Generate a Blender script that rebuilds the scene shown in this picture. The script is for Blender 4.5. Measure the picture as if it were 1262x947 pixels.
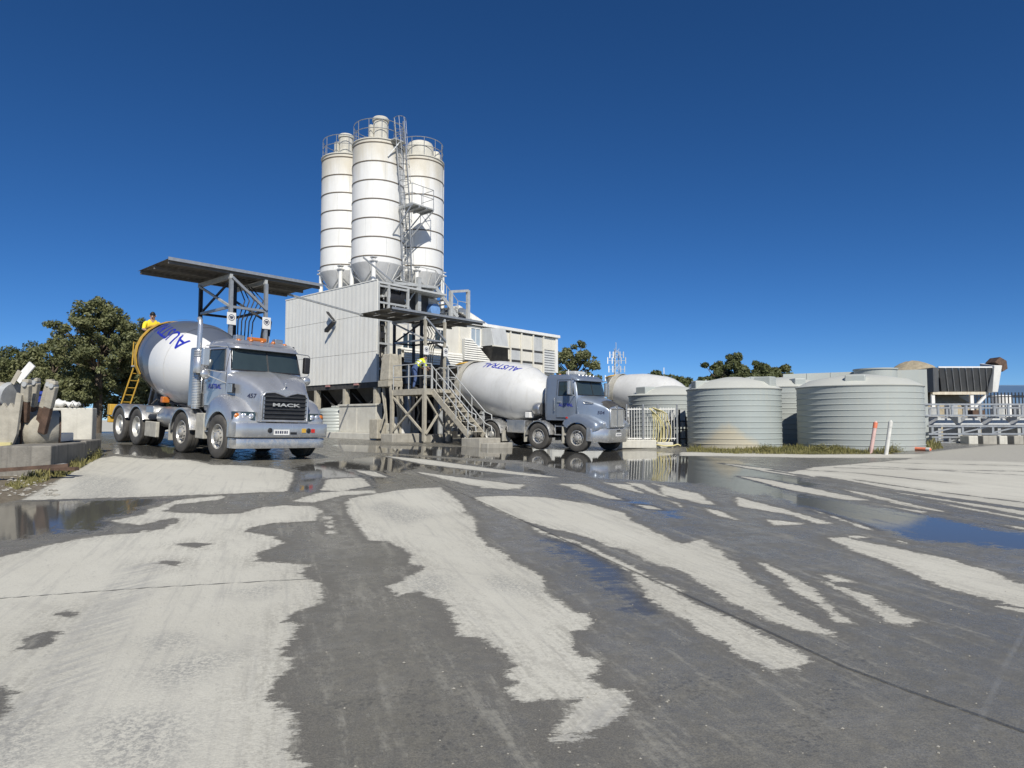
import bpy, bmesh, math, random
import numpy as np
from mathutils import Vector, Matrix
R = math.radians
for o in list(bpy.data.objects): bpy.data.objects.remove(o)
SC = bpy.context.scene
COL = SC.collection
random.seed(7); RNG = np.random.default_rng(7)

# ------------------------------------------------------------------ camera, sky, sun, exposure
F, CX, CY = 811.0, 631.0, 473.5
PITCH = math.atan((518 - CY) / F)
CAMZ = 1.5
cam = bpy.data.cameras.new('camera'); camo = bpy.data.objects.new('camera', cam); COL.objects.link(camo)
cam.sensor_fit = 'HORIZONTAL'; cam.sensor_width = 36; cam.lens = F / 1262 * 36
cam.clip_start = 0.05; cam.clip_end = 6000
camo.location = (0, 0, CAMZ); camo.rotation_euler = (math.pi / 2 + PITCH, 0, 0)
SC.camera = camo
SUN_AZ, SUN_EL = R(167), R(41)
world = bpy.data.worlds.new('World'); SC.world = world; world.use_nodes = True
wn = world.node_tree.nodes; wl = world.node_tree.links
sky = wn.new('ShaderNodeTexSky'); sky.sky_type = 'NISHITA'; sky.sun_disc = False
sky.sun_elevation = SUN_EL; sky.sun_rotation = SUN_AZ
sky.altitude = 0; sky.air_density = 0.6; sky.dust_density = 0.0; sky.ozone_density = 10.0
hs = wn.new('ShaderNodeHueSaturation'); hs.inputs['Saturation'].default_value = 1.10; wl.new(sky.outputs[0], hs.inputs['Color']); wl.new(hs.outputs[0], wn['Background'].inputs[0]); wn['Background'].inputs[1].default_value = 0.094
sl = bpy.data.lights.new('sun', 'SUN'); sl.energy = 4.9; sl.angle = R(0.53); sl.color = (1.0, 0.955, 0.87)
so = bpy.data.objects.new('sun', sl); COL.objects.link(so); so.location = (20, -40, 40)
sv = Vector((math.cos(SUN_EL) * math.sin(SUN_AZ), math.cos(SUN_EL) * math.cos(SUN_AZ), math.sin(SUN_EL)))
so.rotation_euler = sv.to_track_quat('Z', 'Y').to_euler()
SC.view_settings.view_transform = 'Standard'; SC.view_settings.look = 'None'
SC.view_settings.exposure = 0.0; SC.view_settings.gamma = 1
SC.render.engine = 'CYCLES'

# ------------------------------------------------------------------ frames: the plant stands turned 41 degrees to the view
PA = R(41.2)
UX, UY = math.sin(PA), math.cos(PA); VX, VY = -UY, UX
RZ = math.atan2(UY, UX)
def xy(u, v, z=0.0): return Vector((u * UX + v * VX, u * UY + v * VY, z))
def touv(p): return (p[0] * UX + p[1] * UY, p[0] * VX + p[1] * VY, p[2])
def ray(px, py):
    a = (px - CX) / F; b = -(py - CY) / F
    return (a, math.cos(PITCH) - b * math.sin(PITCH), math.sin(PITCH) + b * math.cos(PITCH))
def at(px, py, Y):
    d = ray(px, py); t = Y / d[1]; return Vector((d[0] * t, Y, CAMZ + d[2] * t))

# ------------------------------------------------------------------ ground height (yard falls gently towards the camera and to the right)
_cp = [(0, 0, 0), (-6, 5, .10), (6, 5, .0), (-12, 10, .45), (14, 10, .12), (0, 11, .22), (0, -12, -.2), (-20, -5, .1), (20, -5, 0),
       (26, 28, .42), (-22, 22, .85), (-16, 34, .85), (0, 40, .55), (18, 40, .45), (35, 20, .4), (-35, 30, .8), (40, 45, .5), (-30, 55, .8), (10, 60, .5),
       (12.2, 23.5, .42), (8.3, 24.6, .42), (11.6, 21.3, .38), (6.0, 27.5, .42), (3.5, 33, .5), (-5, 30, .55)]
for u, v, z in ((7.2, 15.5, .60), (9.5, 15.6, .52), (7.2, 22, .85), (9.5, 22, .80), (20.5, 14.6, .27), (22.7, 14.6, .26), (20.5, 20.7, .42), (22.7, 20.7, .42), (19.3, 19, .44), (20, 23, .52), (20.4, 29, .55)):
    p = xy(u, v); _cp.append((p.x, p.y, z))
_cp = np.array(_cp, float); _P = _cp[:, :2]; _n = len(_cp)
def _phi(d2): return d2 * np.log(np.maximum(d2, 1e-9)) * .5
_K = _phi(((_P[:, None] - _P[None]) ** 2).sum(-1)) + np.eye(_n) * 8.0
_A = np.zeros((_n + 3, _n + 3)); _A[:_n, :_n] = _K; _A[:_n, _n] = 1; _A[:_n, _n + 1:] = _P; _A[_n, :_n] = 1; _A[_n + 1:, :_n] = _P.T
_W = np.linalg.solve(_A, np.r_[_cp[:, 2], 0, 0, 0])
def gnp(X, Y):
    X = np.asarray(X, float); Y = np.asarray(Y, float); s = X.shape; X = X.ravel(); Y = Y.ravel()
    d2 = (X[:, None] - _P[None, :, 0]) ** 2 + (Y[:, None] - _P[None, :, 1]) ** 2
    z = _phi(d2) @ _W[:_n] + _W[_n] + _W[_n + 1] * X + _W[_n + 2] * Y
    r = np.hypot(X, Y - 18); w = np.clip((55 - r) / 30, 0, 1); w = w * w * (3 - 2 * w)
    return (z * w + .5 * (1 - w)).reshape(s)
def g(x, y): return float(gnp(np.array([x]), np.array([y]))[0])
def guv(u, v): p = xy(u, v); return g(p.x, p.y)
def ground_pts(pp):
    pp = np.array(pp, float); a = (pp[:, 0] - CX) / F; b = -(pp[:, 1] - CY) / F
    dx, dy, dz = a, math.cos(PITCH) - b * math.sin(PITCH), math.sin(PITCH) + b * math.cos(PITCH)
    z = np.full(len(pp), .2)
    for _ in range(25):
        t = np.minimum((z - CAMZ) / np.minimum(dz, -.004), 90); x, y = dx * t, dy * t; z = .5 * z + .5 * gnp(x, y)
    return np.stack([x, y], 1)
def gp(px, py): q = ground_pts([(px, py)])[0]; return Vector((q[0], q[1], g(q[0], q[1])))

# ------------------------------------------------------------------ materials
def new_mat(name):
    m = bpy.data.materials.new(name); m.use_nodes = True
    return m, m.node_tree.nodes, m.node_tree.links, m.node_tree.nodes['Principled BSDF']
def mat(name, col, rough=.55, metal=0., var=.12, scale=5., bump=0., bscale=40., streak=0., scol=None, coat=0., spec=.5, mud=0., rvar=.1):
    m, n, l, b = new_mat(name)
    b.inputs['Metallic'].default_value = metal; b.inputs['Roughness'].default_value = rough
    b.inputs['Coat Weight'].default_value = coat; b.inputs['Specular IOR Level'].default_value = spec
    tc = n.new('ShaderNodeTexCoord')
    no = n.new('ShaderNodeTexNoise'); no.inputs['Scale'].default_value = scale; no.inputs['Detail'].default_value = 7; no.inputs['Roughness'].default_value = .62
    l.new(tc.outputs['Object'], no.inputs['Vector'])
    mr = n.new('ShaderNodeMapRange'); mr.inputs[1].default_value = .28; mr.inputs[2].default_value = .72
    l.new(no.outputs['Fac'], mr.inputs[0])
    mx = n.new('ShaderNodeMix'); mx.data_type = 'RGBA'
    c = np.array(col[:3])
    mx.inputs[6].default_value = (*np.clip(c * (1 - var), 0, 1), 1); mx.inputs[7].default_value = (*np.clip(c * (1 + var), 0, 1), 1)
    l.new(mr.outputs[0], mx.inputs[0]); out = mx.outputs[2]
    if streak:
        mp = n.new('ShaderNodeMapping'); mp.inputs['Scale'].default_value = (5, 5, .35); l.new(tc.outputs['Object'], mp.inputs[0])
        n2 = n.new('ShaderNodeTexNoise'); n2.inputs['Scale'].default_value = 1.3; n2.inputs['Detail'].default_value = 8; n2.inputs['Roughness'].default_value = .65
        l.new(mp.outputs[0], n2.inputs['Vector'])
        r2 = n.new('ShaderNodeMapRange'); r2.inputs[1].default_value = .5; r2.inputs[2].default_value = .75; r2.inputs[4].default_value = streak
        l.new(n2.outputs['Fac'], r2.inputs[0])
        m2 = n.new('ShaderNodeMix'); m2.data_type = 'RGBA'; l.new(r2.outputs[0], m2.inputs[0]); l.new(out, m2.inputs[6]); m2.inputs[7].default_value = (*(scol or (.25, .21, .15)), 1)
        out = m2.outputs[2]
    if mud:      # dried cement splashed over the lower parts
        sx = n.new('ShaderNodeSeparateXYZ'); l.new(tc.outputs['Object'], sx.inputs[0]); n3 = n.new('ShaderNodeTexNoise'); n3.inputs['Scale'].default_value = 9; n3.inputs['Detail'].default_value = 9; n3.inputs['Roughness'].default_value = .72; l.new(tc.outputs['Object'], n3.inputs['Vector'])
        a3 = n.new('ShaderNodeMath'); a3.operation = 'MULTIPLY_ADD'; l.new(n3.outputs['Fac'], a3.inputs[0]); a3.inputs[1].default_value = -2.6; l.new(sx.outputs[2], a3.inputs[2])
        r3 = n.new('ShaderNodeMapRange'); r3.inputs[1].default_value = mud - 1.3 + .25; r3.inputs[2].default_value = mud - 1.3 - .35; r3.inputs[4].default_value = .75; l.new(a3.outputs[0], r3.inputs[0])
        m3 = n.new('ShaderNodeMix'); m3.data_type = 'RGBA'; l.new(r3.outputs[0], m3.inputs[0]); l.new(out, m3.inputs[6]); m3.inputs[7].default_value = (.36, .335, .28, 1); out = m3.outputs[2]
        mm = n.new('ShaderNodeMath'); mm.operation = 'MULTIPLY_ADD'; l.new(r3.outputs[0], mm.inputs[0]); mm.inputs[1].default_value = -metal; mm.inputs[2].default_value = metal; l.new(mm.outputs[0], b.inputs['Metallic'])
    l.new(out, b.inputs['Base Color'])
    rr = n.new('ShaderNodeMapRange'); rr.inputs[3].default_value = max(rough - rvar, .02); rr.inputs[4].default_value = min(rough + rvar, 1); l.new(no.outputs['Fac'], rr.inputs[0]); l.new(rr.outputs[0], b.inputs['Roughness'])
    if bump:
        nb = n.new('ShaderNodeTexNoise'); nb.inputs['Scale'].default_value = bscale; nb.inputs['Detail'].default_value = 6
        l.new(tc.outputs['Object'], nb.inputs['Vector'])
        bp = n.new('ShaderNodeBump'); bp.inputs['Strength'].default_value = bump; bp.inputs['Distance'].default_value = .02
        l.new(nb.outputs['Fac'], bp.inputs['Height']); l.new(bp.outputs[0], b.inputs['Normal'])
    return m
M = {}
M['silver'] = mat('silver_paint', (.50, .51, .525), .30, .6, .05, 3, streak=.25, scol=(.30, .29, .26), coat=.5, mud=.75)
M['bluegrey'] = mat('blue_grey_paint', (.27, .315, .38), .34, .45, .06, 3, streak=.2, scol=(.3, .3, .28), coat=.5, mud=.8)
M['chrome'] = mat('polished_metal', (.62, .62, .605), .26, .7, .05, 4, streak=.3, scol=(.42, .40, .36), rvar=.05, mud=.25)
M['gunmetal'] = mat('dark_grille_metal', (.085, .088, .09), .4, .6, .15, 9)
M['alu'] = mat('dull_aluminium', (.55, .55, .54), .36, .85, .12, 9, streak=.35, scol=(.3, .28, .24), mud=.75)
M['rimdull'] = mat('pale_wheel_metal', (.55, .54, .50), .5, .35, .15, 8)
M['tyre'] = mat('tyre_rubber', (.075, .070, .062), .8, 0, .35, 6, .3, 60)
M['black'] = mat('black_steel', (.022, .022, .024), .5, 0, .4, 6)
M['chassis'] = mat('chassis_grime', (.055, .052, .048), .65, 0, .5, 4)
M['glass'] = mat('dark_glass', (.035, .05, .052), .04, 0, .1, 3, rvar=.01, spec=.8)
M['lens'] = mat('lamp_glass', (.7, .72, .75), .08, .6, .1, 8)
M['amber'] = mat('amber_plastic', (.50, .15, .025), .25, 0, .1, 8)
M['redlens'] = mat('red_plastic', (.55, .03, .02), .3, 0, .1, 8)
M['drumwhite'] = mat('white_drum_paint', (.62, .62, .60), .4, 0, .07, 1.5, streak=.35, scol=(.42, .40, .34))
M['cementmud'] = mat('cement_splashed_steel', (.42, .40, .34), .8, 0, .25, 5, .4, 50)
M['yellow'] = mat('yellow_paint', (.62, .37, .05), .45, 0, .12, 5, streak=.3, scol=(.4, .33, .2))
M['bluetext'] = mat('blue_lettering', (.02, .03, .36), .4, 0, .08, 5)
M['darktext'] = mat('dark_lettering', (.03, .035, .07), .4, 0, .08, 5)
M['white'] = mat('white_paint', (.78, .77, .73), .5, 0, .06, 4, streak=.25, scol=(.5, .46, .36))
M['silo'] = mat('silo_white_paint', (.80, .795, .765), .5, 0, .05, 1.2, streak=.3, scol=(.62, .57, .45))
M['band'] = mat('silo_joint_seal', (.14, .115, .085), .75, 0, .35, 4)
M['cone'] = mat('silo_cone_paint', (.55, .55, .54), .5, 0, .12, 2, streak=.4, scol=(.40, .38, .34))
M['clad'] = mat('pale_cladding', (.78, .765, .70), .5, 0, .05, .8, streak=.35, scol=(.50, .45, .34))
M['panel'] = mat('cream_wall_panel', (.72, .69, .60), .55, 0, .06, 1.2, streak=.4, scol=(.5, .47, .4))
M['panelgrey'] = mat('grey_wall_panel', (.50, .51, .50), .5, 0, .1, 1.5, streak=.6, scol=(.36, .36, .34))
M['galv'] = mat('galvanised_steel', (.40, .41, .41), .45, .55, .15, 9, streak=.3, scol=(.32, .30, .26))
M['galvdull'] = mat('weathered_steel_paint', (.44, .45, .44), .6, .15, .18, 6, streak=.3, scol=(.3, .27, .22))
M['dusty'] = mat('cement_dusted_steel', (.40, .37, .30), .8, 0, .22, 6, .3, 50, streak=.4, scol=(.24, .20, .14))
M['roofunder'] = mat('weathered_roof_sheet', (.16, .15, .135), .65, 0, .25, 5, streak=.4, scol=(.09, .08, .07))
M['concrete'] = mat('grey_concrete', (.36, .34, .29), .85, 0, .2, 3, .35, 35, streak=.5, scol=(.18, .165, .14))
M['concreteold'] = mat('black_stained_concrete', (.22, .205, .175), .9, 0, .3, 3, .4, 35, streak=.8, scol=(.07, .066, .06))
M['concretelight'] = mat('pale_concrete', (.56, .54, .47), .85, 0, .15, 3, .3, 35, streak=.4, scol=(.36, .33, .27))
M['tank'] = mat('pale_green_poly', (.385, .41, .385), .45, 0, .04, 1.0, streak=.22, scol=(.50, .46, .36))
M['tanktop'] = mat('faded_poly_roof', (.52, .525, .47), .55, 0, .06, 1.0)
M['rust'] = mat('rusty_steel', (.105, .065, .045), .85, 0, .5, 6, .4, 50)
M['skin'] = mat('skin', (.42, .25, .17), .5, 0, .08, 9)
M['hair'] = mat('dark_hair', (.012, .010, .009), .6, 0, .3, 40)
M['hivis'] = mat('hi_vis_yellow', (.72, .80, .03), .75, 0, .1, 9, .3, 60)
M['yshirt'] = mat('yellow_shirt', (.85, .66, .03), .75, 0, .1, 9, .3, 60)
M['tape'] = mat('reflective_tape', (.55, .57, .58), .4, .3, .08, 9)
M['jeans'] = mat('blue_jeans', (.06, .10, .22), .85, 0, .25, 14, .3, 80)
M['navy'] = mat('navy_cloth', (.02, .025, .05), .85, 0, .2, 14)
M['bark'] = mat('tree_bark', (.11, .085, .06), .9, 0, .35, 8, .6, 30)
M['hose'] = mat('yellow_hose', (.60, .53, .25), .55, 0, .1, 8)
M['bluebin'] = mat('blue_plastic', (.03, .06, .30), .4, 0, .1, 6)
M['redcloth'] = mat('red_plastic_sheet', (.40, .03, .05), .6, 0, .2, 6)
M['orange'] = mat('faded_orange', (.75, .22, .12), .6, 0, .12, 8)
M['steelblue'] = mat('blue_shed_sheet', (.10, .17, .27), .5, 0, .1, 1)
M['shedgrey'] = mat('dark_ribbed_sheet', (.075, .08, .085), .55, .1, .2, 2, streak=.3, scol=(.16, .13, .1))
M['dirtpile'] = mat('sand_heap', (.34, .29, .20), .95, 0, .25, 5, .6, 30)

# ------------------------------------------------------------------ object helpers
BASES = {}
def link(o): COL.objects.link(o); return o
def tag(o, label=None, cat=None, group=None, kind=None):
    for k, v in (('label', label), ('category', cat), ('group', group), ('kind', kind)):
        if v: o[k] = v
    return o
def thing(name, label, cat, base=(0, 0, 0), frame='uv', group=None, rot=None):
    o = link(bpy.data.objects.new(name, None)); o.empty_display_size = .2
    if frame == 'uv': o.location = xy(*base); o.rotation_euler = (0, 0, RZ)
    else: o.location = base
    if rot: o.rotation_euler = rot
    BASES[o.name] = (Vector(base), frame)
    return tag(o, label, cat, group)
class MB:
    def __init__(s): s.v = []; s.f = []
    def add(s, vs, fs):
        k = len(s.v); s.v += [tuple(x) for x in vs]; s.f += [tuple(i + k for i in f) for f in fs]; return s
    def box(s, x0, x1, y0, y1, z0, z1):
        return s.add([(x0, y0, z0), (x1, y0, z0), (x1, y1, z0), (x0, y1, z0), (x0, y0, z1), (x1, y0, z1), (x1, y1, z1), (x0, y1, z1)],
                     [(0, 3, 2, 1), (4, 5, 6, 7), (0, 1, 5, 4), (1, 2, 6, 5), (2, 3, 7, 6), (3, 0, 4, 7)])
    def cbox(s, c, sx, sy, sz): return s.box(c[0] - sx / 2, c[0] + sx / 2, c[1] - sy / 2, c[1] + sy / 2, c[2] - sz / 2, c[2] + sz / 2)
    def hexa(s, b, t): return s.add(list(b) + list(t), [(3, 2, 1, 0), (4, 5, 6, 7), (0, 1, 5, 4), (1, 2, 6, 5), (2, 3, 7, 6), (3, 0, 4, 7)])
    def beam(s, p, q, w, h=None, up=(0, 0, 1)):
        h = h or w; p, q = Vector(p), Vector(q); d = (q - p).normalized(); up = Vector(up)
        if abs(d.dot(up)) > .98: up = Vector((0, 1, 0))
        a = d.cross(up).normalized() * (w / 2); b = a.cross(d).normalized() * (h / 2)
        return s.hexa([p - a - b, p + a - b, p + a + b, p - a + b], [q - a - b, q + a - b, q + a + b, q - a + b])
    def loft(s, rings, caps=True, closed=True):
        n = len(rings[0]); k = len(s.v)
        for r in rings: s.v += [tuple(x) for x in r]
        for i in range(len(rings) - 1):
            for j in range(n if closed else n - 1):
                a = k + i * n + j; b = k + i * n + (j + 1) % n; s.f.append((a, b, b + n, a + n))
        if caps and closed:
            s.f.append(tuple(k + j for j in reversed(range(n)))); s.f.append(tuple(k + (len(rings) - 1) * n + j for j in range(n)))
        return s
    def tube(s, p, q, r, n=8, r2=None): return s.path([p, q], r, n, r2)
    def path(s, pts, r, n=6, r2=None):
        pts = [Vector(p) for p in pts]; rings = []; prev = None
        for i, p in enumerate(pts):
            d = (pts[min(i + 1, len(pts) - 1)] - pts[max(i - 1, 0)]).normalized()
            if prev is None:
                up = Vector((0, 0, 1)) if abs(d.z) < .9 else Vector((1, 0, 0)); a = d.cross(up).normalized()
            else: a = (prev - d * prev.dot(d)).normalized()
            prev = a; b = d.cross(a)
            rr = r if r2 is None else r + (r2 - r) * i / (len(pts) - 1)
            rings.append([p + (a * math.cos(t) + b * math.sin(t)) * rr for t in [2 * math.pi * k / n for k in range(n)]])
        return s.loft(rings)
    def lathe(s, prof, n=24, c=(0, 0, 0), ax='z', a0=0., a1=2 * math.pi, caps=False):
        full = abs(a1 - a0 - 2 * math.pi) < 1e-6; rings = []
        c = Vector(c)
        for r, h in prof:
            ring = []
            for k in range(n if full else n + 1):
                t = a0 + (a1 - a0) * k / n; x, y = r * math.cos(t), r * math.sin(t)
                ring.append(c + Vector({'z': (x, y, h), 'y': (x, h, y), 'x': (h, x, y)}[ax]))
            rings.append(ring)
        return s.loft(rings, caps=caps, closed=full)
    def patch(s, fn, nu, nv, flip=False):
        k = len(s.v)
        for i in range(nu + 1):
            for j in range(nv + 1): s.v.append(tuple(fn(i / nu, j / nv)))
        for i in range(nu):
            for j in range(nv):
                a = k + i * (nv + 1) + j; q = (a, a + nv + 1, a + nv + 2, a + 1); s.f.append(q[::-1] if flip else q)
        return s
    def prism(s, poly, fn, d0, d1):
        n = len(poly); k = len(s.v)
        for d in (d0, d1): s.v += [tuple(fn(a, b, d)) for a, b in poly]
        s.f.append(tuple(k + i for i in range(n))); s.f.append(tuple(k + n + i for i in reversed(range(n))))
        for i in range(n): j = (i + 1) % n; s.f.append((k + j, k + i, k + n + i, k + n + j))
        return s
    def mesh(s, name, m, smooth=None, off=(0, 0, 0), fix=True):
        me = bpy.data.meshes.new(name); off = Vector(off)
        me.from_pydata([Vector(v) - off for v in s.v], [], s.f)
        if fix:
            b = bmesh.new(); b.from_mesh(me); bmesh.ops.recalc_face_normals(b, faces=b.faces); b.to_mesh(me); b.free()
        if m is not None: me.materials.append(M[m] if isinstance(m, str) else m)
        if smooth:
            for p in me.polygons: p.use_smooth = True
            me.set_sharp_from_angle(angle=R(smooth))
        me.update(); return me
    def build(s, name, m, parent, smooth=None, bevel=0, seg=2, fix=True, root=None):
        """mesh part under parent; coordinates are absolute in the thing's frame"""
        rt = root or parent
        while rt.parent: rt = rt.parent
        off = BASES[rt.name][0] if rt.name in BASES else Vector((0, 0, 0))
        o = link(bpy.data.objects.new(name, s.mesh(name, m, smooth, off, fix))); o.parent = parent
        if bevel: add_bevel(o, bevel, seg)
        return o
    def single(s, name, m, label, cat, base=(0, 0, 0), frame='uv', group=None, smooth=None, bevel=0, seg=2, kind=None, fix=True):
        o = link(bpy.data.objects.new(name, s.mesh(name, m, smooth, base, fix)))
        if frame == 'uv': o.location = xy(*base); o.rotation_euler = (0, 0, RZ)
        else: o.location = base
        BASES[o.name] = (Vector(base), frame)
        if bevel: add_bevel(o, bevel, seg)
        return tag(o, label, cat, group, kind)
def add_bevel(o, w, seg=2):
    b = o.modifiers.new('bevel', 'BEVEL'); b.width = w; b.segments = seg; b.limit_method = 'ANGLE'; b.angle_limit = R(35)
def copy_tree(o, parent=None):
    c = link(o.copy()); c.parent = parent
    for ch in list(o.children): copy_tree(ch, c)
    return c
def text_mesh(txt, size, shear=0., bold=.0):
    cu = bpy.data.curves.new('t', 'FONT'); cu.body = txt; cu.size = size; cu.shear = shear; cu.offset = bold; cu.align_x = 'CENTER'; cu.align_y = 'CENTER'; cu.resolution_u = 3
    ob = bpy.data.objects.new('t', cu); link(ob)
    bpy.context.view_layer.update()
    me = bpy.data.meshes.new_from_object(ob.evaluated_get(bpy.context.evaluated_depsgraph_get()))
    b = bmesh.new(); b.from_mesh(me)
    xs = [v.co.x for v in b.verts]; ys = [v.co.y for v in b.verts]
    step = size / 5
    for axi, lo, hi in ((0, min(xs), max(xs)), (1, min(ys), max(ys))):
        t = lo + step
        while t < hi:
            co = Vector((t, 0, 0)) if axi == 0 else Vector((0, t, 0)); no = Vector((1, 0, 0)) if axi == 0 else Vector((0, 1, 0))
            bmesh.ops.bisect_plane(b, geom=b.verts[:] + b.edges[:] + b.faces[:], plane_co=co, plane_no=no); t += step
    vs = [v.co.copy() for v in b.verts]; b.verts.ensure_lookup_table(); b.verts.index_update()
    fs = [tuple(v.index for v in f.verts) for f in b.faces]; b.free()
    bpy.data.objects.remove(ob); bpy.data.curves.remove(cu); bpy.data.meshes.remove(me)
    return vs, fs
# ------------------------------------------------------------------ ground sheet with dry crusts, wet film and puddles
def zz(ox, oy, s, pts): return [(ox + x / s, oy + y / s) for x, y in pts]
def z3(*p): return zz(0, 580, 2.581, p)
def z4(*p): return zz(420, 560, 2.448, p)
def z5(*p): return zz(840, 540, 2.327, p)
DRY = [
 z3((-200, 330), (0, 275), (60, 262), (230, 218), (330, 206), (430, 200), (500, 180), (570, 168), (560, 150), (440, 175), (350, 160), (450, 140), (480, 120), (560, 95), (700, 80), (725, 86), (660, 104), (600, 130), (680, 140), (760, 135), (830, 120), (900, 112), (1000, 112), (1025, 130), (1000, 160), (860, 170), (790, 185), (770, 195), (870, 210), (910, 230), (830, 260), (815, 290), (920, 290), (1000, 300), (960, 325), (1000, 345), (1035, 385), (1010, 430), (940, 450), (900, 480), (960, 490), (945, 540), (905, 580), (930, 600), (900, 650), (860, 720), (910, 760), (960, 810), (910, 890), (975, 930), (940, 1100), (1000, 1500), (-400, 1500)),
 [(25, 617), (70, 592), (118, 566), (140, 562), (185, 566), (235, 567), (262, 573), (300, 574), (345, 578), (362, 583), (361, 592), (352, 606), (200, 612), (90, 615)],
 z3((930, 98), (1020, 70), (1100, 65), (1200, 62), (1200, 72), (1084, 80), (1000, 105)),
 z4((20, 135), (100, 120), (200, 105), (300, 100), (360, 140), (380, 180), (410, 200), (410, 230), (450, 280), (510, 310), (600, 370), (640, 430), (700, 470), (770, 490), (760, 520), (700, 540), (700, 570), (730, 610), (780, 620), (770, 650), (755, 680), (800, 710), (880, 712), (895, 745), (850, 790), (780, 830), (700, 870), (650, 875), (640, 855), (665, 820), (660, 800), (710, 740), (640, 735), (550, 745), (495, 710), (520, 690), (460, 665), (525, 635), (480, 590), (420, 555), (350, 545), (340, 520), (350, 490), (300, 440), (240, 415), (170, 430), (130, 400), (200, 370), (260, 340), (200, 330), (210, 300), (150, 265), (80, 260), (50, 220), (15, 165)),
 z4((400, 130), (500, 125), (620, 130), (750, 150), (850, 175), (880, 200), (960, 240), (1028, 270)) + z5((60, 290), (130, 340), (200, 400), (300, 480), (400, 540), (450, 570), (380, 560), (300, 540), (200, 500), (120, 470), (100, 440), (30, 400), (0, 385)) + z4((940, 330), (860, 290), (790, 272), (740, 250), (640, 225), (560, 205), (500, 180), (430, 150)),
 z4((570, 215), (640, 243), (720, 262), (800, 302), (900, 352), (1028, 410), (1028, 420), (940, 385), (860, 345), (790, 310), (700, 268), (600, 240)),
 z4((870, 355), (920, 370), (1028, 425)) + z5((60, 482), (150, 520), (250, 575), (330, 610), (375, 640), (330, 665), (260, 675), (210, 650), (130, 600), (40, 545), (0, 520)) + z4((960, 460), (900, 400)),
 z5((210, 350), (280, 380), (380, 430), (430, 480), (490, 530), (450, 530), (400, 490), (330, 440), (250, 380)),
 z5((380, 388), (440, 395), (510, 415), (440, 411)), z5((400, 410), (540, 455), (600, 490), (690, 525), (650, 538), (600, 530), (530, 490), (480, 450)),
 z5((410, 285), (470, 287), (560, 305), (640, 320), (760, 345), (900, 385), (982, 420), (1300, 500), (1300, 570), (982, 485), (850, 455), (740, 425), (640, 380), (560, 345), (480, 320)),
 z5((470, 278), (545, 284), (500, 288)), z5((610, 290), (655, 302), (630, 303)), z5((870, 478), (982, 492), (1200, 530), (982, 502)),
 z5((160, 170), (300, 205), (430, 245), (390, 247), (320, 222), (160, 195)), z5((250, 235), (370, 246), (260, 252)), z5((355, 200), (500, 245), (580, 277), (520, 258)), z5((60, 200), (110, 210), (165, 236), (110, 226)), z5((-60, 135), (50, 160), (100, 192), (60, 190), (-60, 160)),
 z5((165, 110), (220, 115), (330, 135), (545, 180), (470, 177), (300, 147)), z5((110, 72), (250, 88), (420, 122), (250, 98)),
 z5((300, 100), (380, 84), (480, 76), (640, 62), (760, 44), (1400, 20), (1500, 300), (982, 235), (800, 200), (650, 165), (500, 138)),
 z5((430, 140), (560, 165), (770, 215), (640, 195)), z5((545, 186), (700, 212), (690, 216)), z5((930, 250), (982, 257), (1100, 275), (982, 263)),
 z4((130, 5), (250, 15), (430, 40), (660, 70), (600, 69), (420, 50), (250, 30)), z4((210, 50), (300, 62), (400, 75), (560, 95), (500, 108), (380, 92)), z4((430, 88), (560, 92), (540, 104), (420, 102)),
 z4((650, 88), (720, 90), (860, 140), (800, 132)), z4((790, 85), (870, 92), (915, 118), (860, 108)), z4((860, 85), (910, 90), (990, 130), (950, 122)), z4((940, 88), (1028, 108), (1028, 122)), z4((985, 138), (1028, 150), (1028, 160)), z4((890, 152), (940, 156), (975, 168), (930, 165)),
 [(838, 557.5), (1000, 560.5), (1160, 560), (1262, 556), (1262, 560), (1160, 565), (1000, 564.5), (838, 562)],
 z4((40, 48), (100, 52), (145, 70), (90, 66)), z4((-40, 75), (60, 70), (95, 95), (0, 112), (-60, 108)),
]
for x, y, w in ((1040, 152, 22), (1050, 165, 26), (1052, 180, 30), (1052, 196, 30)): DRY.append(z3((x - w / 2, y - 4), (x + w / 2, y - 5), (x + w / 2, y + 4), (x - w / 2, y + 5)))
WETS = [z3((70, 565), (100, 530), (150, 512), (185, 518), (170, 545), (120, 565)), z3((490, 295), (530, 285), (585, 290), (560, 304)), z3((570, 236), (620, 228), (668, 234), (630, 244)), z3((-60, 700), (0, 685), (20, 690), (22, 760), (-40, 800)), z3((190, 455), (215, 447), (245, 452), (215, 465)),
 z3((440, 175), (490, 165), (545, 168), (520, 185), (470, 196)), z3((515, 130), (560, 108), (680, 95), (830, 85), (720, 120), (600, 135))]
SCUFF = [z3((290, 860), (330, 800), (420, 780), (560, 790), (560, 880), (480, 960), (330, 940)), z3((480, 540), (560, 530), (600, 550), (520, 565)), z3((-40, 800), (100, 790), (110, 850), (60, 947), (-40, 960)), z3((490, 640), (640, 590), (730, 590), (650, 640), (540, 680)), z3((760, 385), (850, 370), (830, 395)),
 z4((230, 370), (320, 370), (300, 410), (230, 410)), z4((80, 160), (140, 145), (280, 185), (190, 210)), z4((470, 370), (580, 400), (560, 420), (480, 400)), z3((250, 10), (420, 30), (420, 80), (250, 90))]
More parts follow.
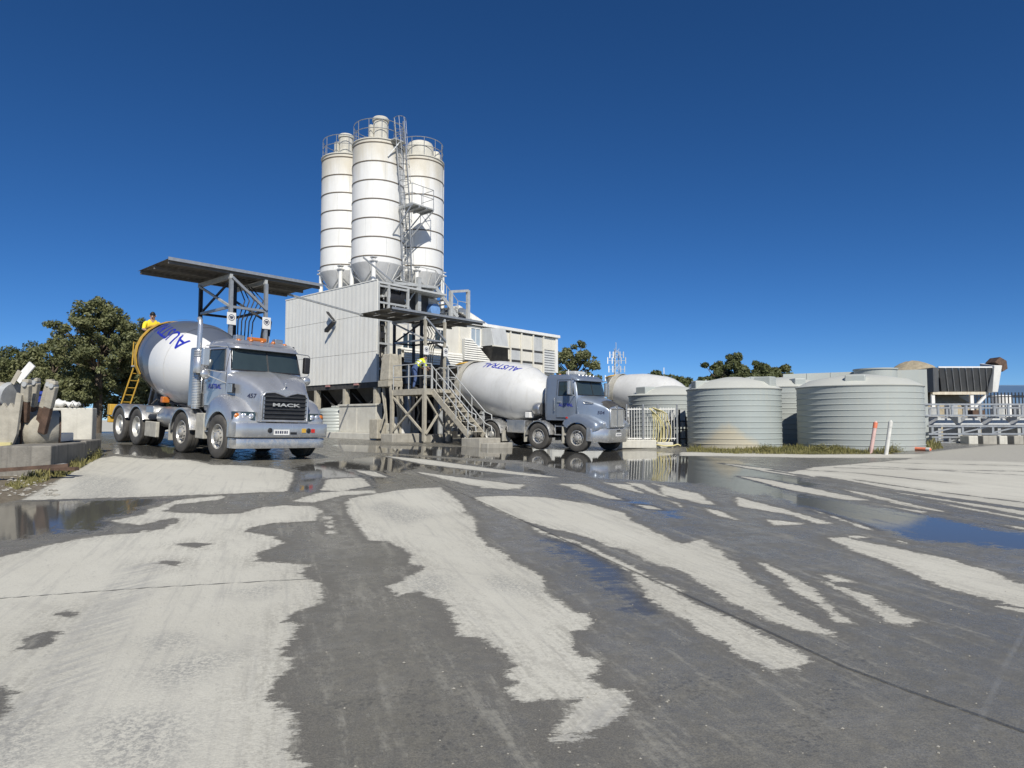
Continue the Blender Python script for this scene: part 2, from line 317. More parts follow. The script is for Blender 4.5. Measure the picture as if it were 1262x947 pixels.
PUD = [  # mirror-flat water
 z3((-300, 110), (0, 100), (60, 98), (150, 95), (350, 92), (560, 88), (480, 120), (440, 140), (350, 160), (330, 190), (150, 205), (0, 235), (-300, 260)),
 [(362, 575), (480, 560), (640, 572), (690, 588), (560, 590), (520, 575), (480, 590), (470, 602), (400, 608), (352, 608)],
 [(410, 548), (640, 552), (800, 556), (900, 566), (960, 580), (1010, 600), (930, 612), (860, 596), (740, 590), (640, 568), (500, 560), (420, 556)],
 z5((160, 130), (330, 160), (520, 190), (700, 220), (982, 275), (1300, 330), (1300, 380), (900, 310), (650, 290), (480, 240), (300, 190)),
 z4((610, 230), (720, 270), (860, 350), (900, 410), (960, 480), (900, 480), (760, 360), (640, 290)),
 z4((700, 95), (1028, 170), (1028, 200), (860, 150)),
 [(140, 547), (270, 555), (262, 570), (180, 563), (140, 560)], z3((640, -20), (960, 10), (1030, 10), (1030, 60), (920, 60), (930, 20))]
DIRT = [[(-200, 640), (0, 622), (28, 616), (80, 588), (118, 562), (126, 556), (-40, 556), (-300, 560)]]
GRAV = [z5((640, 62), (700, 40), (900, 20), (1600, 12), (1600, 150), (982, 70))]
TRACKS = [(z5((270, 70), (500, 78), (880, 102), (1200, 118)), .05), (z5((400, 112), (600, 150), (982, 205), (1300, 250)), .16), (z5((330, 105), (560, 150), (982, 225), (1300, 268)), .12), (z5((440, 85), (640, 90), (982, 96)), .05), (z5((420, 60), (640, 72), (980, 80)), .04), (z5((500, 120), (700, 150), (982, 185)), .05), (z5((300, 88), (520, 102), (780, 130)), .05), (z5((250, 92), (420, 120), (640, 165)), .08)]
JOINTS = [[(-60, 742), (0, 738), (180, 725), (384, 713.7)], [(500, 577), (560, 604), (640, 640), (740, 686), (840, 731), (960, 785), (1040, 822), (1120, 852), (1200, 880), (1300, 916)], [(-10, 619), (25, 617), (200, 612), (360, 607), (440, 605)], [(860, 575), (1040, 605), (1262, 655)]]
PALEJ = [z5((1000, 520), (930, 650), (870, 780), (840, 840)), z5((775, 775), (870, 780))]
TREADS = [z4((600, 950), (760, 850), (900, 770), (1040, 690)), z4((200, 690), (260, 800), (330, 900)), z4((-40, 780), (120, 740), (300, 690)), z3((100, 860), (250, 600), (370, 420), (460, 300)), z4((380, 760), (430, 830)), z5((0, 740), (110, 690), (180, 660)), z5((500, 620), (400, 780), (330, 900))]
def sdf_poly(P, q):
    """signed distance (positive inside) of points P to polygon q"""
    out = np.full(len(P), 1e9); ins = np.zeros(len(P), bool); n = len(q)
    for i in range(n):
        a, b = q[i], q[(i + 1) % n]; e = b - a; w = P - a
        t = np.clip((w @ e) / max(e @ e, 1e-9), 0, 1); d = np.hypot(*(w - t[:, None] * e).T); out = np.minimum(out, d)
        c = ((a[1] > P[:, 1]) != (b[1] > P[:, 1])) & (P[:, 0] < (b[0] - a[0]) * (P[:, 1] - a[1]) / (b[1] - a[1] + 1e-12) + a[0]); ins ^= c
    return np.where(ins, out, -out)
def sdf_line(P, q):
    out = np.full(len(P), 1e9)
    for a, b in zip(q[:-1], q[1:]):
        e = b - a; w = P - a; t = np.clip((w @ e) / max(e @ e, 1e-9), 0, 1); out = np.minimum(out, np.hypot(*(w - t[:, None] * e).T))
    return out
def union(P, polys, lim=6.):
    r = np.full(len(P), -9.)
    for pl in polys:
        q = ground_pts(pl); lo, hi = q.min(0) - lim, q.max(0) + lim
        k = np.where(((P >= lo) & (P <= hi)).all(1))[0]
        if len(k): r[k] = np.maximum(r[k], sdf_poly(P[k], q))
    return r
def make_ground():
    fr = np.linspace(-52, 52, 500); bk = np.linspace(56, 304, 40); ang = np.radians(np.r_[fr, bk]); na = len(ang)
    rad = np.r_[.4, .8, 1.2, 1.6, np.geomspace(1.9, 62, 540), np.geomspace(70, 4000, 16)]; nr = len(rad)
    X = np.outer(rad, np.sin(ang)).ravel(); Y = np.outer(rad, np.cos(ang)).ravel()
    Z = np.concatenate([gnp(x, y) for x, y in zip(np.array_split(X, 40), np.array_split(Y, 40))])
    far = np.hypot(X, Y) > 75; Z = np.where(far, .5, Z)
    P = np.stack([X, Y], 1); near = np.where((np.hypot(X, Y) < 60) & (Y > 0))[0]; PN = P[near]
    dry = np.full(len(X), -3.); dr = union(PN, DRY); dr = np.minimum(dr, -union(PN, WETS))
    for ln, w in TRACKS: dr = np.minimum(dr, sdf_line(PN, ground_pts(ln)) - w)
    dry[near] = dr; dry[np.hypot(X, Y) > 40] = 1.
    pud = np.full(len(X), -3.); pud[near] = union(PN, PUD)
    dirt = np.full(len(X), -3.); dirt[near] = union(PN, DIRT); grav = np.full(len(X), -3.); grav[near] = union(PN, GRAV)
    scf = np.full(len(X), -3.); scf[near] = union(PN, SCUFF)
    jt = np.full(len(X), 3.); pj = np.full(len(X), 3.)
    for q in JOINTS: jt[near] = np.minimum(jt[near], sdf_line(PN, ground_pts(q)))
    for q in PALEJ: pj[near] = np.minimum(pj[near], sdf_line(PN, ground_pts(q)))
    trd = np.full(len(X), 3.)
    for q in TREADS: trd[near] = np.minimum(trd[near], sdf_line(PN, ground_pts(q)))
    i = np.arange(nr - 1)[:, None] * na; j = np.arange(na)[None]; j2 = (j + 1) % na
    quads = np.stack([(i + j).ravel(), (i + j2).ravel(), (i + na + j2).ravel(), (i + na + j).ravel()], 1)[:, ::-1]
    me = bpy.data.meshes.new('ground'); nv = len(X)
    vs = np.stack([X, Y, Z], 1); vs = np.vstack([vs, [[0, 0, g(0, 0)]]])
    tri = np.stack([np.full(na, nv), np.arange(na), (np.arange(na) + 1) % na], 1)[:, ::-1]
    me.vertices.add(len(vs)); me.vertices.foreach_set('co', vs.ravel())
    loops = np.r_[quads.ravel(), tri.ravel()]; me.loops.add(len(loops)); me.loops.foreach_set('vertex_index', loops)
    st = np.r_[np.arange(len(quads)) * 4, len(quads) * 4 + np.arange(len(tri)) * 3]
    me.polygons.add(len(st)); me.polygons.foreach_set('loop_start', st)
    me.update(calc_edges=True); me.validate()
    for p in ('dry', dry), ('pud', pud), ('dirt', dirt), ('grav', grav), ('jt', jt), ('pj', pj), ('scf', scf), ('trd', trd):
        a = me.attributes.new(p[0], 'FLOAT', 'POINT'); a.data.foreach_set('value', np.r_[np.clip(p[1], -3, 3), p[1][0]].astype(np.float32))
    me.polygons.foreach_set('use_smooth', np.ones(len(st), bool))
    o = link(bpy.data.objects.new('ground', me)); tag(o, kind='structure', label='concrete yard with dry pale crusts, dark wet film and puddles', cat='ground')
    me.materials.append(ground_mat()); return o
def ground_mat():
    m, n, l, b = new_mat('yard_concrete')
    tc = n.new('ShaderNodeTexCoord')
    def attr(k): a = n.new('ShaderNodeAttribute'); a.attribute_name = k; return a.outputs['Fac']
    def noise(sc, det=6, ro=.6, stretch=None, dist=0.):
        t = n.new('ShaderNodeTexNoise'); t.inputs['Scale'].default_value = sc; t.inputs['Detail'].default_value = det; t.inputs['Roughness'].default_value = ro; t.inputs['Distortion'].default_value = dist
        if stretch:
            mp = n.new('ShaderNodeMapping'); mp.vector_type = 'TEXTURE'; mp.inputs['Rotation'].default_value = (0, 0, stretch[0]); mp.inputs['Scale'].default_value = (1 / stretch[1], 1 / stretch[2], 1); l.new(tc.outputs['Object'], mp.inputs[0]); l.new(mp.outputs[0], t.inputs['Vector'])
        else: l.new(tc.outputs['Object'], t.inputs['Vector'])
        return t.outputs['Fac']
    def math_(op, a, c=None, d=None):
        t = n.new('ShaderNodeMath'); t.operation = op
        for i, x in enumerate((a, c, d)):
            if x is None: continue
            if isinstance(x, (int, float)): t.inputs[i].default_value = x
            else: l.new(x, t.inputs[i])
        return t.outputs[0]
    def rng(x, a, c, lo=0., hi=1.):
        t = n.new('ShaderNodeMapRange'); t.interpolation_type = 'SMOOTHSTEP'; l.new(x, t.inputs[0])
        for i, v in enumerate((a, c, lo, hi)): t.inputs[i + 1].default_value = v
        return t.outputs[0]
    def mix(f, a, c):
        t = n.new('ShaderNodeMix'); t.data_type = 'RGBA'
        if isinstance(f, (int, float)): t.inputs[0].default_value = f
        else: l.new(f, t.inputs[0])
        for i, x in ((6, a), (7, c)):
            if isinstance(x, tuple): t.inputs[i].default_value = (*x, 1)
            else: l.new(x, t.inputs[i])
        return t.outputs[2]
    vt = n.new('ShaderNodeTexVoronoi'); vt.inputs['Scale'].default_value = 26; l.new(tc.outputs['Object'], vt.inputs['Vector']); voro = vt.outputs['Distance']
    n1 = noise(2.2, 8, .68); n2 = noise(14, 6, .65); st = noise(3, 6, .6, (R(10), 1.0, 5.0)); ns = noise(60, 4, .65); vb = noise(.35, 5, .55)
    wob = math_('ADD', math_('MULTIPLY', math_('SUBTRACT', n1, .5), .26), math_('ADD', math_('MULTIPLY', math_('SUBTRACT', n2, .5), .10), math_('MULTIPLY', math_('SUBTRACT', st, .5), .16)))
    wob = math_('ADD', wob, math_('ADD', math_('MULTIPLY', math_('SUBTRACT', noise(42, 4, .75), .5), .11), math_('MULTIPLY', math_('SUBTRACT', noise(8, 6, .75, (R(10), 1, 7)), .5), .14)))
    d = math_('ADD', attr('dry'), wob)
    dryf = rng(d, -.012, .03)
    damp = rng(d, -.22, .02)                      # drying rim around each crust
    pn = math_('ADD', math_('MULTIPLY', math_('SUBTRACT', n1, .5), 1.1), math_('ADD', math_('MULTIPLY', math_('SUBTRACT', n2, .5), .35), math_('MULTIPLY', math_('SUBTRACT', st, .5), .6)))
    pf = rng(math_('ADD', attr('pud'), pn), -.10, .16)
    # scuffs wearing through the crust
    sc = math_('ADD', math_('MULTIPLY', noise(5, 8, .75, (R(118), 1, 5)), .6), math_('MULTIPLY', noise(26, 5, .7), .4))
    worn = rng(sc, .535, .66, 0, .55)
    scm = math_('MULTIPLY', rng(attr('scf'), -.25, .15), rng(noise(40, 5, .75), .42, .6, 0, .75))
    slur = math_('MULTIPLY', rng(d, -1.3, -.02), rng(math_('ADD', math_('MULTIPLY', noise(2.0, 8, .74, (R(109), .5, 3.2)), .7), math_('MULTIPLY', noise(24, 6, .7), .3)), .50, .64, 0, .75))
    drc = mix(rng(vb, .3, .7), (.545, .525, .447), (.63, .61, .525))
    drc = mix(math_('MULTIPLY', rng(ns, .3, .7), .25), drc, (.43, .413, .355))
    drc = mix(math_('MULTIPLY', rng(attr('trd'), .06, .14, 1., 0.), rng(voro, .10, .34, .45, 0.)), drc, (.30, .29, .26))
    drc = mix(rng(noise(95, 4, .7), .52, .66, 0, .35), drc, (.36, .345, .30)); drc = mix(rng(noise(1.1, 7, .7, (R(-35), 1, 3)), .5, .7, 0, .35), drc, (.40, .385, .34)); drc = mix(math_('MULTIPLY', rng(d, .0, .45, 1., 0.), rng(math_('ADD', math_('MULTIPLY', noise(30, 5, .7), .5), math_('MULTIPLY', noise(3.5, 7, .7, (R(109), .6, 5)), .5)), .44, .6, 0, .7)), drc, (.33, .315, .27)); drc = mix(rng(noise(1.6, 8, .7, (R(109), .35, 6)), .50, .66, 0, .42), drc, (.37, .36, .325)); drc = mix(math_('MULTIPLY', rng(attr('trd'), .05, .30, 1., 0.), rng(noise(3, 6, .7, (R(60), .5, 6)), .40, .62, 0, .55)), drc, (.34, .335, .315)); drc = mix(worn, drc, (.31, .30, .27)); drc = mix(scm, drc, (.235, .235, .225))
    wc = mix(rng(vb, .3, .7), (.172, .161, .130), (.235, .220, .180))
    wc = mix(math_('MULTIPLY', rng(n2, .35, .7), .5), wc, (.115, .114, .106))
    wc = mix(rng(ns, .62, .75, 0, .55), wc, (.20, .195, .175))
    wc = mix(math_('MULTIPLY', rng(attr('trd'), .03, .15, 1., 0.), rng(voro, .22, .42, .45, 0.)), wc, (.05, .05, .048)); wc = mix(rng(noise(.9, 7, .7, (R(25), 1, 3.5)), .52, .72, 0, .5), wc, (.27, .262, .235)); wc = mix(damp, wc, (.175, .165, .14))
    wc = mix(rng(noise(110, 3, .6), .42, .6, 0, .45), wc, (.075, .074, .070)); wc = mix(rng(noise(150, 3, .6), .57, .68, 0, .5), wc, (.30, .29, .262)); wc = mix(slur, wc, (.33, .315, .265)); wc = mix(pf, wc, (.095, .092, .083))
    col = mix(dryf, wc, drc)
    gr = mix(rng(n2, .3, .7), (.40, .385, .335), (.54, .52, .46)); gr = mix(rng(ns, .35, .65), gr, (.34, .325, .28))
    gf = rng(math_('ADD', attr('grav'), wob), -.1, .3); col = mix(gf, col, gr)
    dtc = mix(rng(n2, .3, .7), (.13, .108, .078), (.23, .20, .15)); dtf = rng(math_('ADD', attr('dirt'), wob), -.05, .1); col = mix(dtf, col, dtc)
    jw = math_('ADD', attr('jt'), math_('MULTIPLY', math_('SUBTRACT', n2, .5), .02))
    jf = rng(jw, .006, .025, .7, 0.); col = mix(jf, col, (.045, .043, .038))
    col = mix(math_('MULTIPLY', rng(attr('pj'), .004, .022, .4, 0.), rng(n1, .35, .6)), col, (.27, .265, .24))
    l.new(col, b.inputs['Base Color'])
    keep = math_('MAXIMUM', dryf, math_('MAXIMUM', gf, dtf))
    wr = mix(pf, mix(rng(noise(5, 5, .6), .35, .65), (.17, .17, .17), (.42, .42, .42)), (.025, .025, .025)); wr = mix(math_('MAXIMUM', damp, slur), wr, (.55, .55, .55))
    ro = mix(keep, wr, (.88, .88, .88)); l.new(ro, b.inputs['Roughness'])
    b.inputs['IOR'].default_value = 1.36
    sp = mix(keep, mix(pf, (.30, .30, .30), (.5, .5, .5)), (.2, .2, .2)); l.new(sp, b.inputs['Specular IOR Level'])
    # relief: crust thickness, grit; still water stays flat
    hgt = math_('ADD', math_('MULTIPLY', dryf, .25), math_('ADD', math_('MULTIPLY', ns, .5), math_('MULTIPLY', n2, .5)))
    hgt = math_('SUBTRACT', hgt, math_('MULTIPLY', jf, 2.5))
    bp = n.new('ShaderNodeBump'); bp.inputs['Distance'].default_value = .012; l.new(hgt, bp.inputs['Height'])
    stg = math_('MULTIPLY', math_('SUBTRACT', 1., math_('MULTIPLY', pf, math_('SUBTRACT', 1., keep))), .55); l.new(math_('MAXIMUM', stg, .02), bp.inputs['Strength'])
    l.new(bp.outputs[0], b.inputs['Normal'])
    return m
make_ground()
# ------------------------------------------------------------------ concrete mixer trucks (x forward, y to the truck's left, z up, origin under the front axle)
def drum_mat():
    m, n, l, b = new_mat('two_tone_drum_paint'); b.inputs['Roughness'].default_value = .38
    tc = n.new('ShaderNodeTexCoord'); sp = n.new('ShaderNodeSeparateXYZ'); l.new(tc.outputs['Object'], sp.inputs[0])
    def ma(op, a, c=None, d=None):
        t = n.new('ShaderNodeMath'); t.operation = op
        for i, x in enumerate((a, c, d)):
            if x is None: continue
            if isinstance(x, (int, float)): t.inputs[i].default_value = x
            else: l.new(x, t.inputs[i])
        return t.outputs[0]
    ang = ma('ARCTAN2', sp.outputs[2], ma('MULTIPLY', sp.outputs[1], -1))   # 0 on the near side, pi/2 at the top
    xb = ma('ADD', -.55, ma('MULTIPLY', ma('POWER', ma('MAXIMUM', ma('ADD', ma('MULTIPLY', ang, .62), .02), 0.), 2.3), 2.9))
    dk = n.new('ShaderNodeMapRange'); dk.inputs[1].default_value = -.008; dk.inputs[2].default_value = .008; l.new(ma('SUBTRACT', xb, sp.outputs[0]), dk.inputs[0])
    no = n.new('ShaderNodeTexNoise'); no.inputs['Scale'].default_value = 1.6; no.inputs['Detail'].default_value = 8; no.inputs['Roughness'].default_value = .65; l.new(tc.outputs['Object'], no.inputs['Vector'])
    def mx(f, a, c):
        t = n.new('ShaderNodeMix'); t.data_type = 'RGBA'
        if isinstance(f, float): t.inputs[0].default_value = f
        else: l.new(f, t.inputs[0])
        for i, x in ((6, a), (7, c)):
            if isinstance(x, tuple): t.inputs[i].default_value = (*x, 1)
            else: l.new(x, t.inputs[i])
        return t.outputs[2]
    wh = mx(no.outputs['Fac'], (.66, .66, .645), (.74, .735, .71)); gy = mx(no.outputs['Fac'], (.085, .10, .13), (.125, .14, .17))
    col = mx(dk.outputs[0], wh, gy)
    low = n.new('ShaderNodeMapRange'); low.inputs[1].default_value = -.5; low.inputs[2].default_value = -1.0; l.new(sp.outputs[2], low.inputs[0])
    n2 = n.new('ShaderNodeTexNoise'); n2.inputs['Scale'].default_value = 4; n2.inputs['Detail'].default_value = 9; n2.inputs['Roughness'].default_value = .7; l.new(tc.outputs['Object'], n2.inputs['Vector'])
    r2 = n.new('ShaderNodeMapRange'); r2.inputs[1].default_value = .5; r2.inputs[2].default_value = .68; l.new(n2.outputs['Fac'], r2.inputs[0])
    col = mx(ma('MULTIPLY', low.outputs[0], ma('MULTIPLY', r2.outputs[0], .7)), col, (.40, .37, .31))
    l.new(col, b.inputs['Base Color']); b.inputs['Coat Weight'].default_value = .3
    return m
M['drum2tone'] = drum_mat()
TY = [(.30, -.12), (.335, -.143), (.40, -.150), (.47, -.148), (.505, -.138), (.522, -.118)]
TYP = TY + [(.525, -.095), (.525, -.052), (.510, -.048), (.510, -.036), (.525, -.032), (.525, .032), (.510, .036), (.510, .048), (.525, .052), (.525, .095)] + [(r, -h) for r, h in TY[::-1]]
def wheel_meshes():
    t = MB().lathe(TYP + [TYP[0]], 40, ax='y').mesh('tyre', 'tyre', 50)
    tb = MB()                                                     # shoulder blocks
    f = MB().lathe([(.302, .10), (.302, .128), (.288, .134), (.275, .115), (.262, .06), (.225, .045), (.185, .075), (.150, .105), (.135, .11), (.11, .115), (.105, .155), (.08, .172), (.0, .175)], 40, ax='y').mesh('rim', 'chrome', 40)
    r = MB().lathe([(.302, .10), (.302, .128), (.288, .132), (.272, .105), (.255, -.02), (.245, -.045), (.15, -.055), (.14, -.04), (.13, .08), (.11, .11), (.0, .115)], 40, ax='y').mesh('rim', 'rimdull', 40)
    nut = MB(); hol = MB(); hr = MB()
    for k in range(10):
        a = 2 * math.pi * k / 10; c, s = math.cos(a), math.sin(a)
        nut.tube((.162 * c, .095, .162 * s), (.162 * c, .135, .162 * s), .017, 6)
        a += math.pi / 10; c, s = math.cos(a), math.sin(a); d = Vector((c, 0, s)); e = Vector((-s, 0, c))
        hol.add([Vector((.222 * c, .056, .222 * s)) + d * .026 * math.cos(q) + Vector((0, -.012 * math.cos(q), 0)) + e * .026 * math.sin(q) for q in [2 * math.pi * i / 10 for i in range(10)]], [tuple(range(10))])
        hr.add([Vector((.215 * c, -.044, .215 * s)) + d * .024 * math.cos(q) + e * .03 * math.sin(q) for q in [2 * math.pi * i / 10 for i in range(10)]], [tuple(range(10))])
    return t, f, r, nut.mesh('wheel_nuts', 'chrome', 40), hol.mesh('hand_holes', 'black'), hr.mesh('hand_holes', 'black')
WM = wheel_meshes()
def put_wheel(parent, x, y, front, turn=0.):
    s = 1 if y > 0 else -1
    w = link(bpy.data.objects.new('wheel', WM[0])); w.parent = parent; w.location = (x, y, .525); w.rotation_euler = (0, random.random() * 6, 0)
    if s < 0: w.rotation_euler = (0, w.rotation_euler[1], math.pi)
    if turn: w.rotation_euler = (0, 0, (math.pi if s < 0 else 0) + turn)
    for nm, me in (('rim', WM[1] if front else WM[2]), ('wheel_nuts', WM[3] if front else None), ('hand_holes', WM[4] if front else WM[5])):
        if me: c = link(bpy.data.objects.new(nm, me)); c.parent = w; tag(c, kind='stuff' if nm != 'rim' else None)
    if not front:
        i = link(bpy.data.objects.new('inner_tyre', WM[0])); i.parent = w; i.location = (0, -.34, 0)
    return w
def interp(x, xs, ys): return float(np.interp(x, xs, ys))
class Cab:
    """body shell: superelliptic rings stacked in z; windows are patches of the same surface set proud of it"""
    def __init__(s, z, xf, xr, w, n=5.): s.z, s.xf, s.xr, s.w, s.n = z, xf, xr, w, n
    def dims(s, z): return interp(z, s.z, s.xf), interp(z, s.z, s.xr), interp(z, s.z, s.w)
    def ring(s, z, k=40):
        xf, xr, w = s.dims(z); xm = (xf + xr) / 2; a = (xf - xr) / 2; out = []
        for i in range(k):
            t = 2 * math.pi * (i + .5) / k; c, d = math.cos(t), math.sin(t)
            out.append((xm + a * math.copysign(abs(c) ** (2 / s.n), c), w * math.copysign(abs(d) ** (2 / s.n), d), z))
        return out
    def front(s, y, z, off=0.):
        xf, xr, w = s.dims(z); xm = (xf + xr) / 2; a = (xf - xr) / 2
        return Vector((xm + a * max(1 - abs(y / w) ** s.n, 0) ** (1 / s.n) + off, y, z))
    def side(s, x, z, sg=-1, off=0.):
        xf, xr, w = s.dims(z); xm = (xf + xr) / 2; a = (xf - xr) / 2
        return Vector((x, sg * (w * max(1 - abs((x - xm) / a) ** s.n, 0) ** (1 / s.n) + off), z))
def lin(a, b, t): return a + (b - a) * t
def frame_loop(fn, r, n=8):
    """tube round the unit-square border of fn"""
    pts = [fn(t / n, 0) for t in range(n)] + [fn(1, t / n) for t in range(n)] + [fn(1 - t / n, 1) for t in range(n)] + [fn(0, 1 - t / n) for t in range(n)]
    return MB().path(pts + [pts[0], pts[1]], r, 5)
def fender(T, sg, path, arch_r, c, yi, yo, m):
    """wheel-arch guard: top skin, rolled outer edge and side wall down to the round arch"""
    mb = MB(); rings = []
    for x, z in path:
        d = Vector((x - c[0], z - c[1])); L = d.length; d /= L
        ar = arch_r if d.y > -.2 else min(arch_r, L)
        inn = lambda k: (c[0] + d.x * (L - k), c[1] + d.y * (L - k))
        pr = [(yi, 0), (lin(yi, yo, .55), 0), (lin(yi, yo, .8), .018), (lin(yi, yo, .93), .065), (yo, .15)]
        ring = [(inn(k)[0], sg * y, inn(k)[1]) for y, k in pr]
        ring.append((c[0] + d.x * ar, sg * (yo - .005), c[1] + d.y * ar)); ring.append((c[0] + d.x * ar, sg * (yo - .12), c[1] + d.y * ar))
        rings.append(ring)
    return mb.loft(rings, caps=False, closed=False).build('fender', m, T, 50)
def guard_arc(T, x, sg, r, y0, y1, a0, a1, m, name='mudguard'):
    mb = MB(); rings = []
    for k in range(19):
        a = R(lin(a0, a1, k / 18)); c, s = math.cos(a), math.sin(a)
        rings.append([(x + q * c, sg * y, .525 + q * s) for q, y in ((r, y0), (r, y1 - .02), (r - .012, y1), (r - .05, y1), (r - .05, y1 - .015), (r - .02, y1 - .03), (r - .02, y0))])
    return mb.loft(rings).build(name, m, T, 40)
def drum(T, style, x0, z0, tilt, L, rad, m, txt=None):
    """barrel on a tilted axis; local x runs from the front (0) up to the rear (-L)"""
    k = 1.
    prof = [(0, .12), (.30, .12), (.34, .02), (.50, 0), (.58, -.03), (rad * .80, -.75), (rad * .955, -1.25), (rad, -1.6), (rad, -2.85), (rad * .975, -3.2), (rad * .87, -4.0), (rad * .76, -4.6), (rad * .74, -4.68), (rad * .74, -4.95), (rad * .66, -4.97), (rad * .5, -4.6)]
    if style == 'A': prof = prof[:8] + [(rad, -2.5), (rad * .98, -2.75), (rad * .92, -3.2), (rad * .84, -3.62), (rad * .82, -3.70), (rad * .82, -3.92), (rad * .72, -3.94), (rad * .5, -3.6)]
    o = MB().lathe([(r, h + 1.6) for r, h in prof], 64, ax='x').build('drum', m, T, 28)
    mx = Matrix.Translation((x0, 0, z0)) @ Matrix.Rotation(R(tilt), 4, 'Y')
    o.matrix_local = mx
    seams = MB()
    for hx, rr in ((-.03, rad), (-1.22, rad), (.36, rad * .955)):
        seams.lathe([(rr + .001, hx - .012), (rr + .006, hx), (rr + .001, hx + .012)], 64, ax='x')
    seams.build('weld_seams', m, o, 60, root=T)['kind'] = 'stuff'
    rr0, rx0 = (.80, -2.12) if style == 'A' else (.74, -2.98)
    ringm = MB().lathe([(rad * rr0, rx0), (rad * (rr0 + .05), rx0), (rad * (rr0 + .05), rx0 - .13), (rad * rr0, rx0 - .13)], 48, ax='x'); ringm.build('roller_ring', 'chassis', o, 30, root=T)
    if txt:
        vs, fs = text_mesh(txt[0], txt[1], txt[5], txt[6]); mb = MB(); out = []
        xs_, rs_ = [h + 1.6 for r, h in prof[::-1]], [r for r, h in prof[::-1]]
        for v in vs:
            # text upside down: runs from the front towards the rear
            ax = txt[2] - v.x; rr = interp(ax, xs_[2:], rs_[2:]) + .006; a = R(txt[3]) - v.y / rr * 1.0 + v.x * txt[4]
            out.append((ax, -rr * math.cos(a), rr * math.sin(a)))
        mb.add(out, fs).build('lettering', 'bluetext', o, root=T, fix=False)
    return o
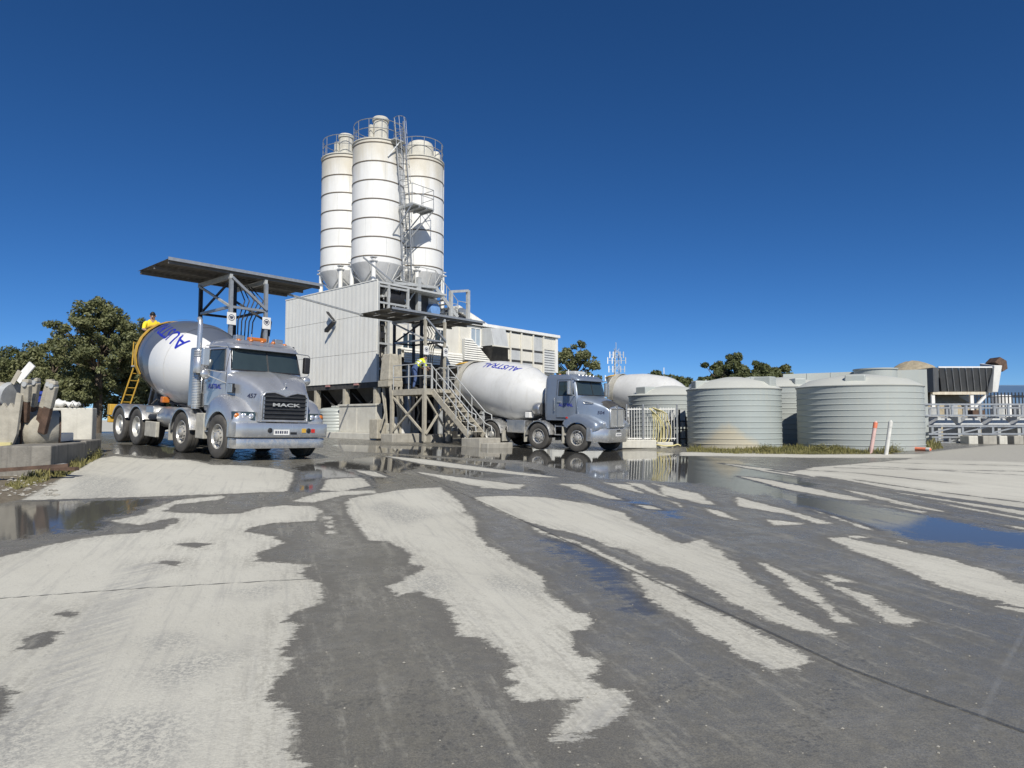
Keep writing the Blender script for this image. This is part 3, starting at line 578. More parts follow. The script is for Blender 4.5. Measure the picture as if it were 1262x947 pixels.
def mixer(label, style, group):
    A = style == 'A'
    T = thing('mixer_truck', label, 'mixer truck', frame='xy', group=group)
    pm = 'silver' if A else 'bluegrey'
    ax = (0, -2.03, -5.05, -6.40) if A else (0, -1.88, -4.47, -5.82)
    # chassis
    mb = MB()
    for s in (-1, 1): mb.box(ax[3] - 1.05, .55, s * .43 - .04, s * .43 + .04, .78, 1.04)
    for x in (.4, -1.0, -2.9, -3.8, ax[2] + .67 - 1.35, ax[3] - 1.0): mb.box(x - .06, x + .06, -.39, .39, .84, 1.0)
    for x in ax: mb.tube((x, -.9, .525), (x, .9, .525), .075, 8)
    for x in ax[2:]: mb.lathe([(0, -.2), (.16, -.17), (.2, 0), (.16, .17), (0, .2)], 12, (x, 0, .54), 'y')
    mb.box(ax[0] - .7, .45, -.36, .36, .62, .95); mb.tube((-1.2, 0, .7), (ax[2], 0, .62), .06, 8)
    mb.build('chassis_frame', 'chassis', T, 35)
    for s in (-1, 1):
        put_wheel(T, ax[0], s * 1.06, True, R(0)); put_wheel(T, ax[1], s * 1.06, True)
        put_wheel(T, ax[2], s * 1.08, False); put_wheel(T, ax[3], s * 1.08, False)
    # ---- cab
    if A: cab = Cab([1.12, 1.2, 1.9, 2.12, 2.72, 2.80, 2.88, 2.93, 2.95], [-.02, .0, .02, .02, -.17, -.15, -.28, -.42, -.6], [-1.5, -1.52, -1.54, -1.54, -1.5, -1.48, -1.44, -1.36, -1.2], [.98, 1.02, 1.04, 1.03, .96, .95, .90, .80, .60], 6.)
    else: cab = Cab([1.18, 1.25, 1.9, 2.16, 2.78, 2.86, 2.94, 2.98, 3.0], [-.12, -.1, -.08, -.08, -.25, -.23, -.34, -.5, -.65], [-1.82, -1.84, -1.86, -1.86, -1.84, -1.82, -1.78, -1.7, -1.55], [.98, 1.01, 1.03, 1.02, .96, .95, .92, .82, .62], 7.)
    zs = np.r_[np.linspace(cab.z[0], cab.z[4], 12), cab.z[5:]]
    MB().loft([cab.ring(z) for z in zs]).build('cab', pm, T, 32)
    wb, wt = cab.z[3], cab.z[4]
    b0 = wb + .04; t0 = wt - .06
    for s in (-1, 1):     # two windscreen panes with a centre bar
        fn = lambda i, j, s=s: cab.front(s * lin(.018, lin(.90, .85, j), i), lin(b0, t0, j), .012)
        p = MB().patch(fn, 8, 4).build('windscreen', 'glass', T, 60)
    frame_loop(lambda i, j: cab.front(lin(-lin(.915, .865, j), lin(.915, .865, j), i), lin(b0 - .015, t0 + .015, j), .012), .016, 10).build('windscreen_seal', 'black', T, 60)
    MB().path([cab.front(0, lin(b0, t0, k / 4), .018) for k in range(5)], .015, 5).build('windscreen_bar', 'black', T)
    visor = MB().patch(lambda i, j: cab.front(lin(-.97, .97, i) * .97, wt + lin(-.035, .10, j), lin(.16, .02, j)) , 14, 3)
    vo = visor.build('sun_visor', pm, T, 60); sm = vo.modifiers.new('solid', 'SOLIDIFY'); sm.thickness = .02
    for s in (-1, 1):     # doors, side windows, quarter glass
        x0, x1 = (-1.17, -.14) if A else (-1.12, -.22)
        dn = lambda i, j, s=s: cab.side(lin(x0, x1, i), lin(cab.z[1] + .05, wb + .0, j), s, .010)
        d = MB().patch(dn, 6, 5).build('door', pm, T, 60)
        frame_loop(lambda i, j, s=s: cab.side(lin(x0, lin(x1, x1 - .09, max(j * 2 - 1, 0)), i), lin(cab.z[1] + .04, wt - .01, j), s, .004), .008, 8).build('door_seam', 'black', d)
        MB().cbox(cab.side(x0 + .16, lin(cab.z[1], wb, .72), s, .03), .16, .03, .045).build('door_handle', 'chrome', d)
        wx1 = x1 - .06
        fn = lambda i, j, s=s: cab.side(lin(x0 + .10, lin(wx1, wx1 - .13, j), i), lin(wb + .0, wt - .08, j), s, .014)
        MB().patch(fn, 6, 4).build('side_window', 'glass', T, 60)
        frame_loop(fn, .014, 6).build('window_seal', 'black', T, 60)
        # mirrors
        mp = cab.side(x1 + .02, wt - .1, s)
        if A:
            my = s * 1.36; mx_ = -.45
            MB().path([cab.side(-.3, wt - .02, s), (mx_, my, wt - .02), (mx_, my + s * .06, wt - .05), (mx_, my + s * .06, wb + .05), (mx_, my, wb), cab.side(-.3, wb - .05, s)], .014, 6).build('mirror_bracket', 'chrome', T, 50)
            MB().box(mx_ - .10, mx_ + .02, my - .09, my + .09, wb + .08, wt - .08).build('mirror', 'black' if s > 0 else 'chrome', T, bevel=.03)
            MB().lathe([(0, .05), (.09, .045), (.115, .02), (.12, 0), (.10, -.03), (0, -.05)], 20, (mx_, my, wb - .12), 'x').build('round_mirror', 'chrome', T, 50)
            MB().path([(mx_, my, wb - .12), cab.side(-.08, wb - .34, s)], .012, 5).build('mirror_arm', 'chrome', T)
        else:
            my = s * 1.28; mx_ = -.28
            MB().path([cab.side(-.3, wt - .03, s), (mx_ + .05, my, wt + .03), (mx_ + .1, my, wt - .1), (mx_ + .1, my, wb), cab.side(-.25, wb, s)], .016, 6).build('mirror_bracket', 'chrome', T, 50)
            MB().box(mx_ - .08, mx_ + .03, my - .1, my + .1, wb + .02, wt - .06).build('mirror', 'chrome', T, bevel=.03)
        for k, zc in enumerate((.62, .95)):      # entry steps
            MB().box(x0 + .05, x1 - .25, s * 1.02 - .12, s * 1.02 + .12, zc - .02, zc + .02).build('step', 'alu', T, bevel=.008)
        MB().path([(x0 + .02, s * 1.1, 1.0), (x0 + .02, s * 1.1, .6)], .02, 6).build('step_bracket', 'alu', T)
        MB().path([cab.side(x0 - .06, wb - .1, s, .02), cab.side(x0 - .06, wb - .1, s, .07), cab.side(x0 - .06, 1.55, s, .07), cab.side(x0 - .06, 1.55, s, .02)], .014, 6).build('grab_rail', 'chrome', T, 50)
    # roof fittings
    rz = cab.z[7]
    if A:
        for y in (-.62, -.30, 0, .30, .62): MB().lathe([(.055, 0), (.05, .035), (.03, .055), (0, .06)], 14, (-.38, y, rz - .02 if abs(y) < .5 else rz - .05)).build('marker_lamp', 'amber', T, 60)
        MB().box(-.76, -.58, -.24, .24, rz + .015, rz + .11).build('beacon_bar', 'amber', T, bevel=.04, seg=3)
        for y in (-.55, .50): MB().box(-.62, -.44, y - .11, y + .11, rz + .0, rz + .11).build('work_lamp', 'alu', T, bevel=.015)
        for y in (-.24, .24): MB().tube((-.5, y, rz - .02), (-.5, y, rz + .17), .012, 5).build('aerial', 'chrome', T)
    else:
        for y in (-.5, -.25, 0, .25, .5): MB().lathe([(.05, 0), (.045, .035), (.03, .05), (0, .055)], 12, (-.42, y, rz - .03)).build('marker_lamp', 'chrome', T, 60)
        MB().box(-1.15, -.66, -.42, .30, rz + .015, rz + .17).build('air_conditioner', 'panelgrey', T, bevel=.05, seg=3)
        MB().lathe([(.06, 0), (.06, .06), (.04, .10), (0, .105)], 14, (-1.32, -.55, rz - .05)).build('beacon', 'amber', T, 50)
        MB().tube((-.9, -.55, rz - .05), (-.9, -.55, rz + .22), .02, 6).build('aerial', 'white', T)
        for y in (.42, .1): MB().tube((-.5, y, rz - .03), (-.5, y, rz + .2), .01, 5).build('aerial', 'chrome', T)
    # ---- bonnet
    if A: st = [(-.05, 1.0, 2.145, 1.30), (.12, .96, 2.12, 1.25), (.35, .86, 2.05, 1.15), (.58, .745, 1.935, 1.05), (.74, .675, 1.82, .98), (.84, .645, 1.745, .95), (.89, .63, 1.69, .93)]
    else: st = [(-.14, .98, 2.17, 1.25), (.05, .93, 2.14, 1.20), (.35, .81, 2.05, 1.1), (.65, .66, 1.93, 1.0), (.85, .58, 1.83, .95), (.97, .55, 1.76, .92), (1.01, .53, 1.70, .92)]
    rings = []
    for x, w, zt, zb in st:
        h = zt - zb
        HY, HZ = ([0, .10, .45, .80, .93, .99, 1.02, 1.03, 1.035], [.035, .012, .0, -.035, -.085, -.15, -.26, -.55, -1.]) if A else ([0, .2, .5, .78, .92, .98, 1.01, 1.03, 1.04], [.01, .005, -.01, -.045, -.10, -.17, -.28, -.55, -1.])
        half = []
        for k in range(25):
            t = k / 24 * 8; y = w * float(np.interp(t, range(9), HY)); z = zt + h * float(np.interp(t, range(9), HZ)) ; half.append((y, z))
        half = [half[0]] + [((half[i - 1][0] + 2 * half[i][0] + half[i + 1][0]) / 4, (half[i - 1][1] + 2 * half[i][1] + half[i + 1][1]) / 4) for i in range(1, 24)] + [half[24]]
        ring = [(x, -y, z) for y, z in half[:0:-1]] + [(x, y, z) for y, z in half]
        rings.append(ring)
    MB().loft(rings).build('bonnet', pm, T, 40)
    gx = st[-1][0]; gw = st[-1][1]
    # grille: surround, dark backing, slats
    if A:
        out = [(-.60, .95), (.60, .95), (.60, 1.52), (.52, 1.62), (.30, 1.64), (.14, 1.60), (0, 1.545), (-.14, 1.60), (-.30, 1.64), (-.52, 1.62), (-.60, 1.52)]
        MB().prism(out, lambda y, z, d: (gx + d, y, z), 0, .02).build('grille_backing', 'black', T)
        MB().path([(gx + .025, y, z) for y, z in out + out[:2]], .030, 8).build('grille_surround', 'silver', T, 60)
        for k in range(6):
            z = 1.01 + k * .098; MB().prism([(0, 0), (.035, .012), (.035, .034), (0, .045)], lambda a, b_, d, z=z: (gx + .02 + a, d, z + b_), -.565, .565).build('grille_slat', 'gunmetal', T, bevel=.006)
        for s in (-1, 1): MB().box(gx + .015, gx + .05, s * .555 - .018, s * .555 + .018, .97, 1.52).build('grille_bar', 'alu', T)
        vs, fs = text_mesh('MACK', .17, 0, .006); MB().add([(gx + .075, v.x * 1.5, 1.335 + v.y * .62) for v in vs], fs).build('grille_lettering', 'galvdull', T, fix=False)
        MB().path([(gx - .04, 0, 1.745), (gx - .0, 0, 1.80), (gx - .01, 0, 1.86), (gx + .03, 0, 1.87)], .016, 6).build('bonnet_emblem', 'chrome', T, 50)
    else:
        out = [(-.47, .98), (.47, .98), (.49, 1.60), (.40, 1.665), (-.40, 1.665), (-.49, 1.60)]
        MB().prism(out, lambda y, z, d: (gx + d, y, z), 0, .02).build('grille_backing', 'black', T)
        MB().path([(gx + .025, y, z) for y, z in out + out[:2]], .030, 8).build('grille_surround', 'chrome', T, 60)
        for k in range(17):
            y = -.42 + k * .0525; MB().box(gx + .02, gx + .034, y - .012, y + .012, .99, 1.64).build('grille_slat', 'galvdull', T)
        MB().box(gx + .02, gx + .05, -.03, .03, .97, 1.70).build('grille_bar', 'alu', T, bevel=.01)
        MB().prism([(-.06, 1.70), (.06, 1.70), (.05, 1.79), (-.05, 1.79)], lambda y, z, d: (gx + d - .03, y, z), 0, .05).build('bonnet_emblem', 'chrome', T)
        lou = MB().patch(lambda i, j: (lin(-.05, .90, i), lin(-.46, .46, j), interp(lin(-.05, .90, i), [s_[0] for s_ in st], [s_[2] for s_ in st]) + .02 - .05 * (abs(j - .5) * 2) ** 3), 8, 8).build('insect_screen', 'black', T, 60) if False else None
        bs = MB().patch(lambda i, j: (lin(.62, .99, i), lin(-.5, .5, j) * (1.18 - .12 * i), interp(lin(.62, .99, i), [s_[0] for s_ in st], [s_[2] for s_ in st]) + .045 - .13 * (abs(j - .5) * 2) ** 2.6), 6, 12).build('bonnet_guard', 'chassis', T, 60)
        for s in (-1, 1):
            y0 = lambda x: interp(x, [q[0] for q in st], [q[1] for q in st]) + .03
            pts = [(.12, s * (y0(.12) + .0), 1.93), (.10, s * y0(.1), 1.87), (.2, s * y0(.2), 1.845), (.42, s * y0(.42), 1.85), (.48, s * y0(.48), 1.875), (.38, s * y0(.38), 1.90), (.12, s * y0(.12), 1.935)]
            MB().path(pts, .014, 6).build('side_vent', 'chrome', T, 60)
    # ---- front guards, headlights, bumper
    arch = []
    for a in np.linspace(200, 40, 15): arch.append((.70 * math.cos(R(a)), .525 + .70 * math.sin(R(a)) * (1.32 if a < 170 and a > 10 else 1)))
    if A: path = [(-.80, .78), (-.80, 1.0), (-.74, 1.18), (-.62, 1.36), (-.42, 1.49), (-.18, 1.56), (.08, 1.56), (.30, 1.51), (.50, 1.41), (.66, 1.24), (.76, 1.14), (.82, 1.02), (.83, .90), (.80, .80)]
    else: path = [(-.76, 1.12), (-.66, 1.26), (-.46, 1.39), (-.22, 1.46), (.05, 1.47), (.30, 1.43), (.52, 1.35), (.72, 1.25), (.86, 1.17), (.93, 1.08), (.95, .95), (.90, .86)]
    for s in (-1, 1):
        f = fender(T, s, path, .60, (0, .525), .42, 1.21, pm)
        if A:
            hb = [(-.03, .0)]
            MB().hexa([(.70, s * .70, .95), (.855, s * .70, .95), (.72, s * 1.205, .95), (.60, s * 1.20, .95)], [(.70, s * .70, 1.15), (.845, s * .70, 1.15), (.70, s * 1.19, 1.15), (.60, s * 1.18, 1.15)]).build('headlight', 'glass', T, bevel=.02)
            h = T.children[-1]
            for y in (.80, .96, 1.10): MB().lathe([(0, .03), (.06, .018), (.068, 0), (.055, -.02)], 16, (.855 - (y - .70) * .27, s * y, 1.05), 'x').build('lamp', 'lens' if y < 1.05 else 'amber', h, 60)
            for y in (.80, .96): pass
        else:
            MB().hexa([(.75, s * .58, .99), (.955, s * .58, .99), (.83, s * 1.10, .99), (.65, s * 1.13, .99)], [(.75, s * .58, 1.17), (.935, s * .58, 1.17), (.80, s * 1.08, 1.17), (.65, s * 1.10, 1.17)]).build('headlight', 'lens', T, bevel=.03)
            h = T.children[-1]
            for y in (.70, .86, 1.0): MB().lathe([(0, .012), (.055, .008), (.06, 0), (.05, -.01)], 16, (.965 - (y - .58) * .245, s * y, 1.08), 'x').build('lamp', 'glass' if y > .95 else 'chrome', h, 60)
            MB().box(-.52, -.44, s * 1.20 - .02, s * 1.20 + .02, 1.26, 1.33).build('side_marker', 'redlens', T, bevel=.01)
    if A:
        for nm, z0, z1, xo, w in (('bumper', .56, .90, .98, 1.25), ('lower_bumper', .30, .535, .94, 1.20)):
            rings = []
            for k in range(21):
                t = -1 + k / 10; y = w * math.copysign(min(abs(t) * 1.06, 1), t); q = max(abs(t) - .82, 0) / .18
                x = xo - .05 * (t * t) - .22 * q * q
                rings.append([(x, y, z0), (x + .012, y, z0 + .03), (x + .02, y, (z0 + z1) / 2), (x + .012, y, z1 - .03), (x, y, z1), (x - .14, y * .99, z1), (x - .14, y * .99, z0)])
            MB().loft(rings).build(nm, 'chrome', T, 40)
        bx = .995
        pl = MB().box(bx, bx + .012, -.30, .10, .62, .75).build('number_plate', 'white', T)
        for k in range(6): MB().box(bx + .012, bx + .015, -.27 + k * .058, -.23 + k * .058 - (k % 2) * .008, .655, .72).build('plate_mark', 'darktext', pl)
        for y in (-.40, .62): MB().lathe([(0, 0), (.055, 0), (.06, .02), (.03, .03), (0, .03)], 14, (bx - .01, y, .73), 'x').build('tow_eye', 'black', T)
        MB().box(bx - .005, bx + .01, .44, .545, .68, .78).build('reflector', 'yellow', T); MB().box(bx - .015, bx + .0, .70, .80, .68, .77).build('reflector', 'redlens', T)
        MB().box(bx, bx + .01, .13, .30, .64, .69).build('bumper_slot', 'black', T)
    else:
        rings = []
        for k in range(21):
            t = -1 + k / 10; y = 1.24 * math.copysign(min(abs(t) * 1.05, 1), t); q = max(abs(t) - .5, 0) / .5
            x = 1.08 - .42 * q ** 1.4; lo = .38 + .06 * q
            rings.append([(x - .06, y, lo), (x - .01, y, lo + .10), (x, y, lo + .22), (x, y, .86), (x - .03, y, .90), (x - .2, y * .98, .90), (x - .2, y * .98, lo)])
        MB().loft(rings).build('bumper', 'chrome', T, 40)
        pl = MB().box(1.07, 1.09, -.14, .22, .62, .74).build('number_plate', 'white', T)
        for k in range(5): MB().box(1.09, 1.093, -.11 + k * .065, -.07 + k * .065, .65, .71).build('plate_mark', 'darktext', pl)
        MB().box(1.075, 1.085, -.08, .16, .80, .85).build('bumper_slot', 'black', T)
    # ---- behind the cab: stack, air cleaner
    if A:
        for s in (-1, 1):
            MB().box(-2.0, -1.62, s * .80, s * 1.10, 1.18, 2.72).build('stack_guard', 'alu', T, bevel=.05, seg=3) if s < 0 else None
        for k in range(30): pass
        MB().lathe([(.10, 1.15), (.10, 2.62), (.085, 2.66)], 18, (-1.58, -1.06, 0)).build('muffler', 'chrome', T, 50)
        mg = MB()
        for k in range(36): mg.lathe([(.112, 1.2 + k * .04), (.118, 1.21 + k * .04), (.112, 1.22 + k * .04)], 14, (-1.58, -1.06, 0))
        mg.build('muffler_shield', 'galvdull', T, 40)['kind'] = 'stuff'
        MB().path([(-1.58, -1.06, 2.6), (-1.58, -1.06, 3.28), (-1.62, -1.06, 3.42), (-1.68, -1.06, 3.46)], .062, 12).build('exhaust_stack', 'chrome', T, 50)
        MB().lathe([(.12, 2.05), (.13, 2.08), (.13, 2.42), (.10, 2.46)], 18, (-1.40, -1.12, 0)).build('air_cleaner', 'chrome', T, 50)
        for k in range(3): pass
        bl = MB().box(.06, .34, -1.045, -1.0, 1.58, 1.80).build('bonnet_intake', 'black', T)
        for k in range(4): MB().box(.08 + k * .066, .12 + k * .066, -1.065, -1.03, 1.59, 1.79).build('intake_slat', 'chrome', bl)
    else:
        MB().lathe([(0, .2), (.22, .18), (.27, .1), (.27, -.1), (.22, -.18), (0, -.2)], 22, (-2.25, -.72, 1.62), 'x').build('water_tank', 'alu', T, 50)
        MB().lathe([(0, .25), (.32, .22), (.36, 0), (.32, -.22), (0, -.25)], 20, (-2.1, -.25, 1.95), 'y').build('drum_drive_motor', 'black', T, 50)
        MB().box(-2.75, -2.5, -1.0, -.72, 1.25, 1.48).build('work_lamp', 'white', T, bevel=.02)
        MB().path([(-1.98, .95, 1.2), (-1.98, .95, 3.1), (-2.06, .95, 3.2)], .065, 12).build('exhaust_stack', 'chrome', T, 50)
    # numbers and name on the door
    num = '457' if A else '504'
    vs, fs = text_mesh(num, .15 if A else .17, .12, .004)
    def hood_side(x, z):
        w = interp(x, [q[0] for q in st], [q[1] for q in st]); zt = interp(x, [q[0] for q in st], [q[2] for q in st]); zb = interp(x, [q[0] for q in st], [q[3] for q in st])
        return w * float(np.interp((zt - z) / (zt - zb), [0, .035, .085, .15, .26, .55, 1.], [.5, .8, .93, .99, 1.02, 1.03, 1.035]))
    xc, zc = (.66, 1.52) if A else (.72, 1.50)
    MB().add([(xc + v.x, -(hood_side(xc + v.x, zc + v.y) + .006), zc + v.y) for v in vs], fs).build('fleet_number', 'darktext', T, fix=False)
    vs, fs = text_mesh('AUSTRAL', .16, .15, .004)
    MB().add([cab.side((-.62 if A else -.66) + v.x, (1.72 if A else 1.78) + v.y, -1, .018) for v in vs], fs).build('door_lettering', 'bluetext', T, fix=False)
    # ---- mudguards, tanks, boxes
    for s in (-1, 1):
        guard_arc(T, ax[1], s, .64, .82, 1.24, 8, 176, 'alu')
        MB().box(ax[1] - .72, ax[1] - .69, s * .86, s * 1.22, .28, .72).build('mudflap', 'cementmud', T)
        if A:
            for x in ax[2:]: guard_arc(T, x, s, .63, .62, 1.25, 22, 158, 'alu')
            MB().box(ax[2] + .68, ax[2] + 1.18, s * .62, s * 1.22, .95, 1.14).build('guard_top', 'alu', T, bevel=.02)
            MB().box(ax[2] + .66, ax[2] + 1.45, s * 1.12, s * 1.22, .30, .72).build('side_skirt', 'cementmud', T, bevel=.02)
            MB().lathe([(0, .52), (.26, .5), (.29, .42), (.29, -.42), (.26, -.5), (0, -.52)], 24, (-3.35, s * .86, .86), 'x').build('fuel_tank', 'alu', T, 50)
            MB().hexa([(-1.28, s * .7, .42), (-.82, s * .7, .42), (-.82, s * 1.16, .42), (-1.28, s * 1.16, .42)], [(-1.28, s * .7, 1.05), (-.82, s * .7, 1.05), (-.82, s * 1.16, 1.05), (-1.28, s * 1.16, 1.05)]).build('battery_box', 'cementmud', T, bevel=.02)
        else:
            guard_arc(T, ax[2], s, .64, .62, 1.25, 5, 150, 'alu'); guard_arc(T, ax[3], s, .64, .62, 1.25, 35, 175, 'alu')
            MB().box(ax[2] + .66, ax[2] + .70, s * .72, s * 1.22, .25, .70).build('mudflap', 'cementmud', T)
            MB().box(-3.6, -2.62, s * .62, s * 1.16, .62, 1.15).build('tool_box', 'alu', T, bevel=.03)
            MB().lathe([(0, .4), (.2, .38), (.24, .32), (.24, -.32), (.2, -.38), (0, -.4)], 18, (-3.75, s * .75, .62), 'x').build('air_tank', 'black', T, 50)
            MB().box(ax[0] - .70, ax[0] - .66, s * .9, s * 1.2, .30, .95).build('mudflap', 'cementmud', T)
    # ---- pedestals, drum, hopper, chute, ladder
    rad = 1.23 if A else 1.25; tilt = 9.5
    zc = 2.34 if A else 2.26; xc = -3.85 if A else -3.72
    MB().hexa([(-2.35, -.5, 1.04), (-1.85, -.5, 1.04), (-1.85, .5, 1.04), (-2.35, .5, 1.04)], [(-2.1, -.3, 2.1), (-1.75, -.3, 2.1), (-1.75, .3, 2.1), (-2.1, .3, 2.1)]).build('front_pedestal', 'chassis', T, bevel=.02)
    dm = 'drum2tone' if A else 'drumwhite'
    tx = ('AUSTRAL', .60, -.52, 46, .12, .05, .006) if A else ('AUSTRAL', .50, -.85, 57, -.02, .2, .008)
    drum(T, style, xc, zc, tilt, 0, rad, dm, tx)
    DL = 2.36 if A else 3.35; xe = xc - DL * math.cos(R(tilt)); ze = zc + DL * math.sin(R(tilt))
    mb = MB()
    for s in (-1, 1):
        mb.beam((xe + 1.0, s * .46, 1.04), (xe + .78, s * .62, ze - .52), .12, .16); mb.beam((xe + 1.9, s * .43, 1.04), (xe + .85, s * .6, ze - .62), .09, .12); mb.beam((xe - .15, s * .43, 1.04), (xe + .75, s * .6, ze - .70), .08, .1)
        mb.tube((xe + 1.08, s * .52, ze - 1.02), (xe + .92, s * .52, ze - .98), .13, 12)
    mb.beam((xe + .78, -.66, ze - .55), (xe + .78, .66, ze - .55), .12, .2); mb.box(xe + .1, xe + 1.9, -.44, .44, 1.04, 1.12)
    mb.build('rear_pedestal', 'chassis', T, 35)
    # charge hopper: open flared bowl with a yellow lip
    hp = MB(); ho = MB()
    cx, cz = xe - .10, ze + .68
    rings = []
    for dx, wy, z in ((.30, .30, ze + .05), (.34, .42, ze + .35), (.44, .62, cz + .06), (.44, .64, cz + .12)):
        rings.append([(cx + dx * math.cos(a), wy * math.sin(a), z + .10 * math.cos(a)) for a in [2 * math.pi * k / 24 for k in range(24)]])
    hop = hp.loft(rings, caps=False).build('charge_hopper', 'cementmud', T, 45); sm = hop.modifiers.new('solid', 'SOLIDIFY'); sm.thickness = .02
    MB().path([Vector(p) for p in rings[-1] + rings[-1][:2]], .035, 6).build('hopper_lip', 'yellow', hop, 60)
    # rear collar shroud over the drum mouth
    sh = MB(); rs = []
    for k in range(17):
        a = R(lin(-35, 215, k / 16)); q = rad * (.86 if A else .80)
        rs.append([(xe + .28 + dx + q2 * math.sin(a) * math.sin(R(tilt)), q2 * math.cos(a), ze - .05 + q2 * math.sin(a)) for q2, dx in ((q, .06 if A else .16), (q + .03, .06 if A else .16), (q + .03, -.10 if A else -.18), (q, -.10 if A else -.18))])
    sh.loft(rs).build('drum_collar', 'yellow' if A else 'cementmud', T, 40)
    # discharge chute
    ch = MB(); rr = []
    for x, z, w in ((xe - .15, ze - .55, .34), (xe - .5, ze - 1.0, .26), (xe - .75, ze - 1.45, .24), (xe - .80, ze - 1.95, .22)):
        rr.append([(x + .10 * math.sin(R(a)), w * math.cos(R(a)), z - .6 * w * math.sin(R(a))) for a in range(0, 181, 20)])
    co = ch.loft(rr, closed=False, caps=False).build('discharge_chute', 'galvdull', T, 50); sm = co.modifiers.new('solid', 'SOLIDIFY'); sm.thickness = .02
    MB().path([(xe - .6, .12, 1.1), (xe - .35, .12, ze - .9)], .04, 8).build('chute_ram', 'chrome', T)
    # ladder and standing platform
    lm = 'yellow' if A else 'galv'; yl = -.72
    px = xe - .30
    lad = MB()
    top = ((px - .15, yl, ze + .05), (px - .15, yl + .26, ze + .05)); bx0 = ax[3] - .98; bot = ((bx0, yl - .25, .75), (bx0, yl + .01, .75))
    lo = MB().tube(top[0], bot[0], .022, 6).tube(top[1], bot[1], .022, 6).build('ladder', lm, T)
    for k in range(9): MB().tube(Vector(bot[0]).lerp(Vector(top[0]), k / 9), Vector(bot[1]).lerp(Vector(top[1]), k / 9), .012, 6).build('rung', lm, lo)
    MB().box(px - .45, px + .15, yl - .1, yl + .62, ze - .42, ze - .38).build('standing_platform', 'galvdull', T)
    MB().path([(px - .42, yl - .08, ze - .4), (px - .42, yl - .08, ze + .35), (px - .42, yl + .6, ze + .35), (px - .42, yl + .6, ze - .4)], .02, 6).build('platform_rail', lm, T, 50)
    MB().box(ax[3] - 1.12, ax[3] - .98, -1.2, 1.2, .55, .75).build('rear_bar', 'yellow' if A else 'galvdull', T, bevel=.02)
    if A: MB().box(ax[3] - 1.10, ax[3] - .86, -1.22, -.98, .78, 1.12).build('ladder_bracket', 'yellow', T, bevel=.02)
    for s in (-1, 1): MB().box(ax[3] - 1.14, ax[3] - 1.12, s * .95 - .14, s * .95 + .14, .58, .70).build('tail_lamp', 'redlens', T, bevel=.01)
    MB().box(ax[2] + .9, ax[2] + 1.08, -.95, -.75, 1.25, 1.42).build('rear_beacon', 'amber', T, bevel=.03) if A else None
    # hoses along the drum cradle
    MB().path([(xe + .8, -.7, 1.2), (xe + 1.3, -.75, 1.35), (xe + 2.1, -.6, 1.25), (xe + 3.2, -.55, 1.15)], .03, 6).build('hydraulic_hose', 'black', T, 60)
    return T, (xe, ze)
def place_truck(T, u_side, v_front, wb):
    """set the wheels on the ground: near-side front wheel at (u_side, v_front), heading along -v"""
    c = [xy(u_side + du, v_front + dv) for du, dv in ((0, 0), (2.12, 0), (0, wb), (2.12, wb))]
    z = [g(p.x, p.y) for p in c]
    zf, zr = (z[0] + z[1]) / 2, (z[2] + z[3]) / 2
    fw = (c[0] - c[2]); fw.z = zf - zr; fw.normalize()
    lf = (c[1] - c[0]); lf.z = (z[1] + z[3] - z[0] - z[2]) / 2; lf.normalize()
    up = fw.cross(lf).normalized(); lf = up.cross(fw)
    m = Matrix((fw, lf, up)).transposed().to_4x4(); o = xy(u_side + 1.06, v_front, zf); m.translation = o + up * .0
    T.matrix_world = m
t1, e1 = mixer('silver mixer truck with bull-nosed bonnet, wide slatted grille and two-tone grey and white drum', 'A', 'mixer trucks')
place_truck(t1, 7.28, 15.58, 6.4)
t2, e2 = mixer('blue-grey mixer truck with tall narrow grille and plain white drum beside the stair tower', 'B', 'mixer trucks')
place_truck(t2, 20.62, 14.68, 5.82)
t3 = copy_tree(t2)
for c_ in [x for x in t3.children_recursive if x.name.startswith(('lettering', 'door_lettering', 'fleet_number'))]: bpy.data.objects.remove(c_)
tag(t3, 'white drummed mixer truck mostly hidden behind the blue-grey mixer and the water tanks', 'mixer truck', 'mixer trucks')
place_truck(t3, 33.5, 14.8, 5.82)
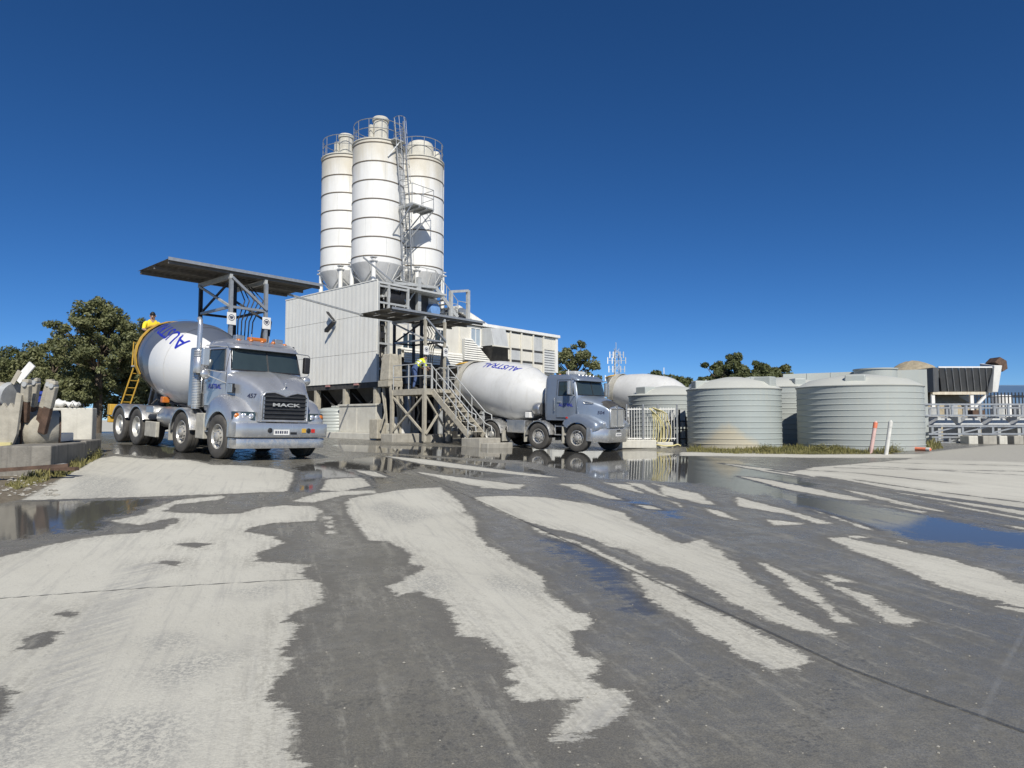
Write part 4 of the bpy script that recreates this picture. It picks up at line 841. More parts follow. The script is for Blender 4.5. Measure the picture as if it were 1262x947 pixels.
# ------------------------------------------------------------------ cement silos
def ring_pts(c, r, z, n, a0=0., a1=360.): return [(c[0] + r * math.cos(R(lin(a0, a1, k / n))), c[1] + r * math.sin(R(lin(a0, a1, k / n))), z) for k in range(n + 1)]
def silo_mat():
    """white paint greyed with cement dust on the upper rings"""
    m = mat('dust_stained_silo_paint', (.77, .765, .735), .55, 0, .05, 1.2, streak=.3, scol=(.62, .57, .45)); n, l = m.node_tree.nodes, m.node_tree.links
    b = n['Principled BSDF']; src = b.inputs['Base Color'].links[0].from_socket
    tc = n.new('ShaderNodeTexCoord'); sp = n.new('ShaderNodeSeparateXYZ'); l.new(tc.outputs['Object'], sp.inputs[0])
    mp = n.new('ShaderNodeMapping'); mp.inputs['Scale'].default_value = (1.3, 1.3, .22); l.new(tc.outputs['Object'], mp.inputs[0])
    no = n.new('ShaderNodeTexNoise'); no.inputs['Scale'].default_value = 1.6; no.inputs['Detail'].default_value = 7; l.new(mp.outputs[0], no.inputs['Vector'])
    ad = n.new('ShaderNodeMath'); ad.operation = 'MULTIPLY_ADD'; l.new(no.outputs['Fac'], ad.inputs[0]); ad.inputs[1].default_value = 4.5; l.new(sp.outputs[2], ad.inputs[2])
    r = n.new('ShaderNodeMapRange'); r.inputs[1].default_value = 8.6; r.inputs[2].default_value = 10.4; r.inputs[4].default_value = .75; l.new(ad.outputs[0], r.inputs[0])
    mx = n.new('ShaderNodeMix'); mx.data_type = 'RGBA'; l.new(r.outputs[0], mx.inputs[0]); l.new(src, mx.inputs[6]); mx.inputs[7].default_value = (.53, .48, .37, 1); l.new(mx.outputs[2], b.inputs['Base Color'])
    return m
M['silo'] = silo_mat()
def make_silo(u, v, label, filt, seed):
    c = (u, v); r = 1.41; z0, z1 = 9.95, 16.70
    T = thing('cement_silo', label, 'silo', (u, v, 8.0), group='cement silos')
    bands = [10.26 + 1.03 * k for k in range(7)]
    lv = [z0] + bands + [z1]
    for k in range(len(lv) - 1):          # each rolled steel ring of the shell
        a, b = lv[k], lv[k + 1]
        MB().lathe([(r, a), (r, b)], 56, (u, v, 0)).build('shell_ring', 'silo', T, 60)
    for z in bands: MB().lathe([(r - .01, z - .032), (r + .022, z - .028), (r + .022, z + .028), (r - .01, z + .032)], 56, (u, v, 0)).build('flange', 'band', T, 40)
    MB().lathe([(0, z1 + .22), (r * .55, z1 + .14), (r + .02, z1), (r + .05, z1 - .02), (r + .05, z1 - .07), (r, z1 - .08)], 56, (u, v, 0)).build('roof', 'concretelight', T, 40)
    rnd = random.Random(seed)
    for k in range(len(lv) - 1):          # vertical plate joints
        a0 = 205 + rnd.random() * 20 + (k % 2) * 28
        for a in (a0, a0 + 62): x, y = u + (r + .003) * math.cos(R(a)), v + (r + .003) * math.sin(R(a)); MB().tube((x, y, lv[k] + .06), (x, y, lv[k + 1] - .06), .012, 4).build('plate_joint', 'panelgrey', T)
    MB().lathe([(r, z0), (r * .99, z0 - .06), (.35, z0 - 1.75), (.18, z0 - 1.8), (.16, z0 - 2.1)], 48, (u, v, 0)).build('discharge_cone', 'cone', T, 40)
    for k in range(4):                    # legs with brackets and braces
        a = R(45 + 90 * k + 180); p = Vector((u + r * .98 * math.cos(a), v + r * .98 * math.sin(a), 0))
        MB().tube((p.x, p.y, 6.9), (p.x, p.y, z0 + .12), .12, 12).build('leg', 'white', T, 50)
        MB().cbox((p.x, p.y, z0 + .02), .34, .34, .06).build('leg_bracket', 'cone', T); MB().cbox((p.x, p.y, z0 + .22), .3, .3, .05).build('leg_bracket', 'cone', T)
        q = Vector((u + r * .98 * math.cos(a + math.pi / 2), v + r * .98 * math.sin(a + math.pi / 2), 0))
        MB().tube((p.x, p.y, 8.1), (q.x, q.y, 9.6), .035, 6).build('brace', 'galv', T); MB().tube((p.x, p.y, 9.6), (q.x, q.y, 8.1), .035, 6).build('brace', 'galv', T)
    for a in (215, 235, 260, 290, 320):
        p = Vector((u + r * math.cos(R(a)), v + r * math.sin(R(a)), z0 - .06)); q = Vector((u + .36 * math.cos(R(a)), v + .36 * math.sin(R(a)), z0 - 1.72))
        MB().tube(p, q, .018, 5).build('cone_rib', 'white', T)
    for zz_ in (.55, 1.05): MB().path(ring_pts(c, r - .05, z1 + zz_, 36), .022, 5).build('guard_rail', 'galv', T)
    for k in range(12): a = R(30 * k); MB().tube((u + (r - .05) * math.cos(a), v + (r - .05) * math.sin(a), z1), (u + (r - .05) * math.cos(a), v + (r - .05) * math.sin(a), z1 + 1.06), .02, 5).build('rail_post', 'galv', T)
    if filt == 'drum':
        fu, fv = u - .45, v - .75 if seed != 1 else v - .2
        if seed == 1: fu, fv = u - .42, v - .52
        MB().lathe([(.40, z1), (.40, z1 + 1.05), (.45, z1 + 1.07), (.46, z1 + 1.2), (.40, z1 + 1.27), (0, z1 + 1.3)], 28, (fu, fv, 0)).build('dust_filter', 'concretelight', T, 40)
        MB().cbox((fu - .5, fv + .2, z1 + .45), .2, .25, .7).build('filter_box', 'concretelight', T, bevel=.04)
        for k in range(8): a = R(45 * k + 10); MB().tube((fu + .405 * math.cos(a), fv + .405 * math.sin(a), z1 + .05), (fu + .405 * math.cos(a), fv + .405 * math.sin(a), z1 + 1.0), .012, 4).build('filter_seam', 'panelgrey', T)
    else:
        MB().lathe([(.78, z1), (.78, z1 + .72), (.70, z1 + .88), (.45, z1 + 1.0), (0, z1 + 1.05)], 32, (u - .35, v - .45, 0)).build('dust_filter', 'concretelight', T, 40)
        MB().lathe([(.3, z1), (.3, z1 + .6), (.2, z1 + .75), (0, z1 + .78)], 20, (u + .75, v - .55, 0)).build('dust_filter', 'concretelight', T, 40)
    a = R(-20); MB().tube((u + (r + .09) * math.cos(a), v + (r + .09) * math.sin(a), 8.6), (u + (r + .09) * math.cos(a), v + (r + .09) * math.sin(a), z1 + .2), .06, 10).build('fill_pipe', 'white', T, 50)
    return T
make_silo(22.18, 32.35, 'pale cement silo with a small drum filter, standing farthest from the stair gantry', 'drum', 1)
make_silo(22.18, 29.32, 'pale cement silo carrying the caged ladder and tall drum filter', 'drum', 2)
make_silo(25.18, 29.32, 'pale cement silo with a wide domed filter, standing above the stair gantry', 'dome', 3)
# caged access ladder on the middle silo
def cage_ladder():
    T = thing('access_ladder', 'galvanised caged ladder with a landing climbing the middle silo', 'ladder', (23.2, 27.6, 9.0))
    def flight(p0, p1, z0, z1):
        p0, p1 = Vector(p0), Vector(p1); d = Vector((-.42, -.907, 0)); w = Vector((.907, -.42, 0)) * .24; n = int((z1 - z0) / .3)
        for s in (-1, 1): MB().beam((*(p0 + w * s).xy, z0), (*(p1 + w * s).xy, z1), .05).build('stile', 'galv', T)
        for k in range(n):
            t = (k + .5) / n; c = p0.lerp(p1, t); z = lin(z0, z1, t); MB().tube((c + w).xy.to_3d() + Vector((0, 0, z)), (c - w).xy.to_3d() + Vector((0, 0, z)), .016, 4).build('rung', 'galv', T)
        m = max(int((z1 - z0 - 1.5) / .65), 1)
        for k in range(m + 1):
            t = .28 + .72 * k / m; c = p0.lerp(p1, t); z = lin(z0, z1, t); pts = []
            for a in range(-90, 91, 20): pts.append(Vector((c.x, c.y, z)) + w.normalized() * .33 * math.sin(R(a)) + d * (.10 + .50 * math.cos(R(a))))
            MB().path(pts, .018, 4).build('cage_hoop', 'galv', T)
        for a in (-70, -25, 25, 70):
            o = w.normalized() * .33 * math.sin(R(a)) + d * (.10 + .50 * math.cos(R(a))); c0 = p0.lerp(p1, .28)
            MB().tube(c0 + o + Vector((0, 0, lin(z0, z1, .28))), p1 + o + Vector((0, 0, z1)), .015, 4).build('cage_bar', 'galv', T)
    a = (23.30, 28.15, 0); flight((23.15, 27.85, 0), (22.70, 27.68, 0), 8.7, 13.1); flight((22.75, 27.62, 0), (22.22, 27.62, 0), 13.1, 17.75)
    MB().box(22.45, 24.05, 26.75, 27.85, 13.05, 13.12).build('landing', 'galvdull', T)
    for k in range(4): MB().box(22.48 + k * .5 - .03, 22.48 + k * .5 + .03, 26.75, 27.85, 12.95, 13.048).build('landing_joist', 'galv', T)
    pts = [(22.48, 27.8), (22.48, 26.78), (24.02, 26.78), (24.02, 27.8)]
    for h in (.55, 1.05): MB().path([(x, y, 13.12 + h) for x, y in pts], .02, 5).build('guard_rail', 'galv', T)
    for x, y in pts + [(23.25, 26.78)]: MB().tube((x, y, 13.1), (x, y, 14.17), .02, 5).build('rail_post', 'galv', T)
    for p, q in (((22.5, 26.8, 13.0), (22.1, 27.88, 11.5)), ((24.0, 26.8, 13.0), (23.2, 28.3, 11.2)), ((24.0, 27.8, 13.0), (23.3, 28.4, 11.8))): MB().beam(p, q, .06).build('strut', 'galv', T)
    MB().box(21.9, 22.7, 27.55, 28.0, 16.62, 16.68).build('top_landing', 'galvdull', T)
    MB().beam((21.75, 27.93, 15.7), (22.3, 27.6, 16.6), .05).build('strut', 'galv', T)
cage_ladder()
# ------------------------------------------------------------------ clad bin house on columns
M['pinkplate'] = mat('faded_red_plate', (.42, .22, .20), .6)
def bin_house():
    u0, u1, v0, v1, z0, z1 = 20.37, 25.2, 26.92, 35.75, 3.43, 8.60
    T = thing('bin_house', 'large pale ribbed cladding box raised on columns below the silos', 'building', (u0, v0, .5))
    def sheet(va, vb, za, zb, side):
        mb = MB(); n = max(int(round((vb - va) / .09)), 4); top = []
        prof = []
        for k in range(n + 1):
            t = lin(va, vb, k / n); ph = k % 4; prof.append((t, 0. if ph in (0, 1) else .009))
        f = (lambda t, d, z: (u0 - d, t, z)) if side == 'u' else (lambda t, d, z: (t, v1 + d, z))
        for z in (za, zb): pass
        rings = [[f(t, d, za), f(t, d, zb)] for t, d in prof]
        return mb.loft(rings, caps=False, closed=False).build('cladding_sheet', 'clad', T, 20)
    rows = [(z0, 4.97), (4.985, 6.91), (6.925, z1)]
    for za, zb in rows:
        for k in range(12): w = (v1 - v0) / 12; sheet(v0 + k * w, v0 + (k + 1) * w, za, zb, 'u')
    MB().box(u0 + .03, u1, v0 + .02, v1 - .02, z1 - .12, z1 - .02).build('roof', 'panelgrey', T)
    MB().box(u0 + .02, u1, v1 - .05, v1 - .005, z0, z1 - .12).build('back_wall', 'clad', T)
    MB().box(u1 - .05, u1, v0 + 3, v1 - .05, z0, z1 - .12).build('back_wall', 'clad', T)
    for za, zb in rows: MB().box(u0 - .035, u0 + .03, v0 - .04, v0, za, zb).build('corner_flashing', 'clad', T)
    MB().box(u0 - .03, u0 + .02, v0, v1, z1, z1 + .05).build('roof_flashing', 'clad', T)
    MB().box(u0 + .05, u0 + .25, v0, v1, z0 - .28, z0).build('edge_beam', 'chassis', T)
    MB().box(u0 + .3, u1, v0, v1, z0 - .05, z0 + .0).build('floor', 'chassis', T)
    for v in (27.1, 29.75, 32.5, 35.4):
        for u in (u0 + .2, u1 - .3):
            MB().box(u - .16, u + .16, v - .10, v + .10, guv(u, v) - .05, z0 - .28).build('column', 'dusty' if u < 22 else 'galvdull', T, bevel=.01)
            MB().box(u - .04, u + .04, v - .16, v + .16, guv(u, v) - .05, z0 - .28).build('column_web', 'dusty' if u < 22 else 'galvdull', T)
    for va, vb in ((27.1, 29.75), (29.75, 32.5), (32.5, 35.4)):
        MB().beam((u0 + .45, va, 3.0), (u0 + .45, vb, 1.2), .08).build('brace', 'chassis', T); MB().beam((u0 + .55, vb, 3.0), (u0 + .55, va, 1.2), .08).build('brace', 'chassis', T)
    for v in (28.6, 31.2):
        MB().box(u0 - .05, u0 + .1, v - .16, v + .16, z0 - .12, z0 - .03).build('warning_plate', 'pinkplate', T)
    MB().box(u1 + .3, u1 + .4, v0 - .5, v1 + 1, .4, z0).build('rear_screen', 'chassis', T); MB().box(u0 + 1.5, u1 + .3, v1 + .6, v1 + .7, .4, z0).build('rear_screen', 'chassis', T)  # added near-black sheets; their colour paints in the shadow below the box
    # hopper gates hanging in the dark below
    for v in (28.4, 31.1, 33.9): MB().hexa([(21.6, v - .4, 2.0), (22.6, v - .4, 2.0), (22.6, v + .4, 2.0), (21.6, v + .4, 2.0)], [(20.9, v - 1.1, 3.3), (24, v - 1.1, 3.3), (24, v + 1.1, 3.3), (20.9, v + 1.1, 3.3)]).build('hopper', 'chassis', T)
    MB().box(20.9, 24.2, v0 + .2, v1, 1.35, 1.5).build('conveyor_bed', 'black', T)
    # open end facing the stair tower: frame, ducts, pipes
    for u in (u0 + .1, u0 + .75, 22.4): MB().box(u - .06, u + .06, v0 - .02, v0 + .1, z0, z1 - .1).build('end_post', 'galvdull', T)
    for z in (4.1, 5.4, 6.6, 7.5, 8.35): MB().box(u0 + .16, 22.34, v0, v0 + .08, z - .05, z + .05).build('end_rail', 'galvdull', T)
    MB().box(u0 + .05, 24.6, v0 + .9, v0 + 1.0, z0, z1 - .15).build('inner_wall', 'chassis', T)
    rnd = random.Random(4)
    for k in range(16):
        u = rnd.uniform(20.6, 22.2); z = rnd.uniform(3.6, 8.1); w, h = rnd.uniform(.1, .35), rnd.uniform(.12, .5)
        MB().box(u, u + w, v0 + .15, v0 + .15 + rnd.uniform(.1, .5), z, z + h).build('equipment_box', rnd.choice(['galvdull', 'dusty', 'black', 'chassis', 'panelgrey']), T, bevel=.02)
    for k in range(6):
        u = 20.7 + k * .28; MB().path([(u, v0 + .2, 3.3), (u + .05, v0 + .12, 5 + rnd.random()), (u + .3 * rnd.random(), v0 + .4, 7.9)], .03, 6).build('pipe', rnd.choice(['black', 'galvdull', 'galv']), T)
    MB().lathe([(0, -.6), (.42, -.6), (.45, -.5), (.45, .5), (.42, .6), (0, .6)], 24, (21.7, v0 + .6, 7.9), 'x').build('vibrator_drum', 'black', T, 45)
bin_house()
fl = thing('flood_light', 'twin black floodlights on the pale ribbed cladding', 'floodlight', (20.34, 30.45, 6.8))
MB().box(20.16, 20.34, 30.40, 30.50, 6.83, 6.91).build('bracket', 'galvdull', fl)
MB().hexa([(20.05, 30.35, 6.86), (20.25, 30.35, 6.86), (20.25, 30.50, 6.94), (20.05, 30.50, 6.94)], [(20.0, 30.85, 7.28), (20.2, 30.85, 7.28), (20.2, 30.95, 7.40), (20.0, 30.95, 7.40)]).build('lamp_head', 'black', fl, bevel=.01)
MB().hexa([(20.0, 30.35, 6.80), (20.25, 30.35, 6.80), (20.25, 30.35, 6.70), (20.0, 30.35, 6.70)], [(19.95, 30.98, 6.42), (20.2, 30.98, 6.42), (20.2, 30.98, 6.25), (19.95, 30.98, 6.25)]).build('lamp_head', 'black', fl, bevel=.01)
# ------------------------------------------------------------------ wash towers with corrugated canopies
def roof_sheet_mb(ua, ub, va, vb, z, fall):
    n = int(round((ub - ua) / .047)); rings = []
    for k in range(n + 1):
        u = lin(ua, ub, k / n); d = .022 if k % 4 in (1, 2) else 0
        rings.append([(u, va, z + d), (u, vb, z + d - fall)])
    return MB().loft(rings, caps=False, closed=False)
def canopy(T, u0, u1, v0, v1, z, cols_u, cols_v, mat_):
    n = 7
    for k in range(n):
        a, b = lin(u0, u1, k / n), lin(u0, u1, (k + 1) / n)
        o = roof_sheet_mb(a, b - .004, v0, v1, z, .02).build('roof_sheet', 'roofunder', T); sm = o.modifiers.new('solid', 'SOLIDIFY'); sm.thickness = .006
    for v in (v0 + .12, (v0 + v1) / 2, v1 - .12): MB().box(u0 + .05, u1 - .05, v - .04, v + .04, z - .13, z - .035).build('purlin', 'roofunder', T)
    MB().box(u0 - .01, u1 + .01, v0 - .03, v0 - .005, z - .05, z + .05).build('fascia_strip', 'galv', T)
    for u in cols_u: MB().box(u - .05, u + .05, v0 + .05, v1 - .05, z - .28, z - .135).build('rafter', mat_, T)
def wash_tower(label, du, dv, full):
    """built for the bay of the near tower, shifted by (du, dv)"""
    u0, v0 = 10.04 + du, 21.06 + dv; u1, v1 = 11.26 + du, 23.32 + dv; zr = 6.44
    zg = lambda u, v: guv(u, v)
    T = thing('wash_tower', label, 'wash tower', (u0, v0, zg(u0, v0)), group='truck wash towers')
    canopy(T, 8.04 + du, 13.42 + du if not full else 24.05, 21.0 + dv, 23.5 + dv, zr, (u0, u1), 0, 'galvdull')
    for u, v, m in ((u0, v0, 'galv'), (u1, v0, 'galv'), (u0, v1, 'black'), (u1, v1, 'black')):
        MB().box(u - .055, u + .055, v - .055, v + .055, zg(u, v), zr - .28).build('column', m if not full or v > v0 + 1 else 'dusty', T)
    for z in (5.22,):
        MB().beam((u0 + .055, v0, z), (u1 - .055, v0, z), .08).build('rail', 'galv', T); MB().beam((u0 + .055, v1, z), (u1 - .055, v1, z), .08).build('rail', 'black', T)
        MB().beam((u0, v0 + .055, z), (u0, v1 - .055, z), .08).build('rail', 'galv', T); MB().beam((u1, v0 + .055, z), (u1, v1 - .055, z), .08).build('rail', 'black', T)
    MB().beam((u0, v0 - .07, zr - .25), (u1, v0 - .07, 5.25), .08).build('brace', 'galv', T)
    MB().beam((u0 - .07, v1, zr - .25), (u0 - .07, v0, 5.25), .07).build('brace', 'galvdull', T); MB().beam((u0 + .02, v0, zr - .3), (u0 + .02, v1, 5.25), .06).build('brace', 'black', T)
    # dark mast with sliding spray boom
    um, vm = u0 + .55, v0 + .9
    MB().box(um - .06, um + .06, vm - .06, vm + .06, zg(um, vm), zr - .14).build('boom_mast', 'black', T)
    for k in range(5):
        a = k * .11; MB().path([(um + .1 + a, vm - .1, zr - .3), (um + .25 + a, vm - .25 - a, 5.6), (um + .05 + a * 1.2, vm - .2, 4.9), (um + .08 + a, vm - .1, 3.4)], .022, 5).build('hose', 'black', T, 60)
    fr = [(um + .55, v0 + .2, 3.4), (um + .75, v0 + .2, 4.9), (um + 1.05, v0 + .4, 4.95), (um + .85, v0 + .4, 3.45)]
    for a, b in zip(fr, fr[1:] + fr[:1]): MB().beam(a, b, .10).build('boom_frame', 'black', T)
    MB().path([(um + .62, v0 + .22, 3.6), (um + .9, v0 + .3, 4.1), (um + .75, v0 + .3, 4.4), (um + .98, v0 + .35, 4.8)], .04, 6).build('boom_valve', 'galvdull', T, 60)
    MB().beam((um, vm, 5.6), (um + .9, v0 + .3, 4.9), .08).build('boom_arm', 'black', T)
    # platform and stair
    up0, up1, vp0, vp1, zp = (18.72, 21.35, 21.35, 23.6, 2.86) if full else (u0 - .1, u1 + 1.2, v0 + .2, v1 + .2, 3.0)
    dm = 'dusty'
    MB().box(up0, up1, vp0, vp1, zp - .04, zp).build('platform_deck', dm, T)
    for a in ((up0, up1, vp0 - .03, vp0 + .03), (up0, up1, vp1 - .03, vp1 + .03), (up0 - .03, up0 + .03, vp0 + .03, vp1 - .03), (up1 - .03, up1 + .03, vp0 + .03, vp1 - .03)): MB().box(*a, zp - .26, zp - .045).build('platform_beam', dm, T)
    for u, v in ((up0, vp0 + .02), (up1 - .2, vp0 + .02), (up0, vp1 - .05), (up1, vp1 - .05), (lin(up0, up1, .52), vp0 + .02)):
        MB().box(u - .07, u + .07, v - .07, v + .07, zg(u, v) + .1, zp - .045).build('platform_leg', dm, T)
    if full:
        for p, q in (((up0, vp0, zp - .25), (20.1, vp0, .9)), ((20.1, vp0 - .08, zp - .25), (up0, vp0 - .08, .9)), ((20.1, vp0, zp - .3), (21.3, vp0, .9)), ((21.3, vp0 + .08, zp - .3), (20.1, vp0 + .08, .9)), ((up0, vp0, zp - .25), (up0, vp1, .9)), ((up0, vp1, zp - .25), (up0, vp0, .9))): MB().beam(p, q, .075).build('brace', dm, T)
        s0, s1 = (21.32, zp - .02), (19.10, .86)              # stair: v, z
        for u in (19.15, 20.05): MB().beam((u, s0[0], s0[1] - .12), (u, s1[0], s1[1] - .02), .06, .24).build('stringer', dm, T)
        for k in range(9):
            t = (k + .6) / 9.4; v, z = lin(s0[0], s1[0], t), lin(s0[1], s1[1], t); MB().box(19.19, 20.01, v - .13, v + .13, z - .025, z + .01).build('tread', dm, T)
        for u in (19.13, 20.07):
            for h in (.50, .98):
                MB().path([(u, 21.95, zp + h), (u, 21.35, zp + h), (u, s1[0] - .05, s1[1] + h), (u, s1[0] - .40, s1[1] + h - .12), (u, s1[0] - .42, s1[1] + h - .32)], .024, 6).build('hand_rail', 'galvdull', T, 60)
            for t in (.0, .33, .66, .98): v, z = lin(s0[0], s1[0], t), lin(s0[1], s1[1], t); MB().tube((u, v, z), (u, v, z + .98), .024, 6).build('rail_post', 'galvdull', T)
        segs = [[(18.74, 23.5), (18.74, 21.38), (19.12, 21.38)], [(20.10, 21.38), (21.33, 21.38), (21.33, 23.5)]]
        for s in segs:
            for h in (.55, 1.08): MB().path([(u, v, zp + h) for u, v in s], .024, 6).build('guard_rail', 'galvdull', T, 60)
            for u, v in s + [((s[0][0] + s[1][0]) / 2, (s[0][1] + s[1][1]) / 2)]: MB().tube((u, v, zp), (u, v, zp + 1.08), .026, 6).build('rail_post', 'galvdull', T)
        MB().box(21.20, 21.34, 21.3, 21.44, zp, zp + 1.12).build('gate_post', 'galvdull', T)
    else:
        s = [(up0, vp1), (up0, vp0), (up1, vp0), (up1, vp1)]
        for h in (.55, 1.08): MB().path([(u, v, zp + h) for u, v in s], .024, 6).build('guard_rail', 'black', T, 60)
        for u, v in s: MB().tube((u, v, zp), (u, v, zp + 1.08), .026, 6).build('rail_post', 'black', T)
    return T
w1 = wash_tower('grey steel tower under a long tin canopy behind the two-tone drum', 0, 0, False)
w2 = wash_tower('cement-dusted steel tower with stair and platform under a tin canopy', 10.10, 1.9, True)
tie = MB().beam((13.2, 23.0, 6.33), (18.1, 25.0, 6.33), .07).single('tie_bar', 'galvdull', 'thin dark steel bar strung between the two tin canopies', 'tie bar', (13.2, 23.0, 6.3))
for u, v, z, who in ((10.04, 20.99, 4.82, 'above the two-tone drum, on the column nearer that drum'), (11.26, 20.99, 4.80, 'above the silver cab, on the column beside the hanging hoses'), (20.14, 22.89, 4.72, 'on the dusty column above the railed stair platform'), (21.36, 22.89, 4.72, 'on the slim column over the stair top')):
    s = thing('sign_board', 'small white pictogram sign ' + who, 'sign', (u, v, z), group='pictogram signs')
    MB().box(u - .15, u + .15, v - .012, v, z - .2, z + .2).build('board', 'white', s)
    MB().lathe([(.085, v - .016), (.105, v - .016), (.105, v - .0125), (.085, v - .0125)], 20, (u, 0, z + .03), 'y').build('pictogram_ring', 'darktext', s)
    MB().box(u - .06, u + .06, v - .016, v - .0125, z + .02, z + .075).build('pictogram', 'darktext', s); MB().box(u - .04, u + .04, v - .016, v - .0125, z - .02, z + .01).build('pictogram', 'darktext', s)
# concrete plinths of the stair tower
for (a, b, c, d), m_, lb in (((17.95, 19.85, 22.55, 23.35), 'concrete', 'low grey concrete plinth under the outer leg of the stair tower'), ((19.95, 21.3, 22.3, 23.2), 'concrete', 'low grey concrete plinth under the middle leg of the stair tower'), ((18.95, 20.2, 18.3, 19.35), 'concrete', 'stepped concrete plinth at the foot of the railed stair')):
    z = guv((a + b) / 2, (c + d) / 2); o = thing('plinth', lb, 'plinth', (a, c, z), group='concrete plinths')
    MB().box(a, b, c, d, z - .2, z + .36).build('block', m_, o, bevel=.03)
    if c < 19: MB().box(a + .05, b + .3, c - .4, c - .004, z - .2, z + .17).build('step', m_, o, bevel=.03)
# ------------------------------------------------------------------ plant building beside the bin house
def plant_building():
    v0, v1 = 26.85, 31.5; zr = 7.20
    T = thing('plant_building', 'cream panelled plant building on a raised floor with long flat roof edge', 'building', (22.0, v0, .5))
    MB().box(21.2, 26.2, v0 + .08, v1, 4.8, 6.98).build('wall', 'panel', T)
    MB().box(26.2, 27.95, v0 + .02, v1, 4.8, 6.98).build('wall', 'panel', T); MB().box(27.95, 35.3, v0 + .25, v1, 4.5, 6.98).build('wall', 'panel', T)
    MB().box(25.5, 35.5, v0 - .12, v1 + .1, 7.04, 7.22).build('roof', 'white', T, bevel=.01)
    MB().box(21.2, 25.45, v0 - .02, v1, 6.99, 7.08).build('roof', 'panelgrey', T)
    MB().box(35.12, 35.36, v0 - .02, v0 + .24, 4.68, 7.04).build('corner_trim', 'white', T)
    # panel grid of the bin front: battens and panels
    us = [29.3, 30.5, 31.55, 32.72, 33.78]; zs = [4.42, 5.16, 5.90, 6.96]
    for i in range(4):
        for j in range(3):
            MB().box(us[i] + .05, us[i + 1] - .05, v0 + .02, v0 + .12, zs[j] + .10, zs[j + 1] - .03).build('wall_panel', ('panel' if i == 0 or (i == 2 and j) else 'panelgrey') if (i + j) % 3 else 'panel', T, bevel=.01)
    for u in us: MB().box(u - .045, u + .045, v0 - .07, v0 + .02, zs[0] - .1, 7.0).build('batten', 'panel', T)
    for z in zs[:3]: MB().box(us[0], us[-1], v0 + .0, v0 + .2, z - .02, z + .07).build('joint_gap', 'chassis', T)
    MB().box(us[0], us[-1], v0 + .125, v0 + .2, zs[0], zs[3]).build('backing', 'panel', T)
    # ribbed cladding on the right bay and on the long sill, laid in horizontal laps
    def laps(ua, ub, za, zb, n, vv, tilt=0.): 
        for k in range(n):
            a, b = lin(za, zb, k / n), lin(za, zb, (k + 1) / n)
            MB().hexa([(ua, vv - .05, a), (ub, vv - .05, a), (ub, vv, a), (ua, vv, a)], [(ua + tilt * 0, vv - .0, b - .02), (ub, vv - .0, b - .02), (ub, vv + .02, b - .02), (ua, vv + .02, b - .02)]).build('lap_board', 'panelgrey' if ua > 30 else 'clad', T)
    laps(33.83, 35.10, 4.66, 6.15, 9, v0 + .1); MB().box(33.83, 35.10, v0 + .05, v0 + .24, 6.16, 6.98).build('wall_panel', 'panel', T); MB().box(33.80, 35.11, v0 + .16, v0 + .24, 4.6, 6.16).build('backing', 'panelgrey', T)
    laps(22.0, 26.22, 4.52, 5.30, 6, v0 - .12)
    MB().box(21.3, 28.6, v0 - .05, v1, 4.40, 4.50).build('floor_edge', 'chassis', T)
    # raking stair enclosure clad in laps
    for k in range(10):
        a = 4.95 + k * .125; e = lin(28.5, 27.0, k / 9)
        MB().hexa([(26.28, v0 - .30, a), (e, v0 - .30, a), (e, v0 - .25, a), (26.28, v0 - .25, a)], [(26.28, v0 - .25, a + .105), (e - .12, v0 - .25, a + .105), (e - .12, v0 - .23, a + .105), (26.28, v0 - .23, a + .105)]).build('lap_board', 'clad', T)
    MB().hexa([(26.3, v0 - .22, 4.9), (28.5, v0 - .22, 4.9), (28.5, v0 - .02, 4.9), (26.3, v0 - .02, 4.9)], [(26.3, v0 - .22, 6.15), (27.0, v0 - .22, 6.15), (27.0, v0 - .02, 6.15), (26.3, v0 - .02, 6.15)]).build('stair_side', 'panelgrey', T)
    # windows
    for ua, ub, za, zb in ((22.05, 22.75, 5.30, 6.05), (24.28, 25.12, 5.72, 6.48), (27.05, 27.78, 5.86, 6.84)):
        vv = v0 + (.08 if ub < 26.2 else .02)
        w = MB().box(ua, ub, vv - .03, vv - .004, za, zb).build('window', 'glass' if ub < 27 else 'lens2', T)
        for a in ((ua - .05, ua, za - .05, zb + .05), (ub, ub + .05, za - .05, zb + .05), (ua, ub, zb, zb + .05), (ua, ub, za - .05, za), ((ua + ub) / 2 - .02, (ua + ub) / 2 + .02, za, zb)): MB().box(a[0], a[1], vv - .06, vv - .002, a[2], a[3]).build('window_frame', 'white', w)
        MB().box(ua - .12, ub + .12, vv - .16, vv - .002, za - .12, za - .055).build('sill', 'white', w)
    # projecting hood with dark underside chute
    MB().hexa([(27.95, v0 - 1.0, 5.85), (29.22, v0 - 1.0, 5.85), (29.22, v0 + .2, 5.85), (27.95, v0 + .2, 5.85)], [(27.95, v0 - .75, 6.86), (29.22, v0 - .75, 6.98), (29.22, v0 + .2, 6.98), (27.95, v0 + .2, 6.98)]).build('hood', 'panelgrey', T, bevel=.02)
    MB().hexa([(28.5, v0 - .2, 4.80), (30.1, v0 - .2, 4.80), (30.1, v0 + .1, 4.80), (28.5, v0 + .1, 4.80)], [(27.95, v0 - .95, 5.80), (29.22, v0 - .95, 5.80), (29.22, v0 + .1, 5.80), (27.95, v0 + .1, 5.80)]).build('hood_chute', 'chassis', T)
    MB().box(27.9, 29.27, v0 - 1.03, v0 - .9, 5.79, 5.86).build('hood_edge', 'panel', T)
    MB().beam((29.45, v0 - .2, 6.8), (29.9, v0 - .12, 5.0), .10).build('downpipe', 'black', T)
